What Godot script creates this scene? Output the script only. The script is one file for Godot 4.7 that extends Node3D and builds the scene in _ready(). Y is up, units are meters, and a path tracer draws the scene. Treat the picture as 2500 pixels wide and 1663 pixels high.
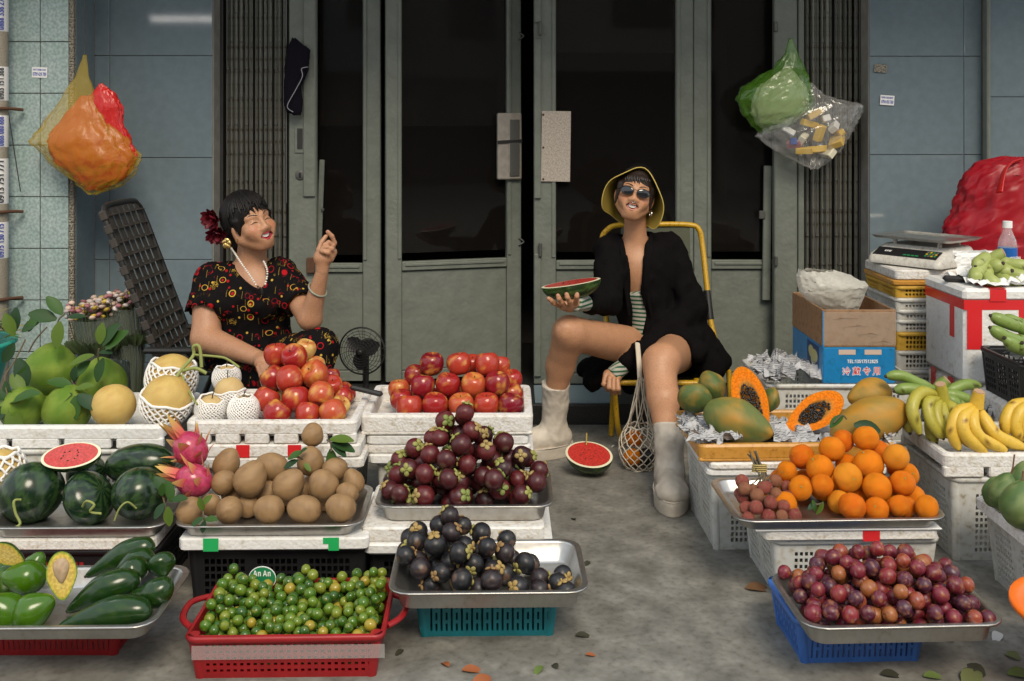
extends Node3D

var rng := RandomNumberGenerator.new()
var noise := FastNoiseLite.new()
var taken := {}
var M := {}
var T := {}


# ---------------------------------------------------------------- meshes
class MB:
	var v := PackedVector3Array()
	var c := PackedColorArray()
	var uv := PackedVector2Array()
	var idx := PackedInt32Array()
	var col := Color(1, 1, 1)

	func vert(p: Vector3) -> int:
		v.append(p)
		c.append(col)
		return v.size() - 1

	func face(a: int, b: int, d: int) -> void:   # corners run counter-clockwise seen from outside
		idx.append(a)
		idx.append(d)
		idx.append(b)

	func tri(a: Vector3, b: Vector3, d: Vector3) -> void:
		face(vert(a), vert(b), vert(d))

	func quad(a: Vector3, b: Vector3, d: Vector3, e: Vector3) -> void:
		var i := vert(a)
		vert(b)
		vert(d)
		vert(e)
		face(i, i + 1, i + 2)
		face(i, i + 2, i + 3)

	func box(at: Vector3, size: Vector3, bevel := 0.0, turn := Basis()) -> void:
		var h := size * 0.5
		var b := minf(bevel, minf(h.x, minf(h.y, h.z)) * 0.9)
		var q := func(x: float, y: float, z: float) -> Vector3: return at + turn * Vector3(x, y, z)
		if b <= 0.0:
			quad(q.call(-h.x, -h.y, h.z), q.call(h.x, -h.y, h.z), q.call(h.x, h.y, h.z), q.call(-h.x, h.y, h.z))
			quad(q.call(h.x, -h.y, -h.z), q.call(-h.x, -h.y, -h.z), q.call(-h.x, h.y, -h.z), q.call(h.x, h.y, -h.z))
			quad(q.call(h.x, -h.y, h.z), q.call(h.x, -h.y, -h.z), q.call(h.x, h.y, -h.z), q.call(h.x, h.y, h.z))
			quad(q.call(-h.x, -h.y, -h.z), q.call(-h.x, -h.y, h.z), q.call(-h.x, h.y, h.z), q.call(-h.x, h.y, -h.z))
			quad(q.call(-h.x, h.y, h.z), q.call(h.x, h.y, h.z), q.call(h.x, h.y, -h.z), q.call(-h.x, h.y, -h.z))
			quad(q.call(-h.x, -h.y, -h.z), q.call(h.x, -h.y, -h.z), q.call(h.x, -h.y, h.z), q.call(-h.x, -h.y, h.z))
			return
		var rings := []
		for k in 4:
			var inset := b if k == 0 or k == 3 else 0.0
			var y: float = [-h.y, -h.y + b, h.y - b, h.y][k]
			var ring := []
			var hx := h.x - inset
			var hz := h.z - inset
			var cut := 0.001 if inset > 0.0 else b
			for p in [[hx, hz - cut], [hx, -hz + cut], [hx - cut, -hz], [-hx + cut, -hz], [-hx, -hz + cut], [-hx, hz - cut], [-hx + cut, hz], [hx - cut, hz]]:
				ring.append(q.call(p[0], y, p[1]))
			rings.append(ring)
		loft(rings, true, true, false)

	# rings of equal length, counter-clockwise seen from above when listed bottom to top for an outward surface
	func loft(rings: Array, cap_first := false, cap_last := false, smooth := true, closed := true) -> void:
		var n: int = rings[0].size()
		var m := n if closed else n - 1
		if smooth:
			var base := v.size()
			for r in rings:
				for p in r:
					vert(p)
			for k in rings.size() - 1:
				for i in m:
					var j := (i + 1) % n
					var a := base + k * n + i
					var b := base + k * n + j
					face(a, b, b + n)
					face(a, b + n, a + n)
		else:
			for k in rings.size() - 1:
				for i in m:
					var j := (i + 1) % n
					quad(rings[k][i], rings[k][j], rings[k + 1][j], rings[k + 1][i])
		if cap_first:
			fan(rings[0], false)
		if cap_last:
			fan(rings[-1], true)

	func fan(ring: Array, up: bool) -> void:
		var mid := Vector3.ZERO
		for p in ring:
			mid += p
		mid /= ring.size()
		var m := vert(mid)
		var first := v.size()
		for p in ring:
			vert(p)
		for i in ring.size():
			var j := (i + 1) % ring.size()
			if up:
				face(m, first + i, first + j)
			else:
				face(m, first + j, first + i)

	func tube(path: Array, radius, sides := 8, caps := true, flat := 1.0) -> void:
		var rings := []
		var side := Vector3.ZERO
		for k in path.size():
			var dir: Vector3 = (path[mini(k + 1, path.size() - 1)] - path[maxi(k - 1, 0)]).normalized()
			if side == Vector3.ZERO:
				side = dir.cross(Vector3.UP if absf(dir.y) < 0.9 else Vector3.RIGHT).normalized()
			side = (side - dir * dir.dot(side)).normalized()
			var other := dir.cross(side)
			var r: float = radius[k] if radius is Array else radius
			var ring := []
			for i in sides:
				var a := TAU * i / sides
				ring.append(path[k] + side * cos(a) * r + other * sin(a) * r * flat)
			rings.append(ring)
		loft(rings, caps, caps)

	func lathe(profile: Array, segments := 24, at := Vector3.ZERO, turn := Basis(), caps := true) -> void:
		var rings := []
		for p in profile:
			var ring := []
			for i in segments:
				var a := TAU * i / segments
				ring.append(at + turn * Vector3(cos(a) * p.x, p.y, -sin(a) * p.x))
			rings.append(ring)
		loft(rings, caps, caps)

	func ball(at: Vector3, radii: Vector3, turn := Basis(), segments := 16, rows := 10) -> void:
		var profile := []
		for k in rows + 1:
			var a := -PI / 2 + PI * (k + (0.15 if k == 0 else (-0.15 if k == rows else 0.0))) / rows
			profile.append(Vector2(cos(a), sin(a)))
		lathe(profile, segments, at, turn * Basis.from_scale(radii))

	# a flat sheet with rectangular holes: xs, ys are the grid lines, solid(i, j) tells which cells are filled
	func sheet(o: Vector3, ux: Vector3, uy: Vector3, xs: Array, ys: Array, thick: float, solid: Callable) -> void:
		var n := ux.cross(uy).normalized() * thick
		var at := func(i: int, j: int, back: bool) -> Vector3: return o + ux * xs[i] + uy * ys[j] - (n if back else Vector3.ZERO)
		var nx := xs.size() - 1
		var ny := ys.size() - 1
		for i in nx:
			for j in ny:
				if not solid.call(i, j):
					continue
				quad(at.call(i, j, false), at.call(i + 1, j, false), at.call(i + 1, j + 1, false), at.call(i, j + 1, false))
				quad(at.call(i + 1, j, true), at.call(i, j, true), at.call(i, j + 1, true), at.call(i + 1, j + 1, true))
				if i == 0 or not solid.call(i - 1, j):
					quad(at.call(i, j, true), at.call(i, j, false), at.call(i, j + 1, false), at.call(i, j + 1, true))
				if i == nx - 1 or not solid.call(i + 1, j):
					quad(at.call(i + 1, j, false), at.call(i + 1, j, true), at.call(i + 1, j + 1, true), at.call(i + 1, j + 1, false))
				if j == 0 or not solid.call(i, j - 1):
					quad(at.call(i, j, true), at.call(i + 1, j, true), at.call(i + 1, j, false), at.call(i, j, false))
				if j == ny - 1 or not solid.call(i, j + 1):
					quad(at.call(i, j + 1, false), at.call(i + 1, j + 1, false), at.call(i + 1, j + 1, true), at.call(i, j + 1, true))

	# a leaf of a few faces with a folded midrib
	func leaf(base: Vector3, dir: Vector3, up: Vector3, length: float, width: float, droop := 0.2) -> void:
		var f := dir.normalized()
		var s := f.cross(up).normalized()
		var u := s.cross(f)
		var rows := []
		for k in 6:
			var t := k / 5.0
			var w := width * 0.5 * pow(sin(PI * clampf(t * 0.93 + 0.035, 0.0, 1.0)), 0.75)
			var mid := base + f * length * t - u * droop * length * t * t
			rows.append([mid - s * w + u * w * 0.28, mid, mid + s * w + u * w * 0.28])
		loft(rows, false, false, true, false)

	func mesh() -> ArrayMesh:
		var n := PackedVector3Array()
		n.resize(v.size())
		for k in range(0, idx.size(), 3):
			var a := idx[k]
			var b := idx[k + 1]
			var d := idx[k + 2]
			var x := (v[d] - v[a]).cross(v[b] - v[a])
			n[a] += x
			n[b] += x
			n[d] += x
		for k in n.size():
			n[k] = n[k].normalized() if n[k].length_squared() > 1e-18 else Vector3.UP
		var arrays := []
		arrays.resize(Mesh.ARRAY_MAX)
		arrays[Mesh.ARRAY_VERTEX] = v
		arrays[Mesh.ARRAY_NORMAL] = n
		arrays[Mesh.ARRAY_COLOR] = c
		if uv.size() == v.size():
			arrays[Mesh.ARRAY_TEX_UV] = uv
		arrays[Mesh.ARRAY_INDEX] = idx
		var m := ArrayMesh.new()
		m.add_surface_from_arrays(Mesh.PRIMITIVE_TRIANGLES, arrays)
		return m


# ---------------------------------------------------------------- nodes
func numbered(called: String) -> String:
	var k: int = taken.get(called, 0)
	taken[called] = k + 1
	return called if k == 0 else "%s_%03d" % [called, k]


func tag(o: Node3D, label: String, category: String, group := "") -> void:
	o.set_meta("label", label)
	o.set_meta("category", category)
	if group:
		o.set_meta("group", group)


func thing(called: String, label: String, category: String, at := Vector3.ZERO, group := "") -> Node3D:
	var o := Node3D.new()
	o.name = numbered(called)
	add_child(o)
	o.position = at
	tag(o, label, category, group)
	return o


func part(parent: Node3D, called: String, mesh: Mesh, m: Material, at := Vector3.ZERO, turn := Basis()) -> MeshInstance3D:
	var o := MeshInstance3D.new()
	o.name = called
	o.mesh = mesh
	o.material_override = m
	parent.add_child(o, true)
	o.transform = Transform3D(turn, at)
	return o


func solo(called: String, label: String, category: String, mesh: Mesh, m: Material, at := Vector3.ZERO, turn := Basis(), group := "") -> MeshInstance3D:
	var o := MeshInstance3D.new()
	o.name = numbered(called)
	o.mesh = mesh
	o.material_override = m
	add_child(o)
	o.transform = Transform3D(turn, at)
	tag(o, label, category, group)
	return o


func structure(called: String, mesh: Mesh, m: Material, at := Vector3.ZERO) -> MeshInstance3D:
	var o := MeshInstance3D.new()
	o.name = numbered(called)
	o.mesh = mesh
	o.material_override = m
	o.position = at
	o.set_meta("kind", "structure")
	add_child(o)
	return o


func block(at: Vector3, size: Vector3, bevel := 0.0, turn := Basis()) -> ArrayMesh:
	var b := MB.new()
	b.box(at, size, bevel, turn)
	return b.mesh()


func piece(path: Array, radius, sides := 8, flat := 1.0) -> ArrayMesh:
	var b := MB.new()
	b.tube(path, radius, sides, true, flat)
	return b.mesh()


func turned(y := 0.0, x := 0.0, z := 0.0) -> Basis:
	return Basis.from_euler(Vector3(deg_to_rad(x), deg_to_rad(y), deg_to_rad(z)))


func any_turn() -> Basis:
	return Basis.from_euler(Vector3(rng.randf() * TAU, rng.randf() * TAU, rng.randf() * TAU))


# a basis whose y axis points along dir
func along(dir: Vector3, spin := 0.0) -> Basis:
	var y := dir.normalized()
	var x := y.cross(Vector3.BACK if absf(y.z) < 0.9 else Vector3.RIGHT).normalized()
	var z := x.cross(y)
	return Basis(x, y, z) * Basis(Vector3.UP, spin)


func curve(points: Array, steps := 6) -> Array:
	var out := []
	for k in points.size() - 1:
		var a: Vector3 = points[maxi(k - 1, 0)]
		var b: Vector3 = points[k]
		var c: Vector3 = points[k + 1]
		var d: Vector3 = points[mini(k + 2, points.size() - 1)]
		for i in steps:
			out.append(b.cubic_interpolate(c, a, d, i / float(steps)))
	out.append(points[-1])
	return out


func rounded(w: float, d: float, r: float, y: float, at := Vector3.ZERO, each := 4) -> Array:
	var out := []
	var hx := w / 2 - r
	var hz := d / 2 - r
	for q in [[hx, hz, 270.0], [hx, -hz, 0.0], [-hx, -hz, 90.0], [-hx, hz, 180.0]]:
		for k in each + 1:
			var a := deg_to_rad(q[2] + 90.0 * k / each)
			out.append(at + Vector3(q[0] + cos(a) * r, y, q[1] - sin(a) * r))
	return out


# ---------------------------------------------------------------- materials
func noise_map(seed_: int, freq: float, stops: Array, size := 256, octaves := 4) -> ImageTexture:
	var key := "%d %f %s %d %d" % [seed_, freq, stops, size, octaves]
	if T.has(key):
		return T[key]
	var n := FastNoiseLite.new()
	n.seed = seed_
	n.noise_type = FastNoiseLite.TYPE_SIMPLEX_SMOOTH
	n.frequency = freq
	n.fractal_octaves = octaves
	var grey := n.get_seamless_image(size, size).get_data()
	var g := Gradient.new()
	var offsets := PackedFloat32Array()
	var colors := PackedColorArray()
	for s in stops:
		offsets.append(s[0])
		colors.append(s[1])
	g.offsets = offsets
	g.colors = colors
	var lut := PackedByteArray()
	for i in 256:
		var col := g.sample(i / 255.0)
		lut.append(int(clampf(col.r, 0, 1) * 255))
		lut.append(int(clampf(col.g, 0, 1) * 255))
		lut.append(int(clampf(col.b, 0, 1) * 255))
	var out := PackedByteArray()
	out.resize(size * size * 3)
	var step := grey.size() / (size * size)
	for i in size * size:
		var k := grey[i * step] * 3
		out[i * 3] = lut[k]
		out[i * 3 + 1] = lut[k + 1]
		out[i * 3 + 2] = lut[k + 2]
	T[key] = ImageTexture.create_from_image(Image.create_from_data(size, size, false, Image.FORMAT_RGB8, out))
	return T[key]


func greys(seed_: int, freq: float, low: float, high: float, octaves := 4) -> ImageTexture:
	return noise_map(seed_, freq, [[0.15, Color(low, low, low)], [0.85, Color(high, high, high)]], 256, octaves)


# colour is the linear base colour of the surface; extra sets any further property
func paint(called: String, colour: Color, rough: float, extra := {}) -> StandardMaterial3D:
	var m := StandardMaterial3D.new()
	m.resource_name = called
	var alpha := colour.a
	m.albedo_color = Color(colour.r, colour.g, colour.b).linear_to_srgb()
	m.albedo_color.a = alpha
	if alpha < 1.0:
		m.transparency = BaseMaterial3D.TRANSPARENCY_ALPHA
		m.cull_mode = BaseMaterial3D.CULL_DISABLED
	m.roughness = rough
	for k in extra:
		if k == "tri":
			m.uv1_triplanar = true
			m.uv1_scale = Vector3.ONE * extra[k]
		elif k == "bump":
			m.heightmap_enabled = true
			m.heightmap_texture = extra[k][0]
			m.heightmap_scale = extra[k][1]
		elif k == "tint":
			m.vertex_color_use_as_albedo = true
		elif k == "back":
			m.backlight_enabled = true
			m.backlight = extra[k]
		elif k == "coat":
			m.clearcoat_enabled = true
			m.clearcoat = extra[k]
			m.clearcoat_roughness = 0.15
		elif k == "sss":
			m.subsurf_scatter_enabled = true
			m.subsurf_scatter_strength = extra[k]
		elif k == "rim":
			m.rim_enabled = true
			m.rim = extra[k]
		else:
			m.set(k, extra[k])
	M[called] = m
	return m


# ---------------------------------------------------------------- pictures for print
class Print:
	var im: Image
	var w: int
	var h: int

	func _init(w_: int, h_: int, ground: Color) -> void:
		w = w_
		h = h_
		im = Image.create(w, h, false, Image.FORMAT_RGB8)
		im.fill(ground)

	func dot(x: float, y: float, r: float, col: Color, inner := 0.0, squash := 1.0) -> void:
		for j in range(int(floor(y - r)), int(ceil(y + r)) + 1):
			for i in range(int(floor(x - r)), int(ceil(x + r)) + 1):
				var d := Vector2(i - x, (j - y) / squash).length()
				if d <= r and d >= inner:
					im.set_pixel(posmod(i, w), posmod(j, h), col)

	func line(a: Vector2, b: Vector2, width: float, col: Color) -> void:
		var n := int(a.distance_to(b) / maxf(0.5, width * 0.4)) + 1
		for k in n + 1:
			var p := a.lerp(b, k / float(n))
			dot(p.x, p.y, width * 0.5, col)

	func texture() -> ImageTexture:
		return ImageTexture.create_from_image(im)


func lettering(parent: Node3D, called: String, words: String, height: float, m: Material, at: Vector3, turn := Basis(), wide := 0.0, bold := true) -> MeshInstance3D:
	var t := TextMesh.new()
	var f := SystemFont.new()
	f.font_names = PackedStringArray(["Droid Sans"])
	f.font_weight = 700 if bold else 400
	t.font = f
	t.text = words
	t.font_size = 32
	t.pixel_size = height / 24.0
	t.depth = 0.0006
	t.curve_step = 4.0
	var o := MeshInstance3D.new()
	o.name = called
	o.mesh = t
	o.material_override = m
	parent.add_child(o, true)
	var b := turn
	if wide > 0.0:
		var size := t.get_aabb().size.x
		if size > 0.0:
			b = turn * Basis.from_scale(Vector3(wide / size, 1, 1))
	o.transform = Transform3D(b, at)
	return o

# ---------------------------------------------------------------- camera, sky, sun
func look_and_light() -> void:
	var cam := Camera3D.new()
	cam.name = "camera"
	cam.projection = Camera3D.PROJECTION_FRUSTUM
	cam.near = 0.1
	cam.far = 200.0
	cam.size = 0.1 * 1663.0 / 2500.0
	cam.frustum_offset = Vector2(0, -0.1 * 516.5 / 2500.0)
	cam.position = Vector3(0, 1.35, 0)
	add_child(cam)
	cam.current = true

	var sky_material := ProceduralSkyMaterial.new()
	sky_material.sky_top_color = Color(0.80, 0.84, 0.88)
	sky_material.sky_horizon_color = Color(0.90, 0.89, 0.87)
	sky_material.sky_curve = 0.2
	sky_material.ground_bottom_color = Color(0.30, 0.29, 0.28)
	sky_material.ground_horizon_color = Color(0.45, 0.44, 0.42)
	sky_material.sun_angle_max = 0.1
	var sky := Sky.new()
	sky.sky_material = sky_material
	var env := Environment.new()
	env.background_mode = Environment.BG_SKY
	env.sky = sky
	env.background_energy_multiplier = 1.0
	env.tonemap_mode = Environment.TONE_MAPPER_LINEAR
	env.tonemap_exposure = 1.65
	env.ambient_light_source = Environment.AMBIENT_SOURCE_SKY
	env.sdfgi_enabled = true
	env.ssao_enabled = true
	env.ssil_enabled = true
	var world := WorldEnvironment.new()
	world.name = "world_environment"
	world.environment = env
	add_child(world)

	var sun := DirectionalLight3D.new()
	sun.name = "sun"
	sun.light_color = Color(1.0, 0.95, 0.87)
	sun.light_energy = 0.5
	sun.light_angular_distance = 22.0
	sun.shadow_enabled = true
	add_child(sun)
	sun.look_at_from_position(Vector3(0.6, 3.0, 2.8), Vector3.ZERO)


func base_materials() -> void:
	var mott := greys(3, 0.02, 0.88, 1.0, 6)
	var fine := greys(5, 0.09, 0.8, 1.0, 3)
	var bumps := greys(7, 0.06, 0.0, 1.0, 4)
	T.mott = mott
	T.fine = fine
	T.bumps = bumps
	T.smears = noise_map(51, 0.02, [[0.0, Color(0.80, 0.77, 0.72)], [0.2, Color(0.95, 0.94, 0.92)], [0.5, Color(1, 1, 1)], [0.95, Color(0.96, 0.95, 0.93)]], 512, 8)
	T.concrete = noise_map(11, 0.012, [[0.1, Color(0.72, 0.71, 0.69)], [0.35, Color(0.82, 0.81, 0.79)], [0.6, Color(0.88, 0.87, 0.85)], [0.85, Color(0.98, 0.97, 0.95)]], 1024, 9)
	T.specks = noise_map(13, 0.22, [[0.28, Color(0.5, 0.5, 0.5)], [0.42, Color(0.96, 0.96, 0.96)], [0.8, Color(1, 1, 1)]], 256, 2)
	T.chips = noise_map(19, 0.05, [[0.0, Color(0, 0, 0)], [0.80, Color(0, 0, 0)], [0.83, Color(1, 1, 1)]], 512, 5)
	T.grime = noise_map(23, 0.03, [[0.0, Color(0.60, 0.53, 0.44)], [0.17, Color(0.84, 0.80, 0.74)], [0.34, Color(0.95, 0.94, 0.92)], [0.6, Color(1, 1, 1)]], 512, 8)

	paint("concrete", Color(0.27, 0.265, 0.248), 0.92, {"albedo_texture": T.concrete, "uv1_triplanar": true, "uv1_world_triplanar": true, "uv1_scale": Vector3.ONE * 0.55, "bump": [greys(17, 0.05, 0, 1, 6), 0.2],
		"detail_enabled": true, "detail_albedo": noise_map(13, 0.05, [[0.05, Color(0.8, 0.79, 0.78)], [0.3, Color(0.93, 0.93, 0.92)], [0.7, Color(1, 1, 1)]], 512, 8), "detail_blend_mode": BaseMaterial3D.BLEND_MODE_MUL, "detail_uv_layer": BaseMaterial3D.DETAIL_UV_2, "uv2_triplanar": true, "uv2_world_triplanar": true, "uv2_scale": Vector3.ONE * 1.37})
	paint("granite", Color(0.11, 0.11, 0.105), 0.35, {"albedo_texture": noise_map(29, 0.3, [[0.2, Color(0.2, 0.2, 0.2)], [0.6, Color(0.6, 0.6, 0.6)], [0.8, Color(1, 0.98, 0.95)]], 256, 2), "tri": 3.0})
	paint("wall_tile", Color(0.165, 0.215, 0.245), 0.07, {"albedo_texture": greys(31, 0.05, 0.95, 1.0, 7), "tri": 1.3})
	paint("pale_tile", Color(0.43, 0.53, 0.53), 0.3, {"albedo_texture": noise_map(37, 0.02, [[0.2, Color(0.95, 0.98, 0.97)], [0.7, Color(1, 1, 1)]], 256, 4), "tri": 1.5,
		"detail_enabled": true, "detail_albedo": T.fine, "detail_blend_mode": BaseMaterial3D.BLEND_MODE_MUL, "detail_uv_layer": BaseMaterial3D.DETAIL_UV_2, "uv2_triplanar": true, "uv2_scale": Vector3.ONE * 2.3})
	paint("grout", Color(0.30, 0.29, 0.26), 0.9, {"albedo_texture": mott, "tri": 2.0})
	paint("mortar", Color(0.36, 0.33, 0.28), 0.95, {"albedo_texture": T.grime, "tri": 5.0, "bump": [bumps, 1.5]})
	paint("door_paint", Color(0.185, 0.205, 0.175), 0.42, {"albedo_texture": greys(41, 0.03, 0.92, 1.0, 7), "tri": 1.2, "bump": [greys(43, 0.1, 0, 1, 3), 0.10],
		"detail_enabled": true, "detail_albedo": chip_picture(), "detail_uv_layer": BaseMaterial3D.DETAIL_UV_2, "uv2_triplanar": true, "uv2_world_triplanar": true, "uv2_scale": Vector3.ONE * 0.6})
	paint("gate_steel", Color(0.21, 0.21, 0.185), 0.36, {"metallic": 0.35, "albedo_texture": noise_map(47, 0.03, [[0.15, Color(0.6, 0.5, 0.42)], [0.35, Color(0.95, 0.95, 0.93)], [0.8, Color(1, 1, 1)]], 256, 5), "tri": 2.5})
	paint("dark_steel", Color(0.035, 0.033, 0.032), 0.5, {"albedo_texture": mott, "tri": 2.0})
	paint("hardware", Color(0.14, 0.14, 0.13), 0.45, {"metallic": 0.6})
	paint("black", Color(0.012, 0.012, 0.012), 0.5)
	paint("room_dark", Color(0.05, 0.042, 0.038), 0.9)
	paint("glass", Color(0.014, 0.012, 0.011, 0.4), 0.03, {"metallic_specular": 0.3})
	paint("film", Color(0.035, 0.029, 0.023, 0.75), 0.35, {"albedo_texture": noise_map(53, 0.012, [[0.2, Color(0.6, 0.62, 0.66)], [0.5, Color(0.85, 0.8, 0.72)], [0.8, Color(1, 0.9, 0.8)]], 256, 3), "tri": 1.0})
	paint("plate_steel", Color(0.42, 0.38, 0.33), 0.5, {"metallic": 0.25, "albedo_texture": mott, "tri": 3.0})
	paint("foam", Color(0.74, 0.72, 0.69), 0.75, {"albedo_texture": T.grime, "tri": 2.2, "bump": [greys(61, 0.16, 0, 1, 2), 0.12]})
	paint("foam_clean", Color(0.78, 0.78, 0.77), 0.7, {"albedo_texture": T.smears, "tri": 1.7, "bump": [greys(61, 0.16, 0, 1, 2), 0.1]})
	paint("steel", Color(0.50, 0.49, 0.47), 0.36, {"metallic": 0.95, "albedo_texture": T.smears, "tri": 2.4, "bump": [greys(67, 0.02, 0, 1, 3), 0.06]})
	paint("crate_white", Color(0.60, 0.60, 0.57), 0.5, {"albedo_texture": T.grime, "tri": 1.9})
	paint("crate_black", Color(0.012, 0.012, 0.013), 0.45)
	paint("crate_yellow", Color(0.62, 0.37, 0.045), 0.5, {"albedo_texture": T.grime, "tri": 2.1})
	paint("basket_red", Color(0.33, 0.012, 0.016), 0.42, {"albedo_texture": mott, "tri": 2.0})
	paint("basket_teal", Color(0.012, 0.20, 0.24), 0.4, {"albedo_texture": mott, "tri": 2.0})
	paint("basket_blue", Color(0.05, 0.16, 0.50), 0.4, {"albedo_texture": mott, "tri": 2.0})
	paint("basket_mint", Color(0.03, 0.33, 0.26), 0.4)
	paint("orange_plastic", Color(0.85, 0.16, 0.012), 0.35)
	paint("tape_red", Color(0.66, 0.025, 0.03), 0.25)
	paint("tape_green", Color(0.02, 0.40, 0.11), 0.3)
	paint("tape_brown", Color(0.55, 0.27, 0.05), 0.25, {"albedo_texture": T.grime, "tri": 2.5})
	paint("paper_white", Color(0.78, 0.78, 0.78), 0.8)
	paint("ink_blue", Color(0.03, 0.06, 0.38), 0.6)
	paint("ink_white", Color(0.8, 0.8, 0.78), 0.6)
	paint("ink_black", Color(0.02, 0.02, 0.02), 0.6)
	paint("rust", Color(0.12, 0.055, 0.03), 0.9, {"albedo_texture": mott, "tri": 6.0})


# scratches down to the primer, as the photograph shows them on the doors: a few flecks on a clear sheet
func chip_picture() -> ImageTexture:
	var im := Image.create(1024, 1024, false, Image.FORMAT_RGBA8)
	im.fill(Color(0.5, 0.5, 0.5, 0))
	var r := RandomNumberGenerator.new()
	r.seed = 91
	for k in 150:
		var p := Vector2(r.randf() * 1024, r.randf() * 1024)
		var dir := Vector2(r.randf_range(-0.5, 0.5), 1).normalized()
		var n := r.randi_range(1, 9) if k % 4 else r.randi_range(8, 26)
		var pale := Color(0.66, 0.62, 0.5, 1.0) if k % 3 else Color(0.22, 0.16, 0.12, 1.0)
		for i in n:
			p += dir + Vector2(r.randf_range(-0.7, 0.7), 0)
			if r.randf() < 0.75:
				im.set_pixel(posmod(int(p.x), 1024), posmod(int(p.y), 1024), pale)
	return ImageTexture.create_from_image(im)


# ---------------------------------------------------------------- ground, walls, room
func tiles(wall: Node3D, xs: Array, ys: Array, z: float, m: Material, gap := 0.003, thick := 0.008) -> void:
	for i in xs.size() - 1:
		for j in ys.size() - 1:
			var w: float = xs[i + 1] - xs[i] - gap
			var h: float = ys[j + 1] - ys[j] - gap
			part(wall, "tile", block(Vector3.ZERO, Vector3(w, h, thick), 0.0015), m, Vector3((xs[i] + xs[i + 1]) / 2, (ys[j] + ys[j + 1]) / 2, z + thick / 2 + rng.randf_range(-0.0006, 0.0006)) - wall.position)


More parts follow.
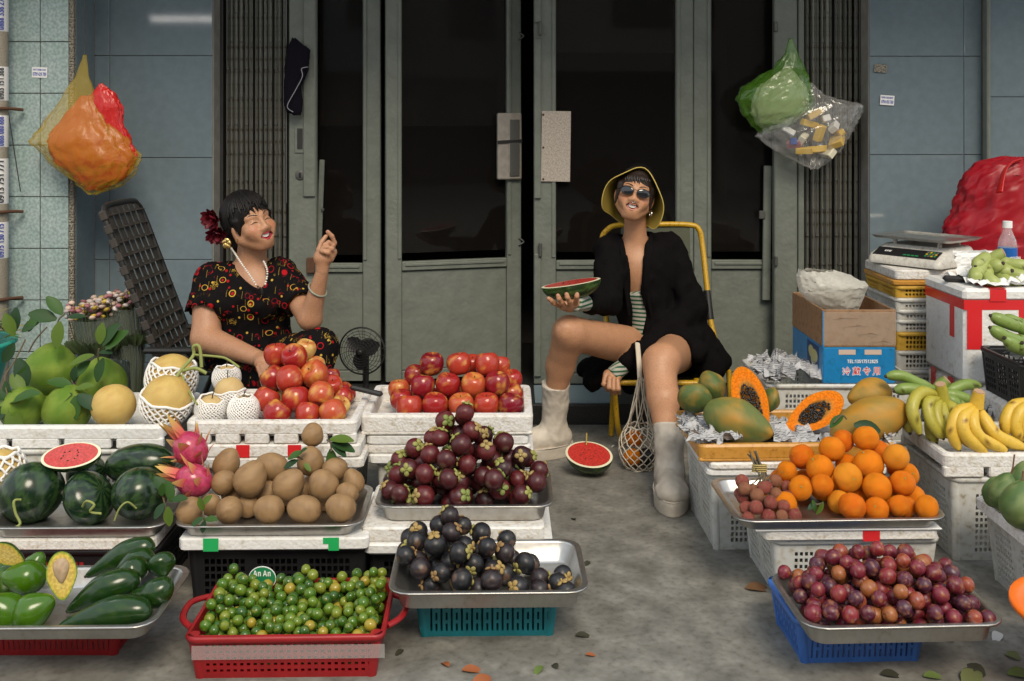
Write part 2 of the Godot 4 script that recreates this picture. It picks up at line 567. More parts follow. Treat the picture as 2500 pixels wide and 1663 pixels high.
func setting() -> void:
	# ground
	var g := MB.new()
	g.quad(Vector3(-60, 0, 60), Vector3(60, 0, 60), Vector3(60, 0, -60), Vector3(-60, 0, -60))
	structure("ground", g.mesh(), M.concrete)
	# doorstep of dark granite with a loose blue tile on it
	var step := structure("doorstep", block(Vector3(0.14, 0.0465, -5.35), Vector3(3.10, 0.093, 1.36), 0.006), M.granite)
	part(step, "tile", block(Vector3(0.285, 0.0995, -4.83), Vector3(0.36, 0.011, 0.30), 0.002), paint("step_tile", Color(0.2, 0.27, 0.31), 0.3), Vector3.ZERO)
	# walls beside the opening, each a masonry slab with its tiles
	var w := structure("wall_left", block(Vector3(-2.5, 1.75, -5.05), Vector3(2.17, 3.5, 0.392), 0.002), M.grout)
	tiles(w, [-1.985, -1.905, -1.418], [0.03, 0.244, 0.731, 1.214, 1.697, 2.18, 2.66, 3.14], -4.854, M.wall_tile)
	var wr := structure("wall_right", block(Vector3(2.9, 1.75, -5.05), Vector3(2.42, 3.5, 0.392), 0.002), M.grout)
	tiles(wr, [1.692, 2.140, 2.225], [0.26, 0.744, 1.228, 1.694, 2.16, 2.63, 3.1], -4.854, M.wall_tile)
	# pilasters
	var pl := structure("wall_pilaster", block(Vector3(-2.72, 1.75, -4.735), Vector3(1.49, 3.5, 0.254), 0.004), M.mortar)
	var px := [-2.935, -2.645, -2.352, -2.120, -1.992]
	tiles(pl, px, [0.085, 0.317, 0.349, 0.581, 0.813, 1.045, 1.277, 1.510, 1.742, 1.974, 2.206, 2.438], -4.608, M.pale_tile, 0.004)
	part(pl, "side_face", block(Vector3(-1.9745, 1.75, -4.735), Vector3(0.004, 3.5, 0.2), 0.0), M.wall_tile)
	part(pl, "corner_trim", block(Vector3(-1.985, 1.75, -4.845), Vector3(0.022, 3.5, 0.018), 0.004), M.mortar)
	var pr := structure("wall_pilaster", block(Vector3(2.98, 1.75, -4.83), Vector3(1.5, 3.5, 0.06), 0.003), M.grout)
	tiles(pr, [2.232, 2.72, 3.2], [0.26, 0.744, 1.5, 2.1, 2.7], -4.80, M.wall_tile)
	part(pr, "corner_trim", block(Vector3(2.226, 1.75, -4.80), Vector3(0.018, 3.5, 0.05), 0.006), M.door_paint)
	# the wall above the doors and the dim room behind them
	structure("lintel_wall", block(Vector3(0.135, 2.95, -5.05), Vector3(3.095, 1.1, 0.39), 0.002), M.grout)
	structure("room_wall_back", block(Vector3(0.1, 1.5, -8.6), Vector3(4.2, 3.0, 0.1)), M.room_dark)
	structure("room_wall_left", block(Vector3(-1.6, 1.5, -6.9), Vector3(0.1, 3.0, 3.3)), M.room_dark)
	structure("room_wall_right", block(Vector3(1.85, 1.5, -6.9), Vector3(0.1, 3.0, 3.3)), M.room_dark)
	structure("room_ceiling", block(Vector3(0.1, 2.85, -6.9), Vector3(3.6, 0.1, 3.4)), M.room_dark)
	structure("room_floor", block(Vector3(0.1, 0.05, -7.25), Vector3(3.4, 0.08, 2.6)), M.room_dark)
	# the canopy over the pavement and the houses across the street, which the tiles and panes mirror
	var aw := thing("awning", "sheet metal awning over the shop front, above the picture", "awning", Vector3(0, 2.62, -4.84))
	part(aw, "sheet", block(Vector3(0, 0.26, 0.6), Vector3(7.0, 0.012, 1.2), 0.0, turned(0, 9)), paint("awning_sheet", Color(0.30, 0.31, 0.30), 0.6))
	for k in 5:
		part(aw, "bracket", block(Vector3(-3.2 + 1.6 * k, 0.22, 0.6), Vector3(0.03, 0.04, 1.15), 0.0, turned(0, 9)), M.dark_steel)
	var house_paint := [Color(0.30, 0.27, 0.22), Color(0.22, 0.24, 0.25), Color(0.33, 0.30, 0.26), Color(0.20, 0.19, 0.17)]
	for k in 4:
		var hx := -11.0 + 6.6 * k
		var house := thing("house", ["cream", "slate grey", "beige", "dark brown"][k] + " terraced house across the street, behind the camera", "house", Vector3(hx, 0, 12.0), "houses across the street")
		part(house, "wall", block(Vector3(0, 3.2 + 0.4 * (k % 2), 2), Vector3(6.5, 6.4 + 0.8 * (k % 2), 4), 0.02), paint("house_paint_%d" % k, house_paint[k], 0.9))
		part(house, "shutter", block(Vector3(0, 1.3, -0.02), Vector3(4.4, 2.6, 0.05), 0.01), M.dark_steel)
		for i in 2:
			part(house, "window", block(Vector3(-1.5 + 3 * i, 4.3, -0.02), Vector3(1.3, 1.5, 0.06), 0.01), M.black)


# ---------------------------------------------------------------- doors and folding gates
func frame_x(px: float, d: float) -> float:
	return (px - 1250.0) * d / 2500.0


func door_leaf(label: String, a: Vector3, b: Vector3, stile_l: float, stile_r: float, sill: float, film_at: float, y0: float) -> Node3D:
	var width := Vector2(b.x - a.x, b.z - a.z).length()
	var t := thing("metal_door", label, "door", Vector3(a.x, 0, a.z), "grey metal doors of the shop front")
	t.rotation.y = -atan2(b.z - a.z, b.x - a.x)
	var top := 2.4
	for s in [[0.0, stile_l], [width - stile_r, stile_r]]:
		if s[1] > 0.001:
			part(t, "stile", block(Vector3(s[0] + s[1] / 2, (y0 + top) / 2, 0), Vector3(s[1], top - y0, 0.036), 0.004), M.door_paint)
			part(t, "bead", block(Vector3(s[0] + (s[1] - 0.012 if s[0] == 0.0 else 0.012), (sill + 0.02 + top) / 2, 0.020), Vector3(0.018, top - sill - 0.03, 0.010), 0.003), M.door_paint)
	var inner := width - stile_l - stile_r
	var mid := stile_l + inner / 2
	part(t, "rail", block(Vector3(mid, top - 0.05, 0), Vector3(inner - 0.002, 0.1, 0.034), 0.003), M.door_paint)
	part(t, "rail", block(Vector3(mid, sill - 0.012, 0.002), Vector3(inner - 0.002, 0.045, 0.036), 0.004), M.door_paint)
	part(t, "bead", block(Vector3(mid, sill - 0.006, 0.022), Vector3(inner - 0.03, 0.014, 0.008), 0.003), M.door_paint)
	part(t, "panel", block(Vector3(mid, (y0 + 0.05 + sill - 0.036) / 2, -0.004), Vector3(inner - 0.002, sill - y0 - 0.09, 0.02), 0.003), M.door_paint)
	part(t, "rail", block(Vector3(mid, y0 + 0.025, 0), Vector3(inner - 0.002, 0.05, 0.034), 0.003), M.door_paint)
	part(t, "pane", block(Vector3(mid, (sill + top) / 2, -0.006), Vector3(inner - 0.004, top - sill - 0.1, 0.004)), M.glass)
	if film_at > 0.0:
		part(t, "film", block(Vector3(mid, (film_at + top) / 2 - 0.03, -0.0105), Vector3(inner - 0.006, top - film_at - 0.1, 0.002)), M.film)
	return t


func folding_gate(label: String, x0: float, x1: float, n: int, stile_a: float, stile_b: float, post_a: float, post_b: float, z: float, seed_: int) -> Node3D:
	var t := thing("folding_gate", label, "gate", Vector3(0, 0.093, z), "folding steel gates pushed open")
	var r := RandomNumberGenerator.new()
	r.seed = seed_
	part(t, "post", block(Vector3((post_a + post_b) / 2, 1.15, -0.03), Vector3(absf(post_b - post_a), 2.3, 0.08), 0.004), M.dark_steel)
	part(t, "track", block(Vector3((x0 + x1) / 2, 0.006, -0.03), Vector3(x1 - x0, 0.012, 0.05), 0.002), M.dark_steel)
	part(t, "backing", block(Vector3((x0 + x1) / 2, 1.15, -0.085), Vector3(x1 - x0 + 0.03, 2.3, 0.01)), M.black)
	var x := x0
	for k in n:
		var w := 0.0125 + 0.004 * r.randf()
		x = lerpf(x0, x1, (k + 0.5) / n) + r.randf_range(-0.004, 0.004)
		var zz := r.randf_range(-0.014, 0.014)
		var bar := MB.new()
		# a U section of folded sheet: two thin flanges and a web
		bar.box(Vector3(0, 1.14, 0), Vector3(w * 0.36, 2.26, 0.006), 0.0015)
		bar.box(Vector3(-w * 0.42, 1.14, -0.012), Vector3(0.0022, 2.258, 0.026), 0.0)
		bar.box(Vector3(w * 0.42, 1.14, -0.012), Vector3(0.0022, 2.258, 0.026), 0.0)
		var o := part(t, "picket", bar.mesh(), M.gate_steel, Vector3(x, 0, zz), turned(r.randf_range(-14, 14)))
		for j in 8:
			part(o, "rivet", block(Vector3(w * 0.1, 0.2 + 0.27 * j + 0.13 * (k % 2), 0.004), Vector3(w * 0.9, 0.008, 0.006), 0.001), M.hardware)
	part(t, "stile", block(Vector3((stile_a + stile_b) / 2, 1.15, 0.0), Vector3(stile_b - stile_a, 2.3, 0.045), 0.005), M.door_paint)
	return t


func doors() -> void:
	var d := 5.05
	var left := folding_gate("bundle of steel gate pickets behind the woman in the patterned dress", frame_x(548, 4.97), frame_x(703, 4.97), 13, frame_x(707, 4.97), frame_x(774, 4.97), frame_x(521, 4.97), frame_x(545, 4.97), -4.97, 5)
	# lock stile: edge strip, slot, keyhole, latch gap
	var sx := frame_x(758, 4.97)
	part(left, "edge_strip", block(Vector3(sx, 1.63, 0.03), Vector3(0.058, 1.4, 0.012), 0.004), M.door_paint)
	part(left, "edge_strip", block(Vector3(sx, 0.28, 0.03), Vector3(0.058, 0.50, 0.012), 0.004), M.door_paint)
	part(left, "latch", block(Vector3(sx + 0.008, 0.60, 0.036), Vector3(0.04, 0.075, 0.016), 0.003), M.rust)
	var slot := part(left, "handle_plate", block(Vector3(frame_x(735, 4.97), 1.204, 0.0255), Vector3(0.052, 0.126, 0.006), 0.002), M.door_paint)
	part(slot, "recess", block(Vector3(frame_x(735, 4.97), 1.21, 0.029), Vector3(0.026, 0.1, 0.004), 0.001), M.dark_steel)
	var disc := MB.new()
	disc.lathe([Vector2(0.024, 0), Vector2(0.024, 0.004), Vector2(0.02, 0.007), Vector2(0.001, 0.007)], 20, Vector3(frame_x(735, 4.97), 1.034, 0.022), turned(0, 90))
	var lock := part(left, "keyhole_plate", disc.mesh(), M.hardware)
	part(lock, "keyhole", block(Vector3(frame_x(735, 4.97), 1.034, 0.03), Vector3(0.010, 0.024, 0.003), 0.001), M.black)
	for y in [0.9, 1.66]:
		part(left, "drop_rod", piece([Vector3(frame_x(702, 4.97), y, 0.03), Vector3(frame_x(702, 4.97), y + 0.62, 0.03)], 0.004, 6), M.hardware)

	var one := door_leaf("narrow door leaf beside the raised hand, its glass half filmed", Vector3(-0.955, 1.346, -5.05), Vector3(-0.646, 1.346, -5.05), 0.0, 0.088, 0.679, 1.345, 0.11)
	part(one, "bolt_bar", block(Vector3(0.012, 0.87, 0.03), Vector3(0.026, 0.66, 0.02), 0.004, turned(0, 0, -2)), M.door_paint)
	part(one, "bolt_knob", block(Vector3(0.03, 0.955, 0.045), Vector3(0.014, 0.014, 0.014), 0.003), M.hardware)
	var two := door_leaf("middle door leaf standing ajar with a steel lock box on its edge", Vector3(-0.618, 1.346, -5), Vector3(0.042, 1.346, -5.2), 0.078, 0.075, 0.690, 1.345, 0.115)
	var lk := part(two, "lock_box", block(Vector3(0.622, 1.263, 0.030), Vector3(0.126, 0.335, 0.03), 0.006), M.plate_steel)
	part(lk, "cover_plate", block(Vector3(0.645, 1.255, 0.048), Vector3(0.052, 0.285, 0.008), 0.003), M.hardware)
	part(lk, "strap", block(Vector3(0.62, 1.287, 0.05), Vector3(0.132, 0.016, 0.006), 0.002, turned(0, 0, 3)), M.black)
	part(lk, "bolt", block(Vector3(0.617, 1.263, 0.047), Vector3(0.007, 0.27, 0.007), 0.002), M.plate_steel)
	for y in [0.78, 1.82]:
		part(two, "staple", piece(curve([Vector3(0.675, y - 0.018, 0.02), Vector3(0.7, y, 0.026), Vector3(0.675, y + 0.018, 0.02)], 4), 0.005, 6), M.hardware)
	var three := door_leaf("door leaf behind the woman in the bucket hat, with a blank sheet screwed to its stile", Vector3(0.107, 1.346, -5.03), Vector3(0.891, 1.346, -5.05), 0.108, 0.086, 0.695, 1.707, 0.10)
	part(three, "edge_strip", block(Vector3(0.017, 1.40, 0.026), Vector3(0.034, 0.78, 0.016), 0.004), M.door_paint)
	part(three, "edge_strip", block(Vector3(0.017, 0.44, 0.026), Vector3(0.034, 0.60, 0.016), 0.004), M.door_paint)
	part(three, "edge_strip", block(Vector3(0.017, 2.12, 0.026), Vector3(0.034, 0.50, 0.016), 0.004), M.door_paint)
	var note := part(three, "screwed_sheet", block(Vector3(0.107, 1.265, 0.028), Vector3(0.143, 0.345, 0.004), 0.0015, turned(0, 0, -0.8)), paint("sheet_board", Color(0.55, 0.48, 0.41), 0.7, {"albedo_texture": T.fine, "tri": 4.0}))
	for y in [1.105, 1.26, 1.42]:
		part(note, "screw", block(Vector3(0.045, y, 0.032), Vector3(0.010, 0.010, 0.006), 0.003), M.rust)
	for y in [0.76, 1.84]:
		part(three, "hinge_pin", block(Vector3(0.03, y, 0.036), Vector3(0.018, 0.07, 0.02), 0.005), M.hardware)
	var four := door_leaf("door leaf between the bucket hat and the hanging green bag", Vector3(0.894, 1.346, -5.05), Vector3(1.293, 1.346, -5.05), 0.086, 0.0, 0.695, -1.0, 0.10)
	part(four, "bolt_bar", block(Vector3(0.356, 0.84, 0.03), Vector3(0.04, 0.66, 0.02), 0.004, turned(0, 0, -0.8)), M.door_paint)
	part(four, "bolt_knob", block(Vector3(0.33, 0.93, 0.04), Vector3(0.03, 0.04, 0.014), 0.003), M.hardware)
	var right := folding_gate("bundle of steel gate pickets behind the white carrier bag", frame_x(1966, 4.97), frame_x(2094, 4.97), 11, frame_x(1888, 4.97), frame_x(1944, 4.97), frame_x(2096, 4.97), frame_x(2119, 4.97), -4.97, 8)
	part(right, "side_channel", block(Vector3(frame_x(1955, 4.97), 1.15, -0.01), Vector3(0.03, 2.3, 0.04), 0.004), M.door_paint)
	for y in [0.62, 1.75]:
		part(right, "hinge_pin", block(Vector3(frame_x(1891, 4.97), y, 0.02), Vector3(0.016, 0.05, 0.03), 0.004), M.hardware)

# ---------------------------------------------------------------- trays, boxes, crates, baskets
func tray_mesh(w: float, d: float, h: float) -> ArrayMesh:
	var b := MB.new()
	var rim := 0.012
	b.loft([rounded(w - 0.07, d - 0.07, 0.03, 0.0), rounded(w - 0.055, d - 0.055, 0.035, 0.004), rounded(w - 2 * rim - 0.012, d - 2 * rim - 0.012, 0.045, h - 0.012), rounded(w - 2 * rim, d - 2 * rim, 0.048, h - 0.006),
		rounded(w, d, 0.055, h - 0.007), rounded(w + 0.004, d + 0.004, 0.057, h - 0.003), rounded(w, d, 0.055, h), rounded(w - 2 * rim, d - 2 * rim, 0.048, h), rounded(w - 2 * rim - 0.008, d - 2 * rim - 0.008, 0.046, h - 0.005),
		rounded(w - 0.064, d - 0.064, 0.033, 0.008), rounded(w - 0.09, d - 0.09, 0.028, 0.003)], true, true)
	return b.mesh()


# at: the middle of the tray's underside
func steel_tray(label: String, at: Vector3, w: float, d: float, h: float, yaw := 0.0) -> Node3D:
	return solo("steel_tray", label, "tray", tray_mesh(w, d, h), M.steel, at, turned(yaw), "steel trays of fruit")


# a shallow open box of foam; notches are cut from the foot of its front wall
func foam_box(called: String, label: String, at: Vector3, w: float, d: float, h: float, wall: float, m: Material, yaw := 0.0, notches := 0, group := "") -> Node3D:
	var t := thing(called, label, "foam box", at, group)
	t.rotation.y = deg_to_rad(yaw)
	var foot := 0.034 if notches > 0 else 0.012
	var deck := 0.02 if notches > 0 else 0.003
	part(t, "base", block(Vector3(0, deck + 0.006, 0), Vector3(w - 2 * wall, 0.012, d - 2 * wall), 0.0), m)
	var f := MB.new()
	f.loft([rounded(w, d, 0.02, foot), rounded(w + 0.004, d + 0.004, 0.022, h - 0.008), rounded(w - 0.004, d - 0.004, 0.02, h), rounded(w - 2 * wall + 0.006, d - 2 * wall + 0.006, 0.012, h), rounded(w - 2 * wall, d - 2 * wall, 0.012, h - 0.006), rounded(w - 2 * wall, d - 2 * wall, 0.012, foot), rounded(w, d, 0.02, foot)], false, false, false)
	part(t, "wall", f.mesh(), m)
	var n := notches + 1
	var gap := 0.017
	var each := (w - gap * notches) / n
	for k in n:
		var x := -w / 2 + each / 2 + k * (each + gap)
		for s in [-1, 1]:
			part(t, "foot", block(Vector3(x, foot / 2 + 0.0005, s * (d / 2 - wall / 2)), Vector3(each, foot, wall), 0.004), m)
	return t


func foam_lid(label: String, at: Vector3, w: float, d: float, h: float, m: Material, yaw := 0.0) -> MeshInstance3D:
	var b := MB.new()
	var r := RandomNumberGenerator.new()
	r.seed = int(absf(at.x) * 1000) + int(absf(at.z) * 77)
	var rings := []
	for k in 4:
		var ring := rounded(w - (0.01 if k == 0 or k == 3 else 0.0), d - (0.01 if k == 0 or k == 3 else 0.0), 0.02, [0.0, 0.005, h - 0.005, h][k], Vector3.ZERO, 5)
		for i in ring.size():
			ring[i] += Vector3(r.randf_range(-1, 1), 0, r.randf_range(-1, 1)) * 0.0018
		rings.append(ring)
	b.loft(rings, true, true, false)
	return solo("foam_slab", label, "foam lid", b.mesh(), m, at, turned(yaw), "flat foam lids stacked under the fruit")


# hole pattern helper: margins and groups of equal holes along a length
func hole_lines(length: float, groups: Array, hole: float, web: float) -> Array:
	var xs := [0.0]
	var open := []
	for g in groups:
		var x: float = g[0] * length
		for k in g[1]:
			xs.append(x)
			xs.append(x + hole)
			open.append(xs.size() - 2)
			x += hole + web
	xs.append(length)
	return [xs, open]


# a plastic crate: four perforated walls, a floor and a rim; w, d at the rim, walls lean in by taper
func crate(called: String, label: String, at: Vector3, w: float, d: float, h: float, m: Material, style: String, yaw := 0.0, taper := 0.012, group := "plastic crates under the fruit") -> Node3D:
	var t := thing(called, label, "basket" if called.ends_with("basket") else "crate", at, group)
	t.rotation.y = deg_to_rad(yaw)
	var b := MB.new()
	for side in 4:
		var turn := Basis(Vector3.UP, side * PI / 2)
		var length := w if side % 2 == 0 else d
		var out := (d if side % 2 == 0 else w) / 2
		var a: Array
		var c: Array
		var lengthb := length - 2 * taper
		match style:
			"crate":
				var n := int(length * 0.30 / 0.0145)
				a = hole_lines(lengthb, [[0.10, n], [0.58, n]], 0.009, 0.0055)
				c = hole_lines(h, [[0.10, int(h * 0.78 / 0.019)]], 0.0125, 0.0065)
			"slots":
				var n2 := int(length * 0.86 / 0.0135)
				a = hole_lines(lengthb, [[0.07, n2]], 0.0055, 0.008)
				c = hole_lines(h, [[0.12, 3]], h * 0.17, h * 0.08)
			"grid":
				var n3 := int(length * 0.88 / 0.0165)
				a = hole_lines(lengthb, [[0.06, n3]], 0.0085, 0.008)
				c = hole_lines(h, [[0.13, int(h * 0.8 / 0.0165)]], 0.0085, 0.008)
			"dark":
				var n4 := int(length * 0.26 / 0.017)
				a = hole_lines(lengthb, [[0.07, n4], [0.38, n4], [0.69, n4]], 0.012, 0.005)
				c = hole_lines(h, [[0.12, int(h * 0.72 / 0.022)]], 0.016, 0.006)
			_:
				a = [[0.0, lengthb], []]
				c = [[0.0, h], []]
		var ox: Array = a[1]
		var oy: Array = c[1]
		var lean := taper
		var foot := turn * Vector3(-lengthb / 2, 0.0, out - lean)
		var head := turn * Vector3(-lengthb / 2, h, out)
		var stagger := style == "slots"
		b.sheet(foot, turn * Vector3.RIGHT, (head - foot) / h, a[0], c[0], 0.004, func(i: int, j: int) -> bool: return not (i in ox and j in oy) if not stagger else not (i in ox and (j in oy or (ox.find(i) % 2 == 0 and j > 1 and j < c[0].size() - 3))))
	var wall := part(t, "wall", b.mesh(), m)
	var f := MB.new()
	f.box(Vector3(0, 0.006, 0), Vector3(w - 2 * taper - 0.008, 0.006, d - 2 * taper - 0.008))
	for sx in [-1, 1]:
		for sz in [-1, 1]:
			var foot := Vector3(sx * (w / 2 - taper - 0.010), 0, sz * (d / 2 - taper - 0.010))
			f.loft([rounded(0.026, 0.026, 0.012, 0.0, foot, 3), rounded(0.03, 0.03, 0.014, h, foot + Vector3(sx * taper * 0.8, 0, sz * taper * 0.8), 3)], true, true)
	part(t, "base", f.mesh(), m)
	var rim := MB.new()
	rim.loft([rounded(w - 0.004, d - 0.004, 0.022, h - 0.016), rounded(w + 0.012, d + 0.012, 0.028, h - 0.015), rounded(w + 0.016, d + 0.016, 0.03, h - 0.006), rounded(w + 0.010, d + 0.010, 0.028, h), rounded(w - 0.006, d - 0.006, 0.02, h), rounded(w - 0.012, d - 0.012, 0.018, h - 0.014)], false, false)
	part(t, "rim", rim.mesh(), m)
	return t


func tape(parent: Node3D, m: Material, at: Vector3, size: Vector3, turn := Basis()) -> void:
	part(parent, "tape_strip", block(at, size, 0.0, turn), m)


func containers() -> void:
	# --- front row
	crate("basket", "dark red basket under the steel tray of avocados", Vector3(-1.20, 0.0, -2.76), 0.40, 0.30, 0.128, M.basket_red, "slots", 0.0, 0.016)
	steel_tray("steel tray heaped with long green avocados", Vector3(-1.105, 0.130, -2.585), 0.50, 0.345, 0.045, 0.8)
	var lime := crate("basket", "bright red basket full of small limes", Vector3(-0.560, 0.0, -2.66), 0.475, 0.315, 0.112, M.basket_red, "grid", 1.2, 0.018)
	for s in [-1, 1]:
		var grip := MB.new()
		grip.tube(curve([Vector3(s * 0.245, 0.10, 0.09), Vector3(s * 0.278, 0.106, 0.05), Vector3(s * 0.282, 0.108, -0.03), Vector3(s * 0.246, 0.104, -0.075)], 5), 0.009, 8, true, 0.8)
		part(lime, "handle", grip.mesh(), M.basket_red)
	part(lime, "clear_wrap", block(Vector3(0.01, 0.072, 0.1585), Vector3(0.47, 0.034, 0.0008)), paint("clear_wrap", Color(0.7, 0.68, 0.66, 0.16), 0.12))
	crate("basket", "teal basket under the tray of blackish mangosteens", Vector3(-0.069, 0.0, -2.850), 0.385, 0.285, 0.126, M.basket_teal, "slots", 1.0, 0.018)
	steel_tray("steel tray of blackish mangosteens on the teal basket", Vector3(-0.062, 0.128, -2.745), 0.51, 0.335, 0.055, 1.0)
	crate("basket", "blue basket under the tray of plums", Vector3(0.878, 0.0, -2.70), 0.335, 0.25, 0.118, M.basket_blue, "slots", 2.4, 0.018)
	steel_tray("steel tray heaped with red plums on the blue basket", Vector3(0.930, 0.120, -2.572), 0.492, 0.31, 0.056, 2.4)

	# --- second row
	crate("crate", "black crate below the watermelon tray", Vector3(-1.27, 0, -3.07), 0.52, 0.34, 0.16, M.crate_black, "dark")
	foam_lid("grimy foam lid between watermelon tray and black crate", Vector3(-1.26, 0.161, -3.06), 0.50, 0.35, 0.033, M.foam, 0.5)
	steel_tray("steel tray of whole watermelons", Vector3(-1.235, 0.195, -3.03), 0.51, 0.335, 0.041, 0.6)
	crate("crate", "black crate behind the red lime basket", Vector3(-0.672, 0, -3.09), 0.505, 0.34, 0.16, M.crate_black, "dark", 0.6)
	var gl := foam_lid("foam lid with two green tapes below the brown sapodillas", Vector3(-0.676, 0.161, -3.07), 0.535, 0.37, 0.036, M.foam_clean, 1.0)
	for x in [-0.175, 0.17]:
		tape(gl, M.tape_green, Vector3(x, 0.0185, 0.1862), Vector3(0.043 if x < 0 else 0.030, 0.0365, 0.0012))
	tape(gl, M.tape_green, Vector3(0.155, 0.028, 0.1864), Vector3(0.030, 0.017, 0.0012))
	steel_tray("steel tray of brown sapodillas", Vector3(-0.692, 0.198, -3.035), 0.53, 0.335, 0.041, 1.0)
	crate("crate", "black crate behind the tray of blackish mangosteens", Vector3(-0.165, 0, -3.13), 0.50, 0.34, 0.135, M.crate_black, "dark")
	foam_lid("thin clean foam lid, lowest below the purple mangosteens", Vector3(-0.155, 0.136, -3.11), 0.54, 0.38, 0.030, M.foam_clean, 0.4)
	foam_lid("thicker grimy foam lid touching the purple mangosteen tray", Vector3(-0.170, 0.167, -3.115), 0.525, 0.37, 0.042, M.foam, 0.2)
	steel_tray("steel tray heaped with purple mangosteens", Vector3(-0.140, 0.210, -3.115), 0.52, 0.335, 0.054, 0.3)
	var oc := crate("crate", "white crate below the tray of oranges", Vector3(0.975, 0, -3.09), 0.475, 0.35, 0.186, M.crate_white, "crate", 1.5, 0.02)
	var rl := foam_lid("foam lid with one red tape below the oranges", Vector3(0.955, 0.187, -3.075), 0.50, 0.37, 0.030, M.foam, 1.5)
	tape(rl, M.tape_red, Vector3(0.055, 0.016, 0.1862), Vector3(0.048, 0.034, 0.0012))
	var cloth := MB.new()
	cloth.box(Vector3.ZERO, Vector3(0.53, 0.005, 0.365), 0.002)
	solo("plastic_sheet", "white plastic sheet between orange tray and foam lid", "sheet", cloth.mesh(), M.paper_white, Vector3(0.945, 0.2205, -3.065), turned(1.5))
	steel_tray("steel tray of oranges and lychees", Vector3(0.920, 0.224, -3.03), 0.605, 0.355, 0.037, 1.8)

	# --- third row
	crate("crate", "white crate hidden behind the watermelons", Vector3(-1.42, 0, -3.46), 0.56, 0.40, 0.33, M.crate_white, "crate")
	foam_box("foam_box", "long foam box holding green pomelos and yellow melons", Vector3(-1.435, 0.332, -3.465), 0.645, 0.42, 0.073, 0.022, M.foam_clean, 0.3, 3)
	crate("crate", "white crate behind the sapodillas", Vector3(-0.765, 0, -3.50), 0.50, 0.38, 0.262, M.crate_white, "crate")
	foam_lid("lower foam lid under the box of pears and apples", Vector3(-0.745, 0.263, -3.485), 0.535, 0.42, 0.034, M.foam, 0.6)
	var rt := foam_lid("upper foam lid with two red tapes under the box of pears", Vector3(-0.752, 0.298, -3.482), 0.53, 0.41, 0.041, M.foam, 0.2)
	for x in [-0.11, 0.055]:
		tape(rt, M.tape_red, Vector3(x, 0.021, 0.2062), Vector3(0.043, 0.04, 0.0012))
	foam_box("foam_box", "notched foam box of netted pears and red apples", Vector3(-0.773, 0.340, -3.485), 0.545, 0.41, 0.074, 0.024, M.foam, 0.4, 5)
	crate("crate", "white crate behind the purple mangosteens", Vector3(-0.21, 0, -3.62), 0.48, 0.38, 0.236, M.crate_white, "crate")
	foam_lid("lowest foam lid under the box of stacked apples", Vector3(-0.205, 0.237, -3.60), 0.55, 0.40, 0.032, M.foam_clean, 0.5)
	foam_lid("middle foam lid under the box of stacked apples", Vector3(-0.21, 0.270, -3.60), 0.545, 0.40, 0.030, M.foam, -0.4)
	foam_lid("top foam lid under the box of stacked apples", Vector3(-0.215, 0.301, -3.60), 0.54, 0.40, 0.032, M.foam_clean, 0.3)
	foam_box("foam_box", "grimy foam box with red apples stacked in rows", Vector3(-0.218, 0.334, -3.595), 0.57, 0.40, 0.068, 0.028, M.foam, 0.3, 0)
	crate("crate", "white crate below the box of papayas", Vector3(0.905, 0, -3.47), 0.55, 0.38, 0.246, M.crate_white, "crate", 2.0, 0.014)
	foam_lid("lower foam lid under the papaya box", Vector3(0.905, 0.247, -3.455), 0.58, 0.40, 0.022, M.foam_clean, 1.2)
	foam_lid("foam lid touching the brown taped papaya box", Vector3(0.905, 0.270, -3.45), 0.57, 0.40, 0.022, M.foam, 2.0)
	foam_box("foam_box", "shallow box wrapped in brown tape holding papayas", Vector3(0.905, 0.293, -3.455), 0.635, 0.40, 0.056, 0.02, M.tape_brown, 1.8, 0)
	crate("crate", "white crate below the ripe bananas", Vector3(1.70, 0, -3.375), 0.66, 0.36, 0.265, M.crate_white, "crate", 0.5, 0.014)
	foam_box("foam_box", "notched foam box of ripe bananas", Vector3(1.685, 0.267, -3.355), 0.69, 0.35, 0.075, 0.022, M.foam, 0.5, 4)
	crate("crate", "white crate below the green mangoes", Vector3(1.72, 0, -2.91), 0.58, 0.37, 0.205, M.crate_white, "crate", 0.0, 0.02)
	foam_lid("plastic wrapped foam lid under the tray of mangoes", Vector3(1.70, 0.206, -2.905), 0.60, 0.39, 0.036, M.foam, 0.0)
	steel_tray("steel tray of green mangoes", Vector3(1.66, 0.243, -2.885), 0.52, 0.335, 0.036, 0.0)
	var bowl := MB.new()
	bowl.lathe([Vector2(0.12, 0), Vector2(0.125, 0.005), Vector2(0.175, 0.165), Vector2(0.188, 0.19), Vector2(0.205, 0.200), Vector2(0.203, 0.212), Vector2(0.176, 0.205), Vector2(0.16, 0.17), Vector2(0.118, 0.008)], 40)
	solo("basin", "orange plastic basin next to the tray of plums", "basin", bowl.mesh(), M.orange_plastic, Vector3(1.405, 0, -2.43))

	# --- back right
	crate("crate", "lower white crate below the blue cardboard box", Vector3(1.235, 0, -3.97), 0.56, 0.42, 0.208, M.crate_white, "crate")
	crate("crate", "upper white crate below the blue cardboard box", Vector3(1.225, 0.209, -3.965), 0.57, 0.42, 0.205, M.crate_white, "crate", -0.5)
	cardboard_box()
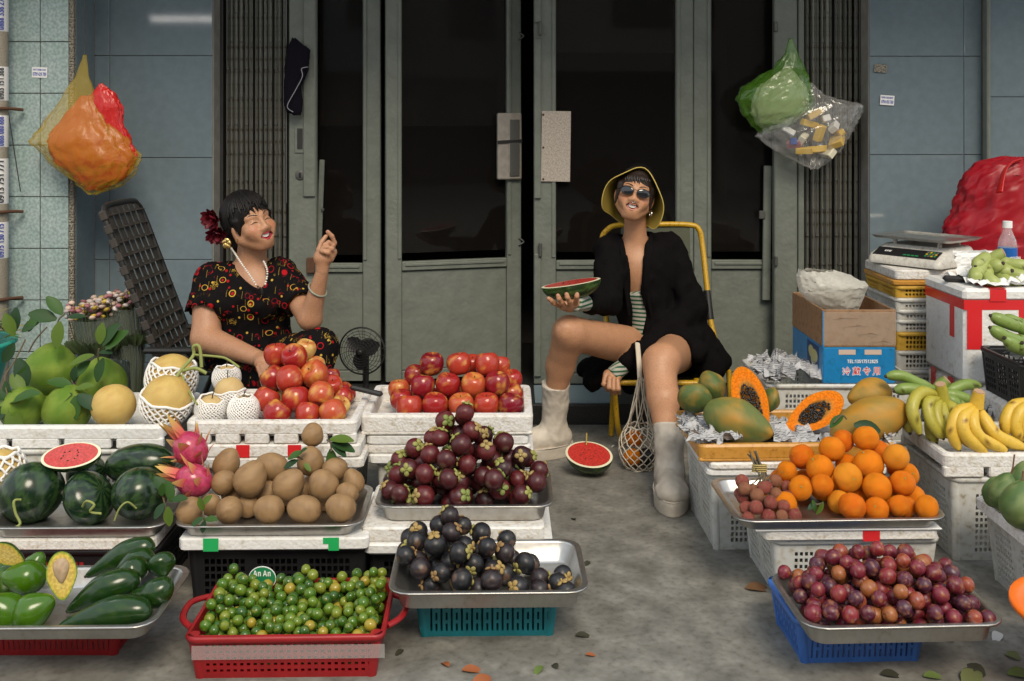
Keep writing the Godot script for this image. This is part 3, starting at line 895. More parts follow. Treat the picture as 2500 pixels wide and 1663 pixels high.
	var stack := [[0.0, 0.145, "crate_white", "lowest white crate under the scale"], [0.146, 0.113, "crate_white", "white crate second from the ground under the scale"], [0.26, 0.112, "crate_white", "pale crate half hidden by the blue cardboard box"], [0.373, 0.076, "crate_white", "white crate below the lower yellow crate"],
		[0.45, 0.075, "crate_yellow", "lower yellow crate in the stack under the scale"], [0.526, 0.05, "crate_white", "white crate above the lower yellow crate"], [0.577, 0.04, "crate_white", "thin white crate in the middle of the scale stack"], [0.618, 0.045, "crate_white", "white crate under the top yellow crate"], [0.664, 0.05, "crate_yellow", "top yellow crate in the stack under the scale"]]
	for s in stack:
		crate("crate", s[3], Vector3(1.745 + rng.randf_range(-0.004, 0.004), s[0], -4.33), 0.375, 0.345, s[1], M[s[2]], "crate", rng.randf_range(-1, 1), 0.006)
	foam_lid("brown taped lid under the scale", Vector3(1.745, 0.715, -4.33), 0.40, 0.37, 0.022, M.tape_brown)
	foam_lid("cracked grey foam slab under the scale", Vector3(1.745, 0.738, -4.33), 0.385, 0.365, 0.040, M.foam, 0.8)
	# big foam box with red tapes, standing on a second one
	var low := thing("foam_box", "lower white foam box with red tape behind the bananas", "foam box", Vector3(1.98, 0, -3.935))
	part(low, "body", block(Vector3(0, 0.205, 0), Vector3(0.63, 0.41, 0.35), 0.02), M.foam)
	tape(low, M.tape_red, Vector3(-0.3155, 0.36, 0.05), Vector3(0.0012, 0.1, 0.05))
	tape(low, M.tape_red, Vector3(-0.3155, 0.36, -0.11), Vector3(0.0012, 0.1, 0.045))
	var big := thing("foam_box", "tall white foam box with red tape around its lid", "foam box", Vector3(1.98, 0.412, -3.93))
	part(big, "body", block(Vector3(0, 0.152, 0), Vector3(0.645, 0.302, 0.355), 0.012), M.foam_clean)
	part(big, "lid", block(Vector3(0, 0.329, 0), Vector3(0.652, 0.048, 0.362), 0.012), M.foam_clean)
	tape(big, M.tape_red, Vector3(0.0, 0.293, 0.1782), Vector3(0.646, 0.036, 0.0014))
	tape(big, M.tape_red, Vector3(-0.3232, 0.293, 0.0), Vector3(0.0014, 0.036, 0.356))
	tape(big, M.tape_red, Vector3(-0.285, 0.205, 0.1784), Vector3(0.055, 0.15, 0.0014))
	tape(big, M.tape_red, Vector3(-0.095, 0.205, 0.1784), Vector3(0.055, 0.15, 0.0014))
	tape(big, M.tape_red, Vector3(-0.3234, 0.22, 0.075), Vector3(0.0014, 0.125, 0.04))
	tape(big, M.tape_red, Vector3(-0.20, 0.3285, 0.1818), Vector3(0.06, 0.044, 0.0012))
	tape(big, M.tape_red, Vector3(-0.20, 0.3535, 0.12), Vector3(0.06, 0.0012, 0.12))
	# black crate of green bananas on a foam box
	part(thing("foam_box", "plain foam box behind the ripe bananas, carrying the black crate", "foam box", Vector3(2.0, 0, -3.63)), "body", block(Vector3(0, 0.205, 0), Vector3(0.62, 0.41, 0.22), 0.015), M.foam)
	crate("crate", "black crate of green bananas", Vector3(1.955, 0.411, -3.555), 0.52, 0.30, 0.155, M.crate_black, "dark", 0.0, 0.014)
	# boxes against the wall that carry the red bag
	var wb := thing("foam_box", "foam boxes by the right wall under the red bag", "foam box", Vector3(2.32, 0, -4.50))
	part(wb, "body", block(Vector3(0, 0.19, 0), Vector3(0.66, 0.38, 0.42), 0.015), M.foam)
	part(wb, "lid", block(Vector3(0, 0.56, 0), Vector3(0.66, 0.358, 0.42), 0.015), M.foam)


func cardboard_box() -> void:
	paint("cardboard", Color(0.29, 0.165, 0.085), 0.6, {"albedo_texture": T.grime, "tri": 2.0})
	paint("box_blue", Color(0.012, 0.20, 0.47), 0.3, {"albedo_texture": T.smears, "tri": 2.2})
	var t := thing("cardboard_box", "blue and brown cardboard fruit box wrapped in clear tape", "box", Vector3(1.274, 0.4155, -3.96))
	part(t, "lower_half", block(Vector3(0, 0.067, 0), Vector3(0.266, 0.134, 0.41), 0.004), M.box_blue)
	var up := MB.new()
	for s in [[Vector3(0, 0.203, 0.2015), Vector3(0.268, 0.137, 0.007)], [Vector3(0, 0.203, -0.2015), Vector3(0.268, 0.137, 0.007)], [Vector3(-0.1305, 0.203, 0), Vector3(0.007, 0.137, 0.396)], [Vector3(0.1305, 0.203, 0), Vector3(0.007, 0.137, 0.396)]]:
		up.box(s[0], s[1], 0.002)
	up.box(Vector3(0, 0.14, 0), Vector3(0.25, 0.006, 0.39))
	part(t, "upper_half", up.mesh(), M.cardboard)
	part(t, "corner_stripe", block(Vector3(-0.1325, 0.2, 0.2056), Vector3(0.006, 0.132, 0.0012)), M.box_blue)
	# creased clear tape
	var r := RandomNumberGenerator.new()
	r.seed = 12
	var band := MB.new()
	var rows := []
	for j in 7:
		var row := []
		for i in 22:
			row.append(Vector3(-0.133 + 0.266 * i / 21.0, 0.142 + 0.122 * j / 6.0, 0.2068 + r.randf() * 0.0035))
		rows.append(row)
	band.loft(rows, false, false, true, false)
	part(t, "clear_tape", band.mesh(), paint("clear_tape", Color(0.6, 0.5, 0.4, 0.28), 0.12))
	for k in 4:
		part(t, "torn_crease", piece([Vector3(-0.11 + 0.05 * k, 0.235 - 0.028 * k, 0.2072), Vector3(-0.06 + 0.05 * k, 0.243 - 0.028 * k, 0.2085), Vector3(0.0 + 0.04 * k, 0.240 - 0.03 * k, 0.2072)], [0.0006, 0.002, 0.0006], 5, 0.5), M.cardboard)
	lettering(t, "telephone_number", "TEL:13517512825", 0.013, M.ink_white, Vector3(0.012, 0.082, 0.2057), Basis(), 0.112)
	# four large red characters with white edges, drawn stroke by stroke
	var pr := Print.new(512, 128, Color(0.10, 0.48, 0.72))
	var red := Color(0.78, 0.10, 0.12)
	var strokes := [
		[[8, 22, 20, 34], [6, 62, 18, 50], [10, 100, 26, 70], [62, 10, 36, 50], [62, 10, 92, 50], [50, 52, 76, 52], [44, 70, 82, 70], [82, 70, 62, 92], [54, 84, 70, 104]],
		[[6, 20, 94, 20], [32, 8, 32, 32], [66, 8, 66, 32], [14, 40, 92, 40], [14, 40, 14, 80], [14, 80, 4, 104], [26, 50, 26, 98], [34, 54, 58, 54], [34, 54, 34, 90], [34, 90, 58, 90], [36, 72, 56, 72], [46, 54, 46, 90], [70, 32, 72, 70], [72, 70, 92, 104], [90, 52, 62, 98], [80, 30, 90, 36]],
		[[20, 26, 82, 26], [8, 48, 94, 48], [52, 8, 34, 66], [34, 66, 76, 66], [76, 66, 50, 92], [40, 80, 62, 104]],
		[[22, 14, 22, 74], [22, 74, 6, 104], [22, 14, 84, 14], [84, 14, 84, 96], [84, 96, 70, 92], [24, 42, 82, 42], [24, 68, 82, 68], [53, 14, 53, 102]]]
	for pass_ in 2:
		for k in 4:
			for s in strokes[k]:
				var o := Vector2(14 + 128 * k, 8)
				pr.line(o + Vector2(s[0], s[1]), o + Vector2(s[2], s[3]), 19.0 if pass_ == 0 else 9.0, Color(0.92, 0.92, 0.92) if pass_ == 0 else red)
	print_panel(t, "red_characters", pr.texture(), Vector3(0.008, 0.047, 0.2058), Vector2(0.148, 0.037))
	for k in 2:
		part(t, "paper_label", block(Vector3(-0.045 + 0.095 * k, 0.116, 0.2058), Vector3(0.062, 0.018, 0.0012)), paint("label_paper_%d" % k, Color(0.55, 0.42, 0.34), 0.7))
	# pale fruit printed on the left side
	var fp := Print.new(128, 128, Color(0.03, 0.22, 0.42))
	for q in [[44, 46, 30], [84, 56, 30], [66, 82, 26]]:
		fp.dot(q[0], q[1], q[2], Color(0.72, 0.70, 0.48))
	print_panel(t, "printed_fruit", fp.texture(), Vector3(-0.1336, 0.075, 0.08), Vector2(0.15, 0.10), turned(-90))


# a flat printed rectangle with its own texture coordinates
func print_panel(parent: Node3D, called: String, tx: Texture2D, at: Vector3, size: Vector2, turn := Basis(), rough := 0.4) -> MeshInstance3D:
	var m := StandardMaterial3D.new()
	m.resource_name = called
	m.albedo_texture = tx
	m.roughness = rough
	var q := QuadMesh.new()
	q.size = size
	return part(parent, called, q, m, at, turn)

# ---------------------------------------------------------------- fruit shapes (unit size)
func orb(segments: int, rows: int, shape: Callable, colour: Callable) -> ArrayMesh:
	var b := MB.new()
	var rings := []
	for k in rows + 1:
		var a := -PI / 2 + PI * (k + (0.2 if k == 0 else (-0.2 if k == rows else 0.0))) / rows
		var ring := []
		for i in segments:
			var t := TAU * i / segments
			ring.append(Vector3(cos(a) * cos(t), sin(a), -cos(a) * sin(t)))
		rings.append(ring)
	var solid := []
	var tints := []
	for r in rings:
		var ring := []
		for p in r:
			ring.append(shape.call(p))
			tints.append(colour.call(p))
		solid.append(ring)
	b.loft(solid)
	for i in tints.size():
		b.c[i] = tints[i]
	b.col = tints[0]
	b.fan(solid[0], false)
	b.col = tints[-1]
	b.fan(solid[-1], true)
	return b.mesh()


func n3(p: Vector3, f: float, o := 0.0) -> float:
	return noise.get_noise_3d(p.x * f + o * 7.3, p.y * f - o * 3.1, p.z * f + o * 5.7)


func mixc(a: Color, b: Color, t: float) -> Color:
	return a.lerp(b, clampf(t, 0.0, 1.0))


func sphere_shape(squash: float, wobble: float, o: float, dimple := 0.0) -> Callable:
	return func(p: Vector3) -> Vector3:
		var q := p * (1.0 + wobble * n3(p, 1.3, o))
		q.y *= squash
		var r := Vector2(p.x, p.z).length()
		if p.y > 0.0:
			q.y -= dimple * exp(-r * r / 0.05)
		return q


var FRUIT := {}


func fruit_meshes() -> void:
	paint("skin", Color(1, 1, 1), 0.42, {"tint": 1, "albedo_texture": T.fine, "tri": 1.5})
	paint("skin_glossy", Color(1, 1, 1), 0.22, {"tint": 1, "albedo_texture": T.fine, "tri": 3.0})
	paint("skin_matte", Color(1, 1, 1), 0.62, {"tint": 1, "albedo_texture": greys(71, 0.12, 0.82, 1.0, 3), "tri": 1.2})
	paint("skin_pored", Color(1, 1, 1), 0.45, {"metallic_specular": 0.35, "tint": 1, "albedo_texture": greys(73, 0.1, 0.88, 1.0, 2), "tri": 1.6, "bump": [greys(73, 0.1, 0, 1, 2), 0.15]})
	paint("soft_flesh", Color(1, 1, 1), 0.6, {"tint": 1, "metallic_specular": 0.2, "albedo_texture": T.fine, "tri": 4.0})
	paint("leaf", Color(1, 1, 1), 0.5, {"metallic_specular": 0.35, "tint": 1, "cull_mode": BaseMaterial3D.CULL_DISABLED, "back": Color(0.12, 0.16, 0.04)})
	paint("twig", Color(0.11, 0.085, 0.05), 0.85)
	paint("stem_green", Color(0.24, 0.27, 0.07), 0.6)
	paint("stem_dark", Color(0.04, 0.028, 0.018), 0.8)
	paint("flesh_red", Color(0.62, 0.045, 0.035), 0.3, {"albedo_texture": greys(77, 0.06, 0.78, 1.0, 5), "tri": 6.0})
	paint("rind_white", Color(0.72, 0.68, 0.48), 0.4)
	paint("foam_net", Color(0.82, 0.80, 0.77), 0.8)
	paint("sticker", Color(0.85, 0.85, 0.84), 0.4)
	FRUIT.apple = []
	for k in 7:
		var o := k * 2.7
		var red: Color = [Color(0.40, 0.022, 0.022), Color(0.50, 0.05, 0.028), Color(0.30, 0.014, 0.026), Color(0.58, 0.10, 0.04), Color(0.45, 0.03, 0.025), Color(0.62, 0.20, 0.055), Color(0.24, 0.010, 0.022)][k]
		var gold: Color = Color(0.74, 0.33, 0.07) if k != 5 else Color(0.80, 0.52, 0.16)
		FRUIT.apple.append(orb(26, 18, func(p: Vector3) -> Vector3:
			var r := Vector2(p.x, p.z).length()
			var rr := pow(r, 0.72) if r > 0.0001 else 0.0
			var q := Vector3(p.x / maxf(r, 0.001) * rr, p.y * 0.93, p.z / maxf(r, 0.001) * rr)
			q *= 1.09 + 0.05 * n3(p, 0.9, o)
			q.x *= lerpf(0.90, 1.0, p.y * 0.5 + 0.5)
			q.z *= lerpf(0.90, 1.0, p.y * 0.5 + 0.5)
			q.y -= signf(p.y) * (0.30 if p.y > 0 else 0.2) * exp(-r * r / 0.10)
			return q,
			func(p: Vector3) -> Color:
				var ang := atan2(p.z, p.x)
				var streak := n3(Vector3(cos(ang), p.y * 0.12, sin(ang)), 6.0, o) * 0.42
				var patch := n3(p, 0.85, o + 9.0)
				var t := smoothstep(0.05, 0.55, patch + streak * 0.8 + (0.1 if k == 3 else (0.35 if k == 5 else -0.03)))
				return mixc(red, gold, t) * (1.0 + 0.12 * n3(p, 7.0, o))))
	FRUIT.orange = []
	for k in 4:
		var o := k * 3.1
		var base: Color = [Color(0.93, 0.22, 0.004), Color(0.95, 0.26, 0.006), Color(0.90, 0.185, 0.004), Color(0.93, 0.33, 0.02)][k]
		FRUIT.orange.append(orb(24, 16, sphere_shape(0.95, 0.05, o, 0.06), func(p: Vector3) -> Color: return mixc(base, Color(0.92, 0.34, 0.015), n3(p, 1.2, o) * 0.9) * (1.0 - 0.10 * absf(n3(p, 5.0, o)))))
	FRUIT.lime = []
	for k in 6:
		var o := k * 1.9
		var base: Color = [Color(0.045, 0.13, 0.012), Color(0.075, 0.18, 0.015), Color(0.13, 0.23, 0.02), Color(0.032, 0.105, 0.014), Color(0.20, 0.26, 0.025), Color(0.40, 0.30, 0.03)][k]
		FRUIT.lime.append(orb(14, 10, sphere_shape(1.04, 0.06, o), func(p: Vector3) -> Color: return mixc(base, Color(0.36, 0.36, 0.06), n3(p, 1.1, o) * 1.1 + (0.25 if p.y > 0.85 else 0.0)) * (1.0 + 0.15 * n3(p, 5.0, o))))
	FRUIT.plum = []
	for k in 7:
		var o := k * 4.3
		var a: Color = [Color(0.16, 0.014, 0.030), Color(0.27, 0.024, 0.034), Color(0.34, 0.065, 0.035), Color(0.11, 0.012, 0.034), Color(0.38, 0.12, 0.035), Color(0.22, 0.02, 0.04), Color(0.085, 0.016, 0.04)][k]
		FRUIT.plum.append(orb(20, 13, func(p: Vector3) -> Vector3:
			var q := p * (1.0 + 0.05 * n3(p, 1.1, o))
			var groove := exp(-pow(p.x / 0.12, 2.0)) * (0.06 if p.z > 0 else 0.0)
			q *= 1.0 - groove
			q.y *= 0.96
			if p.y > 0:
				q.y -= 0.12 * exp(-(p.x * p.x + p.z * p.z) / 0.05)
			return q,
			func(p: Vector3) -> Color:
				var c := mixc(a, Color(0.42, 0.17, 0.05), (n3(p, 1.0, o) - 0.12) * 2.2)
				c = mixc(c, a * 0.6, (n3(p, 2.1, o + 3.0) - 0.1) * 2.0)
				return mixc(c, Color(0.30, 0.25, 0.28), (n3(p, 2.6, o + 6.0) - 0.26) * 2.0)))
	FRUIT.mangosteen = []
	for k in 6:
		var o := k * 3.7
		var a: Color = [Color(0.072, 0.010, 0.013), Color(0.115, 0.013, 0.016), Color(0.036, 0.009, 0.014), Color(0.017, 0.018, 0.021), Color(0.024, 0.017, 0.020), Color(0.013, 0.015, 0.018)][k]
		FRUIT.mangosteen.append(orb(20, 13, sphere_shape(0.93, 0.04, o), func(p: Vector3) -> Color:
			var c := mixc(a, a * 1.7 + Color(0.02, 0.011, 0.007), (n3(p, 1.6, o) - 0.05) * 1.8)
			c = mixc(c, Color(0.19, 0.10, 0.06), (n3(p, 3.4, o + 5.0) - 0.30) * 1.6)
			return mixc(c, Color(0.16, 0.09, 0.06), 0.8 if p.y < -0.955 else 0.0)))
	var sep := MB.new()
	for k in 4:
		var t := TAU * k / 4 + 0.3
		var out := Vector3(cos(t), 0, sin(t))
		sep.ball(out * 0.38 + Vector3(0, 0.95, 0), Vector3(0.31, 0.13, 0.27), Basis(out, Vector3.UP, out.cross(Vector3.UP)) * turned(0, 0, -16), 9, 5)
	sep.tube([Vector3(0, 0.9, 0), Vector3(0.03, 1.12, 0.02), Vector3(0.08, 1.28, 0.03)], [0.15, 0.11, 0.13], 7)
	FRUIT.calyx = sep.mesh()
	FRUIT.sapodilla = []
	for k in 4:
		var o := k * 2.2
		FRUIT.sapodilla.append(orb(22, 16, func(p: Vector3) -> Vector3:
			var q := p * (1.0 + 0.07 * n3(p, 0.9, o))
			q.y *= [1.08, 1.2, 1.12, 1.25][k]
			var w: float = 1.0 - [0.06, 0.16, 0.22, 0.10][k] * (p.y + 0.2)
			return Vector3(q.x * w, q.y, q.z * w),
			func(p: Vector3) -> Color: return mixc(Color(0.36, 0.215, 0.095), Color(0.24, 0.135, 0.06), n3(p, 1.4, o) * 1.2 + 0.15) * (1.0 + 0.14 * n3(p, 9.0, o))))
	FRUIT.lychee = []
	for k in 3:
		var o := k * 5.2
		FRUIT.lychee.append(orb(18, 12, func(p: Vector3) -> Vector3: return p * (1.0 + 0.10 * n3(p, 5.0, o)), func(p: Vector3) -> Color: return mixc([Color(0.40, 0.09, 0.075), Color(0.34, 0.06, 0.06), Color(0.40, 0.16, 0.09)][k], Color(0.36, 0.20, 0.11), n3(p, 5.0, o) * 1.5 + 0.15)))
	FRUIT.pomelo = []
	for k in 3:
		var o := k * 1.7
		FRUIT.pomelo.append(orb(28, 20, func(p: Vector3) -> Vector3:
			var up := clampf(p.y, 0.0, 1.0)
			var w: float = 1.0 - [0.34, 0.16, 0.10][k] * up * up
			var q := p * (1.0 + 0.03 * n3(p, 1.0, o))
			return Vector3(q.x * w, q.y * [1.06, 1.0, 0.94][k], q.z * w),
			func(p: Vector3) -> Color: return mixc(Color(0.125, 0.235, 0.022), Color(0.24, 0.33, 0.045), n3(p, 1.0, o) * 1.6 + 0.3) * (1.0 + 0.10 * n3(p, 9.0, o))))
	FRUIT.melon = orb(28, 20, sphere_shape(0.97, 0.02, 1.0), func(p: Vector3) -> Color: return mixc(Color(0.68, 0.47, 0.14), Color(0.60, 0.36, 0.09), n3(p, 2.0, 1.0) * 1.3 + 0.1) * (1.0 + 0.12 * n3(p, 8.0, 2.0)))
	FRUIT.pear = orb(24, 16, sphere_shape(0.95, 0.03, 5.0, 0.12), func(p: Vector3) -> Color: return mixc(Color(0.70, 0.50, 0.22), Color(0.56, 0.35, 0.12), n3(p, 1.5, 4.0)))
	FRUIT.watermelon = []
	for k in 3:
		var o := k * 2.9
		FRUIT.watermelon.append(orb(64, 32, func(p: Vector3) -> Vector3: return p * (1.0 + 0.015 * n3(p, 1.2, o)), func(p: Vector3) -> Color:
			var ang := atan2(p.z, p.x)
			var stripe := sin(ang * 11.0 + 3.0 * n3(p, 3.0, o)) + 1.6 * n3(p, 5.5, o + 2.0)
			var c := mixc(Color(0.011, 0.028, 0.012), Color(0.040, 0.082, 0.026), smoothstep(-0.5, 1.1, stripe))
			return c * (1.0 + 0.3 * n3(p, 9.0, o))))
	FRUIT.avocado = []
	for k in 4:
		var o := k * 1.3
		var long: float = [2.5, 2.2, 1.25, 1.1][k]
		FRUIT.avocado.append(orb(22, 22, func(p: Vector3) -> Vector3:
			var t := p.y * 0.5 + 0.5
			var w: float = 1.0 - ([0.55, 0.5, 0.30, 0.18][k] as float) * smoothstep(0.35, 1.0, t)
			w *= pow(maxf(Vector2(p.x, p.z).length(), 0.05), -0.32) if k < 2 else 1.0
			var bend: float = [0.28, 0.2, 0.0, 0.0][k] * p.y * p.y
			return Vector3(p.x * w + bend, p.y * long, p.z * w) * (1.0 + 0.02 * n3(p, 2.0, o)),
			func(p: Vector3) -> Color: return mixc([Color(0.013, 0.045, 0.008), Color(0.016, 0.05, 0.009), Color(0.060, 0.16, 0.006), Color(0.045, 0.12, 0.008)][k], Color(0.07, 0.13, 0.02), n3(p * Vector3(1, long, 1), 3.2, o) * 0.7) * (1.0 + 0.16 * n3(p * Vector3(1, long, 1), 7.0, o))))
	FRUIT.papaya = []
	for k in 3:
		var o := k * 4.1
		FRUIT.papaya.append(orb(28, 24, func(p: Vector3) -> Vector3:
			var t := p.y * 0.5 + 0.5
			var w := 1.0 - 0.30 * smoothstep(0.45, 1.0, t) + 0.03 * cos(5.0 * atan2(p.z, p.x))
			return Vector3(p.x * w, p.y * [1.75, 1.3, 1.8][k], p.z * w) * (1.0 + 0.03 * n3(p, 1.3, o)),
			func(p: Vector3) -> Color:
				var c := mixc([Color(0.15, 0.185, 0.045), Color(0.10, 0.15, 0.035), Color(0.40, 0.24, 0.035)][k], Color(0.58, 0.27, 0.022), n3(p, 0.8, o) * 1.3 + 0.1 + [0.0, 0.0, 0.2][k])
				c = mixc(c, Color(0.17, 0.19, 0.05), (n3(p, 1.8, o + 4.0)) * 0.8)
				return c * (1.0 + 0.13 * n3(p, 8.0, o))))
	FRUIT.mango = orb(26, 18, func(p: Vector3) -> Vector3:
		var w := 1.0 - 0.25 * clampf(p.y, 0.0, 1.0)
		return Vector3(p.x * w, p.y * 1.12, p.z * w * 0.94) * (1.0 + 0.04 * n3(p, 1.2, 2.0)), func(p: Vector3) -> Color: return mixc(Color(0.085, 0.16, 0.04), Color(0.22, 0.28, 0.10), n3(p, 1.1, 3.0) * 1.5 + 0.2) * (1.0 + 0.15 * n3(p, 7.0, 1.0)))


# ---------------------------------------------------------------- heaps
# drops spheres one after another onto a floor and onto each other; mound(x, z) is how high the heap may reach
func heap(n: int, r: float, spread: float, c: Vector3, w: float, d: float, floor_y: float, mound: Callable, tries := 16, seed_ := 1, slope := 0.0) -> Array:
	var g := RandomNumberGenerator.new()
	g.seed = seed_
	var out := []
	var xs := PackedFloat32Array()
	var ys := PackedFloat32Array()
	var zs := PackedFloat32Array()
	var rs := PackedFloat32Array()
	for k in n:
		var rr := r * (1.0 + g.randf_range(-spread, spread))
		var best := Vector3.ZERO
		var score := 1e9
		for t in tries:
			var x := c.x + g.randf_range(-0.5, 0.5) * (w - 2 * rr)
			var z := c.z + g.randf_range(-0.5, 0.5) * (d - 2 * rr)
			var y := floor_y + rr
			for j in xs.size():
				var dx := x - xs[j]
				var s := rr + rs[j]
				if dx > s or dx < -s:
					continue
				var dz := z - zs[j]
				var q := s * s - dx * dx - dz * dz
				if q > 0.0:
					y = maxf(y, ys[j] + sqrt(q))
			var lim: float = mound.call(x, z)
			if y + rr * 0.4 > lim or (y - rr < floor_y + 0.03 and (absf(x - c.x) > w / 2 - rr - slope or absf(z - c.z) > d / 2 - rr - slope)):
				continue
			if y < score:
				score = y
				best = Vector3(x, y, z)
		if score < 1e8:
			xs.append(best.x)
			ys.append(best.y)
			zs.append(best.z)
			rs.append(rr)
			out.append([best, rr])
	return out


# pushes overlapping fruit apart, then lets each sink until it touches something
func settle(list: Array, floor_y: float, lo: Vector2, hi: Vector2, sink := 0.02) -> Array:
	for it in 14:
		for i in list.size():
			for j in range(i + 1, list.size()):
				var v: Vector3 = list[j][0] - list[i][0]
				var s: float = (list[i][1] + list[j][1]) * 0.985
				var l := v.length()
				if l < s and l > 0.0001:
					var push := v / l * (s - l) * 0.5
					list[i][0] -= push
					list[j][0] += push
		for f in list:
			f[0].x = clampf(f[0].x, lo.x + f[1], hi.x - f[1])
			f[0].z = clampf(f[0].z, lo.y + f[1], hi.y - f[1])
			f[0].y = maxf(f[0].y, floor_y + f[1])
	var order := range(list.size())
	order.sort_custom(func(a: int, b: int) -> bool: return list[a][0].y < list[b][0].y)
	for k in order.size():
		var f: Array = list[order[k]]
		var y: float = maxf(floor_y + f[1], f[0].y - sink)
		for m in k:
			var g: Array = list[order[m]]
			var dx: float = f[0].x - g[0].x
			var dz: float = f[0].z - g[0].z
			var s: float = (f[1] + g[1]) * 0.985
			var q := s * s - dx * dx - dz * dz
			if q > 0.0:
				y = maxf(y, g[0].y + sqrt(q))
		f[0].y = minf(y, f[0].y + 0.012)
	return list


# hidden fruit that carry the ones the list names
func carriers(list: Array, r: float, floor_y: float, lo: Vector2, hi: Vector2, levels := 1) -> Array:
	var out := []
	for lv in levels:
		var y := floor_y + r + lv * r * 1.5
		var z := lo.y + r + (lv % 2) * r
		var row := 0
		while z <= hi.y - r:
			var x := lo.x + r + (row % 2) * r + (lv % 2) * r
			while x <= hi.x - r:
				var p := Vector3(x, y, z)
				var ok := false
				for f in list:
					var v: Vector3 = f[0] - p
					if v.length() < 0.86 * (r + f[1]):
						ok = false
						break
					if v.y > 0.4 * r and Vector2(v.x, v.z).length() < 2.0 * r:
						ok = true
				if ok:
					out.append([p, r])
				x += 2 * r
			z += 1.75 * r
			row += 1
	return out


func place_fruit(called: String, label: String, category: String, mesh: Mesh, m: Material, f: Array, turn: Basis, group: String) -> MeshInstance3D:
	return solo(called, label, category, mesh, m, f[0], turn * Basis.from_scale(Vector3.ONE * f[1]), group)


func lean(amount: float) -> Basis:
	return turned(rng.randf() * 360.0, rng.randf_range(-amount, amount), rng.randf_range(-amount, amount))


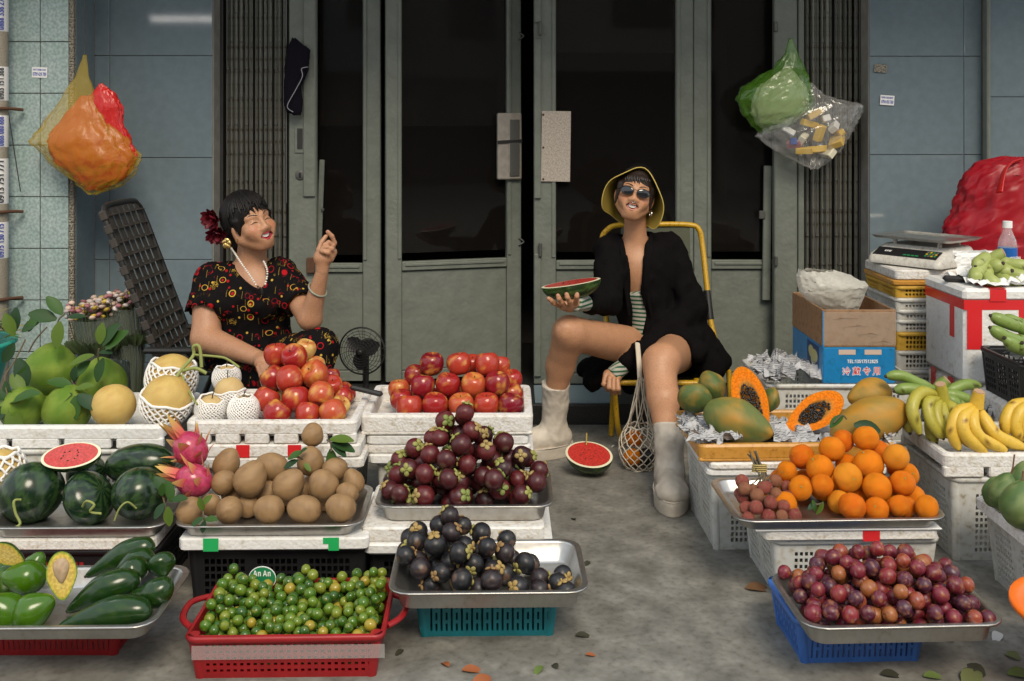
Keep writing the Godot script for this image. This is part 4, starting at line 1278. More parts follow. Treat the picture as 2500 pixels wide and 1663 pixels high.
func heaps() -> void:
	# limes: a filled lower part and the ones on top, one by one
	var lo := heap(260, 0.0142, 0.1, Vector3(-0.560, 0, -2.66), 0.432, 0.275, 0.012, func(_x, _z): return 0.082, 10, 3)
	var mm := MultiMesh.new()
	mm.transform_format = MultiMesh.TRANSFORM_3D
	mm.mesh = FRUIT.lime[0]
	mm.instance_count = lo.size()
	for k in lo.size():
		mm.set_instance_transform(k, Transform3D(any_turn().scaled(Vector3.ONE * lo[k][1]), lo[k][0]))
	var bulk := MultiMeshInstance3D.new()
	bulk.name = "limes_below"
	bulk.multimesh = mm
	bulk.material_override = M.skin_glossy
	bulk.set_meta("label", "limes lower down in the red basket")
	bulk.set_meta("category", "limes")
	bulk.set_meta("kind", "stuff")
	add_child(bulk)
	var top := heap(285, 0.0138, 0.14, Vector3(-0.560, 0, -2.66), 0.452, 0.292, 0.072, func(x, z): return 0.118 + 0.032 * clampf((-z - 2.56) / 0.2, 0, 1) + 0.012 * sin(x * 31.0), 22, 5)
	for k in top.size():
		var kind: int = [0, 1, 1, 2, 3, 0, 4, 1, 3, 2, 0, 5][k % 12] if rng.randf() < 0.9 else 4
		place_fruit("lime", ["dark green", "bright green", "olive green", "deep bottle green", "yellowish green", "yellow ripe"][kind] + " lime in the heap filling the red basket", "lime", FRUIT.lime[kind], M.skin_glossy, top[k], any_turn(), "limes in the red basket")
	# plums
	var pl := heap(185, 0.0200, 0.11, Vector3(0.930, 0, -2.575), 0.468, 0.288, 0.124, func(x, z): return 0.192 + 0.092 * clampf(1.0 - pow(absf(x - 0.95) / 0.25, 2.0), 0, 1) * clampf(1.0 - pow(absf(z + 2.60) / 0.17, 2.0), 0.12, 1), 26, 9, 0.026)
	for k in pl.size():
		var tone := rng.randi() % 7
		place_fruit("plum", ["dark wine red", "bright red", "orange red", "purple black", "golden orange", "crimson", "deep violet"][tone] + " plum in the heap on the front steel tray", "plum", FRUIT.plum[tone], M.skin, pl[k], any_turn(), "plums on the front tray")
	# mangosteens, purple behind and blackish in front
	var green_calyx := [paint("calyx_a", Color(0.27, 0.27, 0.07), 0.6), paint("calyx_b", Color(0.33, 0.24, 0.085), 0.65), paint("calyx_c", Color(0.20, 0.24, 0.06), 0.6)]
	var brown_calyx := [paint("calyx_d", Color(0.34, 0.23, 0.075), 0.7), paint("calyx_e", Color(0.26, 0.155, 0.06), 0.75), paint("calyx_f", Color(0.31, 0.27, 0.08), 0.7)]
	var mg := heap(112, 0.0295, 0.09, Vector3(-0.142, 0, -3.115), 0.515, 0.325, 0.214, func(x, z): return 0.285 + 0.20 * clampf(1.0 - absf(x + 0.15) / 0.26, 0, 1) * clampf(1.25 - absf(z + 3.13) / 0.165, 0, 1) + 0.03 * clampf(1 - absf(z + 3.11) / 0.16, 0, 1), 30, 21, 0.034)
	for k in mg.size():
		var tone: int = [0, 1, 2, 0, 1][rng.randi() % 5]
		var where := "topmost" if mg[k][0].y > 0.43 else ("upper" if mg[k][0].y > 0.33 else ("lower" if mg[k][0].y > 0.26 else "lowest"))
		var o := place_fruit("mangosteen", "%s mangosteen in the %s part of the tall heap below the stacked apples" % [["burgundy", "reddish purple", "dark purple"][tone], where], "mangosteen", FRUIT.mangosteen[tone], M.skin, mg[k], lean(72), "purple mangosteens")
		part(o, "calyx", FRUIT.calyx, green_calyx[rng.randi() % 3])
	var dk := heap(86, 0.0268, 0.08, Vector3(-0.095, 0, -2.745), 0.445, 0.31, 0.132, func(x, z): return 0.19 + 0.115 * clampf(1.0 - absf(x + 0.17) / 0.24, 0, 1) * clampf(1.3 - absf(z + 2.77) / 0.15, 0, 1), 26, 14, 0.026)
	for k in dk.size():
		if dk[k][0].x > 0.075 and dk[k][0].z < -2.70:
			continue
		var o := place_fruit("mangosteen", "blackish mangosteen in the heap above the teal basket", "mangosteen", FRUIT.mangosteen[3 + rng.randi() % 3], M.skin, dk[k], lean(120), "blackish mangosteens")
		part(o, "calyx", FRUIT.calyx, brown_calyx[rng.randi() % 3])
	for q in [[Vector3(0.135, 0.159, -2.735), 0.026, "rearmost"], [Vector3(0.120, 0.159, -2.685), 0.027, "middle"], [Vector3(0.140, 0.158, -2.64), 0.026, "foremost"]]:
		var o := place_fruit("mangosteen", q[2] + " of three blackish mangosteens at the bare end of the tray", "mangosteen", FRUIT.mangosteen[3], M.skin, q, lean(120), "blackish mangosteens")
		part(o, "calyx", FRUIT.calyx, brown_calyx[0])


func apples() -> void:
	# stacked apples in the plain foam box
	var rows := [
		["front row", [[Vector3(-0.352, 0.404, -3.49), 0.044], [Vector3(-0.261, 0.407, -3.49), 0.043], [Vector3(-0.172, 0.407, -3.49), 0.043], [Vector3(-0.086, 0.409, -3.49), 0.042], [Vector3(0.009, 0.409, -3.49), 0.042]]],
		["middle row", [[Vector3(-0.31, 0.46, -3.55), 0.041], [Vector3(-0.223, 0.462, -3.55), 0.041], [Vector3(-0.134, 0.457, -3.55), 0.043], [Vector3(-0.041, 0.46, -3.55), 0.042]]],
		["top row", [[Vector3(-0.283, 0.522, -3.61), 0.041], [Vector3(-0.187, 0.522, -3.61), 0.042], [Vector3(-0.088, 0.521, -3.61), 0.043]]],
		["back of the stack", [[Vector3(-0.391, 0.43, -3.62), 0.038], [Vector3(-0.384, 0.413, -3.56), 0.037], [Vector3(-0.35, 0.468, -3.64), 0.038], [Vector3(-0.031, 0.477, -3.68), 0.038], [Vector3(0.014, 0.427, -3.58), 0.037], [Vector3(-0.007, 0.444, -3.66), 0.036], [Vector3(-0.144, 0.499, -3.7), 0.036], [Vector3(0.029, 0.399, -3.64), 0.036]]]]
	var all := []
	var named := []
	for r in rows:
		for k in r[1].size():
			all.append(r[1][k])
			named.append("stacked red apple, %s, %s from the left" % [r[0], ["first", "second", "third", "fourth", "fifth", "sixth", "seventh", "eighth"][k]])
	var lo := Vector2(-0.47, -3.76)
	var hi := Vector2(0.037, -3.43)
	var extra := carriers(all, 0.040, 0.350, Vector2(lo.x + 0.02, -3.74), Vector2(hi.x, -3.52), 1)
	for f in extra:
		all.append(f)
		named.append("red apple deep inside the stack in the plain foam box")
	settle(all, 0.350, lo, hi, 0.0)
	for k in all.size():
		var o := place_fruit("apple", named[k], "apple", FRUIT.apple[[1, 0, 3, 1, 6, 2, 0, 3, 2, 6, 1, 1, 3, 0, 2, 1, 0, 4, 1, 3][k % 20]], M.skin_glossy, all[k], lean(14), "apples in the plain foam box")
		part(o, "stem", piece([Vector3(0, 0.55, 0), Vector3(0.03, 0.85, 0.02)], [0.03, 0.04], 5), M.stem_dark)
		if k == 6 or k == 5:
			var d := MB.new()
			d.lathe([Vector2(0.001, 0.012), Vector2(0.24, 0.0), Vector2(0.24, -0.01)], 12)
			part(o, "sticker", d.mesh(), M.sticker, (o.basis.inverse() * Vector3(0.02, 0.45, 0.80)).normalized() * 0.0 + o.basis.inverse() * (Vector3(0.0, 0.62, 0.80) * all[k][1]), o.basis.inverse().orthonormalized() * turned(0, 55))
	# loosely heaped apples in the notched foam box
	var loose := [[Vector3(-0.918, 0.534, -3.6), 0.042], [Vector3(-0.893, 0.498, -3.53), 0.043], [Vector3(-0.743, 0.546, -3.66), 0.036], [Vector3(-0.762, 0.534, -3.6), 0.044], [Vector3(-0.697, 0.51, -3.66), 0.034], [Vector3(-0.809, 0.495, -3.53), 0.045], [Vector3(-0.687, 0.503, -3.54), 0.046], [Vector3(-0.847, 0.504, -3.64), 0.036], [Vector3(-0.831, 0.445, -3.44), 0.043], [Vector3(-0.732, 0.454, -3.44), 0.044], [Vector3(-0.646, 0.452, -3.44), 0.042], [Vector3(-0.77, 0.414, -3.37), 0.043], [Vector3(-0.673, 0.414, -3.37), 0.039], [Vector3(-0.59, 0.416, -3.37), 0.043], [Vector3(-0.586, 0.42, -3.46), 0.034], [Vector3(-0.581, 0.431, -3.53), 0.032], [Vector3(-0.633, 0.458, -3.6), 0.035], [Vector3(-0.646, 0.466, -3.66), 0.031], [Vector3(-0.755, 0.476, -3.57), 0.04]]
	var words := ["apple at the upper left of the loose heap", "dark red apple hanging over the foam pears", "yellow apple at the very top of the loose heap", "red apple with its stem end up, atop the loose heap", "half hidden apple behind the top of the loose heap", "red apple in the middle of the loose heap", "red and yellow apple at the right shoulder of the loose heap", "apple behind the resting hand", "apple next to the white foam pears", "big red apple in the second row of the loose heap", "orange red apple in the second row of the loose heap", "red apple in the front row next to the netted pear", "middle apple in the front row of the loose heap", "last apple in the front row of the loose heap", "yellow apple behind the front corner of the loose heap", "apple at the box end of the loose heap", "upper apple along the box end of the loose heap", "rear apple along the box end of the loose heap", "apple deep in the middle of the loose heap"]
	lo = Vector2(-0.87, -3.665)
	hi = Vector2(-0.527, -3.305)
	extra = carriers(loose, 0.039, 0.373, lo, hi, 2)
	for f in extra:
		loose.append(f)
		words.append("hidden apple carrying the loose heap in the notched foam box")
	settle(loose, 0.373, lo, hi, 0.006)
	for k in loose.size():
		var o := place_fruit("apple", words[k], "apple", FRUIT.apple[[1, 0, 5, 0, 5, 1, 3, 0, 1, 4, 3, 0, 1, 3, 5, 4, 1, 2, 0][k % 19]], M.skin_glossy, loose[k], lean(45), "apples in the notched foam box")
		part(o, "stem", piece([Vector3(0, 0.55, 0), Vector3(0.03, 0.95, 0.02)], [0.03, 0.04], 5), M.stem_dark)
		if k in [0, 1, 5]:
			var d := MB.new()
			d.lathe([Vector2(0.001, 0.012), Vector2(0.17, 0.0), Vector2(0.17, -0.01)], 10)
			part(o, "sticker", d.mesh(), M.sticker, o.basis.inverse() * (Vector3(0.0, 0.72, 0.68) * loose[k][1]), o.basis.inverse().orthonormalized() * turned(0, 48))


func oranges() -> void:
	var list := [[Vector3(0.967, 0.275, -2.925), 0.039], [Vector3(1.041, 0.268, -2.925), 0.035], [Vector3(1.108, 0.273, -2.925), 0.031], [Vector3(1.202, 0.27, -2.925), 0.034], [Vector3(1.17, 0.252, -2.98), 0.029], [Vector3(0.944, 0.275, -2.98), 0.034], [Vector3(1.21, 0.275, -3), 0.035], [Vector3(1.107, 0.256, -3.02), 0.033], [Vector3(1.031, 0.263, -3.04), 0.035], [Vector3(1.058, 0.308, -2.985), 0.042], [Vector3(1.137, 0.301, -2.99), 0.036], [Vector3(1.217, 0.312, -3.04), 0.035], [Vector3(0.849, 0.299, -2.99), 0.034], [Vector3(0.914, 0.3, -3), 0.033], [Vector3(0.989, 0.321, -3.02), 0.043], [Vector3(0.862, 0.298, -3.06), 0.033], [Vector3(0.842, 0.31, -3.1), 0.031], [Vector3(0.925, 0.333, -3.06), 0.041], [Vector3(1.155, 0.339, -3.05), 0.039], [Vector3(1.078, 0.351, -3.07), 0.045], [Vector3(0.892, 0.342, -3.11), 0.038], [Vector3(1.032, 0.336, -3.13), 0.036], [Vector3(1.149, 0.352, -3.14), 0.035], [Vector3(0.976, 0.373, -3.11), 0.039], [Vector3(1.054, 0.379, -3.13), 0.039], [Vector3(1.186, 0.334, -3.13), 0.035], [Vector3(1.03, 0.378, -3.19), 0.035]]
	var words := ["front orange with its navel facing forward", "second orange along the tray's front edge", "third orange along the tray's front edge", "orange at the front corner nearest the bananas", "orange wedged in the front row near the corner", "spotted yellow orange beside the lychee bunch", "orange above the tray corner", "orange hidden behind the front row", "orange in the dark gap of the front row", "big orange in the middle of the heap", "orange to the side of the big middle orange", "orange at the outer end of the heap, with a leaf", "yellow orange touching the lychees", "smaller orange above the lychee bunch", "pale yellow orange in the second tier", "orange behind the lychee bunch", "outermost orange beside the brown papaya box", "orange with a white scar on top", "broad yellow orange in the third tier", "largest orange near the top of the heap", "rough darker orange against the papaya box", "half hidden orange near the top of the heap", "orange with a dark stem tip behind the top", "round orange at the top, left one of the pair", "round orange at the top, right one of the pair", "orange behind the broad yellow one", "topmost orange against the papaya box"]
	var lo := Vector2(0.66, -3.19)
	var hi := Vector2(1.215, -2.868)
	var extra := carriers(list, 0.036, 0.229, lo + Vector2(0.06, 0), hi, 2)
	for f in extra:
		list.append(f)
		words.append("hidden orange under the heap on the steel tray")
	settle(list, 0.229, lo, hi, 0.008)
	for k in list.size():
		var o := place_fruit("orange", words[k], "orange", FRUIT.orange[[2, 0, 0, 1, 0, 3, 1, 0, 2, 1, 0, 1, 1, 0, 3, 0, 1, 1, 3, 1, 2, 0, 2, 1, 1, 0, 2][k % 27]], M.skin_pored, list[k], lean(80), "oranges on the steel tray")
		part(o, "stem_scar", piece([Vector3(0, 0.86, 0), Vector3(0, 0.93, 0)], [0.10, 0.05], 6), M.stem_green)
	# lychees tied in a bunch
	var b := thing("lychee_bunch", "bunch of pink lychees tied at the stalks, beside the oranges", "lychees", Vector3(0.74, 0.228, -2.96))
	var ly := [[Vector3(0.638, 0.303, -2.99), 0.02], [Vector3(0.682, 0.298, -3.02), 0.019], [Vector3(0.693, 0.3, -2.98), 0.019], [Vector3(0.72, 0.298, -2.96), 0.019], [Vector3(0.746, 0.309, -3), 0.02], [Vector3(0.781, 0.317, -3.03), 0.02], [Vector3(0.812, 0.301, -3.03), 0.019], [Vector3(0.805, 0.284, -2.98), 0.021], [Vector3(0.764, 0.301, -2.97), 0.019], [Vector3(0.778, 0.271, -2.93), 0.019], [Vector3(0.728, 0.277, -2.92), 0.021], [Vector3(0.682, 0.282, -2.93), 0.02], [Vector3(0.643, 0.271, -2.93), 0.02], [Vector3(0.632, 0.28, -2.96), 0.019], [Vector3(0.657, 0.297, -2.95), 0.019], [Vector3(0.69, 0.264, -2.9), 0.02], [Vector3(0.725, 0.268, -2.89), 0.021], [Vector3(0.752, 0.259, -2.89), 0.018], [Vector3(0.661, 0.257, -2.9), 0.018], [Vector3(0.799, 0.257, -2.9), 0.02], [Vector3(0.813, 0.262, -2.96), 0.016], [Vector3(0.624, 0.282, -3), 0.016], [Vector3(0.718, 0.266, -2.98), 0.018], [Vector3(0.757, 0.267, -2.99), 0.018], [Vector3(0.698, 0.273, -3.01), 0.018]]
	settle(ly, 0.229, Vector2(0.652, -3.16), Vector2(0.87, -2.885), 0.01)
	for k in ly.size():
		part(b, "lychee", FRUIT.lychee[k % 3], M.skin_pored, ly[k][0] - b.position, any_turn() * Basis.from_scale(Vector3.ONE * ly[k][1]))
	var tie := Vector3(0.742, 0.33, -3.02)
	for k in 9:
		var a: Vector3 = Vector3(0.724, 0.373, -3.08) + Vector3(rng.randf_range(-0.018, 0.018), rng.randf_range(-0.012, 0.012), rng.randf_range(-0.012, 0.012))
		var e: Vector3 = ly[k * 2 % ly.size()][0]
		part(b, "stalk", piece(curve([a - b.position, tie + Vector3(rng.randf_range(-0.012, 0.012), 0, rng.randf_range(-0.008, 0.008)) - b.position, e - b.position], 4), [0.0026, 0.0026, 0.0026, 0.0026, 0.003, 0.0025, 0.002, 0.0015, 0.0012], 5), M.twig)
	for k in 4:
		var ring := []
		for i in 13:
			var t := TAU * i / 12
			ring.append(Vector3(0.735, 0.342, -3.04) - b.position + Vector3(cos(t) * 0.021, -0.008 + 0.006 * k + 0.004 * sin(t), sin(t) * 0.018))
		part(b, "straw_tie", piece(ring, 0.0025, 5), paint("straw", Color(0.42, 0.32, 0.11), 0.8))


func brown_fruit() -> void:
	var list := [[Vector3(-0.931, 0.263, -2.94), 0.04], [Vector3(-0.882, 0.261, -2.99), 0.033], [Vector3(-0.809, 0.267, -2.93), 0.041], [Vector3(-0.696, 0.269, -2.93), 0.043], [Vector3(-0.595, 0.269, -2.93), 0.043], [Vector3(-0.49, 0.275, -2.93), 0.043], [Vector3(-0.869, 0.339, -3.12), 0.043], [Vector3(-0.856, 0.303, -3.04), 0.038], [Vector3(-0.772, 0.31, -3.02), 0.052], [Vector3(-0.73, 0.333, -3.11), 0.044], [Vector3(-0.656, 0.301, -3.02), 0.049], [Vector3(-0.552, 0.308, -3.02), 0.046], [Vector3(-0.603, 0.354, -3.14), 0.044], [Vector3(-0.611, 0.382, -3.17), 0.036], [Vector3(-0.538, 0.317, -3.1), 0.04], [Vector3(-0.494, 0.306, -3.08), 0.034], [Vector3(-0.487, 0.291, -3), 0.033], [Vector3(-0.779, 0.238, -3.02), 0.034]]
	var words := ["sapodilla at the front corner near the dragon fruit", "sapodilla tucked behind leaves in the front row", "sapodilla with a dark navel in the front row", "sapodilla in the middle of the front row", "oval sapodilla lying in the front row", "sapodilla at the front corner near the mangosteens", "upright sapodilla next to the upper dragon fruit", "sapodilla touching the lower dragon fruit", "large egg-shaped sapodilla in the second row", "sapodilla lying on its side at the top", "large tilted sapodilla in the second row", "round sapodilla in the second row near the tray end", "sapodilla with a leafy stalk at the top", "sapodilla crowning the heap by its leaves", "sapodilla behind the round one at the tray end", "smaller sapodilla at the rear of the tray end", "sapodilla squeezed at the tray end", "sapodilla hidden behind the front row"]
	var lo := Vector2(-0.965, -3.20)
	var hi := Vector2(-0.43, -2.862)
	var extra := carriers(list, 0.042, 0.203, lo + Vector2(0.06, 0), hi, 1)
	for f in extra:
		list.append(f)
		words.append("hidden sapodilla under the heap on the tray")
	settle(list, 0.203, lo, hi, 0.008)
	var tilt := [[20, 10, -15], [0, 30, 10], [0, 70, 0], [10, 0, 80], [0, 5, 82], [0, 0, 70], [0, 0, -25], [0, 10, -50], [0, -10, -30], [0, 0, 75], [0, 0, -40], [0, 10, 35], [0, 0, 15], [0, 0, 0], [0, 0, -60], [0, 0, 20], [0, 0, 60], [0, 0, 80]]
	for k in list.size():
		var q: Array = tilt[k % 18]
		place_fruit("sapodilla", words[k], "sapodilla", FRUIT.sapodilla[[0, 0, 0, 0, 3, 0, 1, 0, 2, 3, 2, 0, 0, 0, 0, 1, 0, 0][k % 18]], M.skin_matte, [list[k][0], list[k][1] * 0.94], turned(q[0], q[1], q[2]), "brown sapodillas on the tray")

# ---------------------------------------------------------------- larger fruit
# a fruit laid from its blossom end a to its stem end b; the unit mesh runs from -long to long along y
func lay(called: String, label: String, category: String, mesh: Mesh, m: Material, a: Vector3, b: Vector3, r: float, long: float, group := "", spin := 0.0) -> MeshInstance3D:
	var l := a.distance_to(b) / 2
	return solo(called, label, category, mesh, m, (a + b) / 2, along(b - a, spin) * Basis.from_scale(Vector3(r, l / long, r)), group)


func sprig(label: String, path: Array, leaves: Array, size: float, shade := 0) -> Node3D:
	var t := thing("leafy_twig", label, "twig", path[0])
	var local := []
	for p in path:
		local.append(p - path[0])
	part(t, "stem", piece(curve(local, 4), 0.0028, 6), M.twig)
	var tints := [Color(0.024, 0.066, 0.016), Color(0.038, 0.092, 0.018), Color(0.020, 0.052, 0.020), Color(0.085, 0.14, 0.02)]
	for k in leaves.size():
		var q: Array = leaves[k]
		var b := MB.new()
		b.col = tints[(k + shade) % 4]
		b.leaf(Vector3.ZERO, q[1], q[2] if q.size() > 2 else Vector3(0.1, 0.5, 0.9), 1.18 * size * (q[3] if q.size() > 3 else 1.0), size * 0.62 * (q[3] if q.size() > 3 else 1.0), 0.12)
		part(t, "leaf", b.mesh(), M.leaf, q[0] - path[0])
	return t


func tendril(parent: Node3D, points: Array, r := 0.004) -> void:
	var local := []
	for p in points:
		local.append(parent.transform.affine_inverse() * p)
	var s := parent.basis.get_scale().x
	part(parent, "stalk", piece(curve(local, 5), r / s, 6), M.stem_green)


# a knitted foam sleeve: two sets of strands winding round an ellipsoid between two heights
func net_mesh(rx: float, ry: float, y0: float, y1: float, strands: int, thick: float) -> ArrayMesh:
	var b := MB.new()
	for dir in [-1, 1]:
		for k in strands:
			var path := []
			for i in 15:
				var y := lerpf(y0, y1, i / 14.0)
				var a: float = TAU * k / strands + dir * 1.15 * (y - y0) / maxf(ry, 0.01) + 0.04 * sin(i * 2.1 + k)
				var r := rx * sqrt(maxf(0.05, 1.0 - pow(y / (ry * 1.12), 2.0))) + thick * (1.0 if dir > 0 else 0.4)
				path.append(Vector3(cos(a) * r, y, sin(a) * r))
			b.tube(path, thick, 5, false)
	for y in [y0, y1]:
		var ring := []
		for i in 25:
			var a := TAU * i / 24
			var r := rx * sqrt(maxf(0.05, 1.0 - pow(y / (ry * 1.12), 2.0))) + thick
			ring.append(Vector3(cos(a) * r, y + 0.05 * rx * sin(a * 6), sin(a) * r))
		b.tube(ring, thick * 1.4, 5, false)
	return b.mesh()


# half of a watermelon, cut across the middle plane y = 0; unit mesh scaled by radii
func half_watermelon(label: String, at: Vector3, radii: Vector3, turn: Basis, wedge := false) -> Node3D:
	var t := thing("watermelon_half" if not wedge else "watermelon_slice", label, "watermelon", at)
	t.basis = turn
	var outer := MB.new()
	var rings := []
	for k in 13:
		var a := -PI / 2 + (PI / 2) * (k + (0.1 if k == 0 else 0.0)) / 12.0
		var ring := []
		for i in 48:
			var th := TAU * i / 48
			ring.append(Vector3(cos(a) * cos(th), sin(a), -cos(a) * sin(th)))
		rings.append(ring)
	var tints := []
	for r in rings:
		for i in r.size():
			var p: Vector3 = r[i]
			var st := sin(atan2(p.y, p.z) * 12.0 + 3.0 * n3(p, 2.4, 2.0)) + 1.3 * n3(p, 5.0, 1.0)
			tints.append(mixc(Color(0.022, 0.045, 0.014), Color(0.085, 0.16, 0.04), smoothstep(-0.3, 1.0, st)))
			r[i] = p * radii
	outer.loft(rings, true, false)
	for i in tints.size():
		outer.c[i] = tints[i]
	part(t, "rind", outer.mesh(), M.skin_glossy)
	var edge := MB.new()
	var inner := MB.new()
	var r0 := []
	var r1 := []
	var r2 := []
	var r3 := []
	for i in 48:
		var th := TAU * i / 48
		var q := Vector3(cos(th) * radii.x, 0, -sin(th) * radii.z)
		r0.append(q)
		r1.append(q * 0.975 + Vector3(0, 0.0012, 0))
		r2.append(q * 0.90 + Vector3(0, 0.0016, 0))
		r3.append(q * 0.5 + Vector3(0, 0.0022 + 0.0012 * n3(q * 30.0, 1.0, 3.0), 0))
	edge.loft([r0, r1, r2])
	part(t, "pale_rind", edge.mesh(), M.rind_white)
	inner.loft([r2, r3], false, true)
	part(t, "flesh", inner.mesh(), M.flesh_red)
	var seeds := MB.new()
	for k in 9:
		var th := 0.7 * k + 0.3
		seeds.ball(Vector3(cos(th) * radii.x * (0.25 + 0.05 * (k % 4)), 0.003, sin(th) * radii.z * (0.3 + 0.06 * (k % 3))), Vector3(0.002, 0.0012, 0.0035), turned(k * 50), 6, 4)
	var sd := part(t, "seeds", seeds.mesh(), M.stem_dark)
	sd.set_meta("kind", "stuff")
	return t


func melons() -> void:
	# watermelons on the tray
	var w := []
	w.append(lay("watermelon", "largest watermelon, at the picture's edge, with a curled stalk", "watermelon", FRUIT.watermelon[0], M.skin_glossy, Vector3(-1.382, 0.211, -2.98), Vector3(-1.452, 0.346, -3.06), 0.092, 1.0, "watermelons on the tray"))
	tendril(w[0], [Vector3(-1.394, 0.298, -2.905), Vector3(-1.406, 0.299, -2.89), Vector3(-1.399, 0.267, -2.885), Vector3(-1.384, 0.239, -2.88), Vector3(-1.406, 0.229, -2.87)])
	w.append(lay("watermelon", "small round watermelon with a twisted stalk facing forward", "watermelon", FRUIT.watermelon[1], M.skin_glossy, Vector3(-1.285, 0.236, -3.02), Vector3(-1.199, 0.298, -2.99), 0.080, 1.0, "watermelons on the tray"))
	tendril(w[1], [Vector3(-1.225, 0.273, -2.92), Vector3(-1.207, 0.294, -2.905), Vector3(-1.183, 0.286, -2.9), Vector3(-1.195, 0.266, -2.9), Vector3(-1.167, 0.257, -2.91)])
	w.append(lay("watermelon", "round watermelon below the dragon fruits", "watermelon", FRUIT.watermelon[2], M.skin_glossy, Vector3(-1.087, 0.211, -2.98), Vector3(-1.097, 0.351, -3.03), 0.081, 1.0, "watermelons on the tray"))
	tendril(w[2], [Vector3(-1.07, 0.27, -2.915), Vector3(-1.089, 0.293, -2.9), Vector3(-1.108, 0.279, -2.89), Vector3(-1.122, 0.245, -2.89)], 0.003)
	lay("watermelon", "long watermelon lying behind the others below the foam box", "watermelon", FRUIT.watermelon[1], M.skin_glossy, Vector3(-1.258, 0.304, -3.17), Vector3(-1.037, 0.327, -3.15), 0.062, 1.0, "watermelons on the tray", 1.0)
	lay("watermelon", "watermelon mostly hidden under the cut slice", "watermelon", FRUIT.watermelon[0], M.skin_glossy, Vector3(-1.371, 0.256, -3.17), Vector3(-1.263, 0.304, -3.17), 0.062, 1.0, "watermelons on the tray")
	half_watermelon("quarter of watermelon with red flesh, wrapped in film, on the whole melons", Vector3(-1.305, 0.384, -3.03), Vector3(0.088, 0.055, 0.045), turned(6, 38, 6), true)
	half_watermelon("halved watermelon standing on the concrete between the boots", Vector3(0.299, 0.085, -3.98), Vector3(0.094, 0.080, 0.068), turned(-24, 26, -7))
	# netted melon at the left edge
	var nm := solo("netted_melon", "pale melon in a foam net at the very edge beside the watermelons", "melon", FRUIT.melon, M.skin_matte, Vector3(-1.55, 0.296, -3.1), Basis.from_scale(Vector3(0.075, 0.085, 0.075)))
	part(nm, "foam_net", net_mesh(1.02, 1.0, -0.8, 0.86, 14, 0.05), M.foam_net)

	# pomelos and yellow melons in the long foam box
	var g := "green pomelos in the long foam box"
	solo("pomelo", "tall pear-shaped green pomelo, highest in the long foam box", "pomelo", FRUIT.pomelo[0], M.skin_pored, Vector3(-1.602, 0.517, -3.56), turned(0, 0, -6) * Basis.from_scale(Vector3(0.092, 0.086, 0.088)), g)
	solo("pomelo", "green pomelo directly behind the smooth yellow melon", "pomelo", FRUIT.pomelo[0], M.skin_pored, Vector3(-1.425, 0.468, -3.56), turned(0, 0, 6) * Basis.from_scale(Vector3(0.084, 0.084, 0.08)), g)
	solo("pomelo", "round green pomelo in the front of the long foam box", "pomelo", FRUIT.pomelo[1], M.skin_pored, Vector3(-1.468, 0.426, -3.38), turned(40, 0, 0) * Basis.from_scale(Vector3.ONE * 0.080), g)
	solo("pomelo", "shaded green pomelo under the drooping leaves", "pomelo", FRUIT.pomelo[2], M.skin_pored, Vector3(-1.62, 0.426, -3.39), turned(10, 0, 0) * Basis.from_scale(Vector3.ONE * 0.076), g)
	solo("pomelo", "green pomelo hidden behind the tall pear-shaped one", "pomelo", FRUIT.pomelo[2], M.skin_pored, Vector3(-1.597, 0.38, -3.56), Basis.from_scale(Vector3.ONE * 0.070), g)
	solo("yellow_melon", "smooth round yellow melon between pomelos and netted melons", "melon", FRUIT.melon, M.skin_matte, Vector3(-1.308, 0.442, -3.36), turned(30) * Basis.from_scale(Vector3.ONE * 0.0715))
	var m1 := solo("netted_melon", "front yellow melon in a white foam net", "melon", FRUIT.melon, M.skin_matte, Vector3(-1.133, 0.46, -3.36), turned(0, 8, -14) * Basis.from_scale(Vector3(0.080, 0.084, 0.078)))
	part(m1, "foam_net", net_mesh(1.02, 1.02, -0.95, 0.12, 20, 0.042), M.foam_net)
	var m2 := solo("netted_melon", "rear yellow melon in a white foam net, with a dry vine stalk", "melon", FRUIT.melon, M.skin_matte, Vector3(-1.174, 0.489, -3.53), turned(0, 0, -8) * Basis.from_scale(Vector3(0.083, 0.088, 0.080)))
	part(m2, "foam_net", net_mesh(1.02, 1.02, -0.95, 0.60, 20, 0.042), M.foam_net)
	tendril(m2, [Vector3(-1.117, 0.521, -3.4), Vector3(-1.103, 0.547, -3.42), Vector3(-1.077, 0.584, -3.46), Vector3(-1.077, 0.615, -3.46), Vector3(-1.056, 0.612, -3.46), Vector3(-1.046, 0.547, -3.45)], 0.006)
	tendril(m2, [Vector3(-1.073, 0.587, -3.46), Vector3(-0.989, 0.58, -3.46), Vector3(-0.96, 0.571, -3.46), Vector3(-0.916, 0.549, -3.44)], 0.004)
	tendril(m2, [Vector3(-1.102, 0.541, -3.42), Vector3(-1.059, 0.551, -3.42), Vector3(-1.021, 0.534, -3.42)], 0.006)
	tendril(m2, [Vector3(-1.096, 0.534, -3.4), Vector3(-1.066, 0.496, -3.36), Vector3(-1.014, 0.461, -3.3)], 0.0035)
	# nashi pears in foam sleeves
	var pears := [[Vector3(-0.947, 0.474, -3.43), 0.048, "golden pear standing half out of its foam sleeve"], [Vector3(-0.987, 0.49, -3.54), 0.044, "foam sleeved pear at the rear, its stalk showing"], [Vector3(-0.995, 0.425, -3.38), 0.047, "foam sleeved pear at the front corner of the notched box"], [Vector3(-0.886, 0.42, -3.38), 0.0475, "pear wholly wrapped in white foam next to the red apples"]]
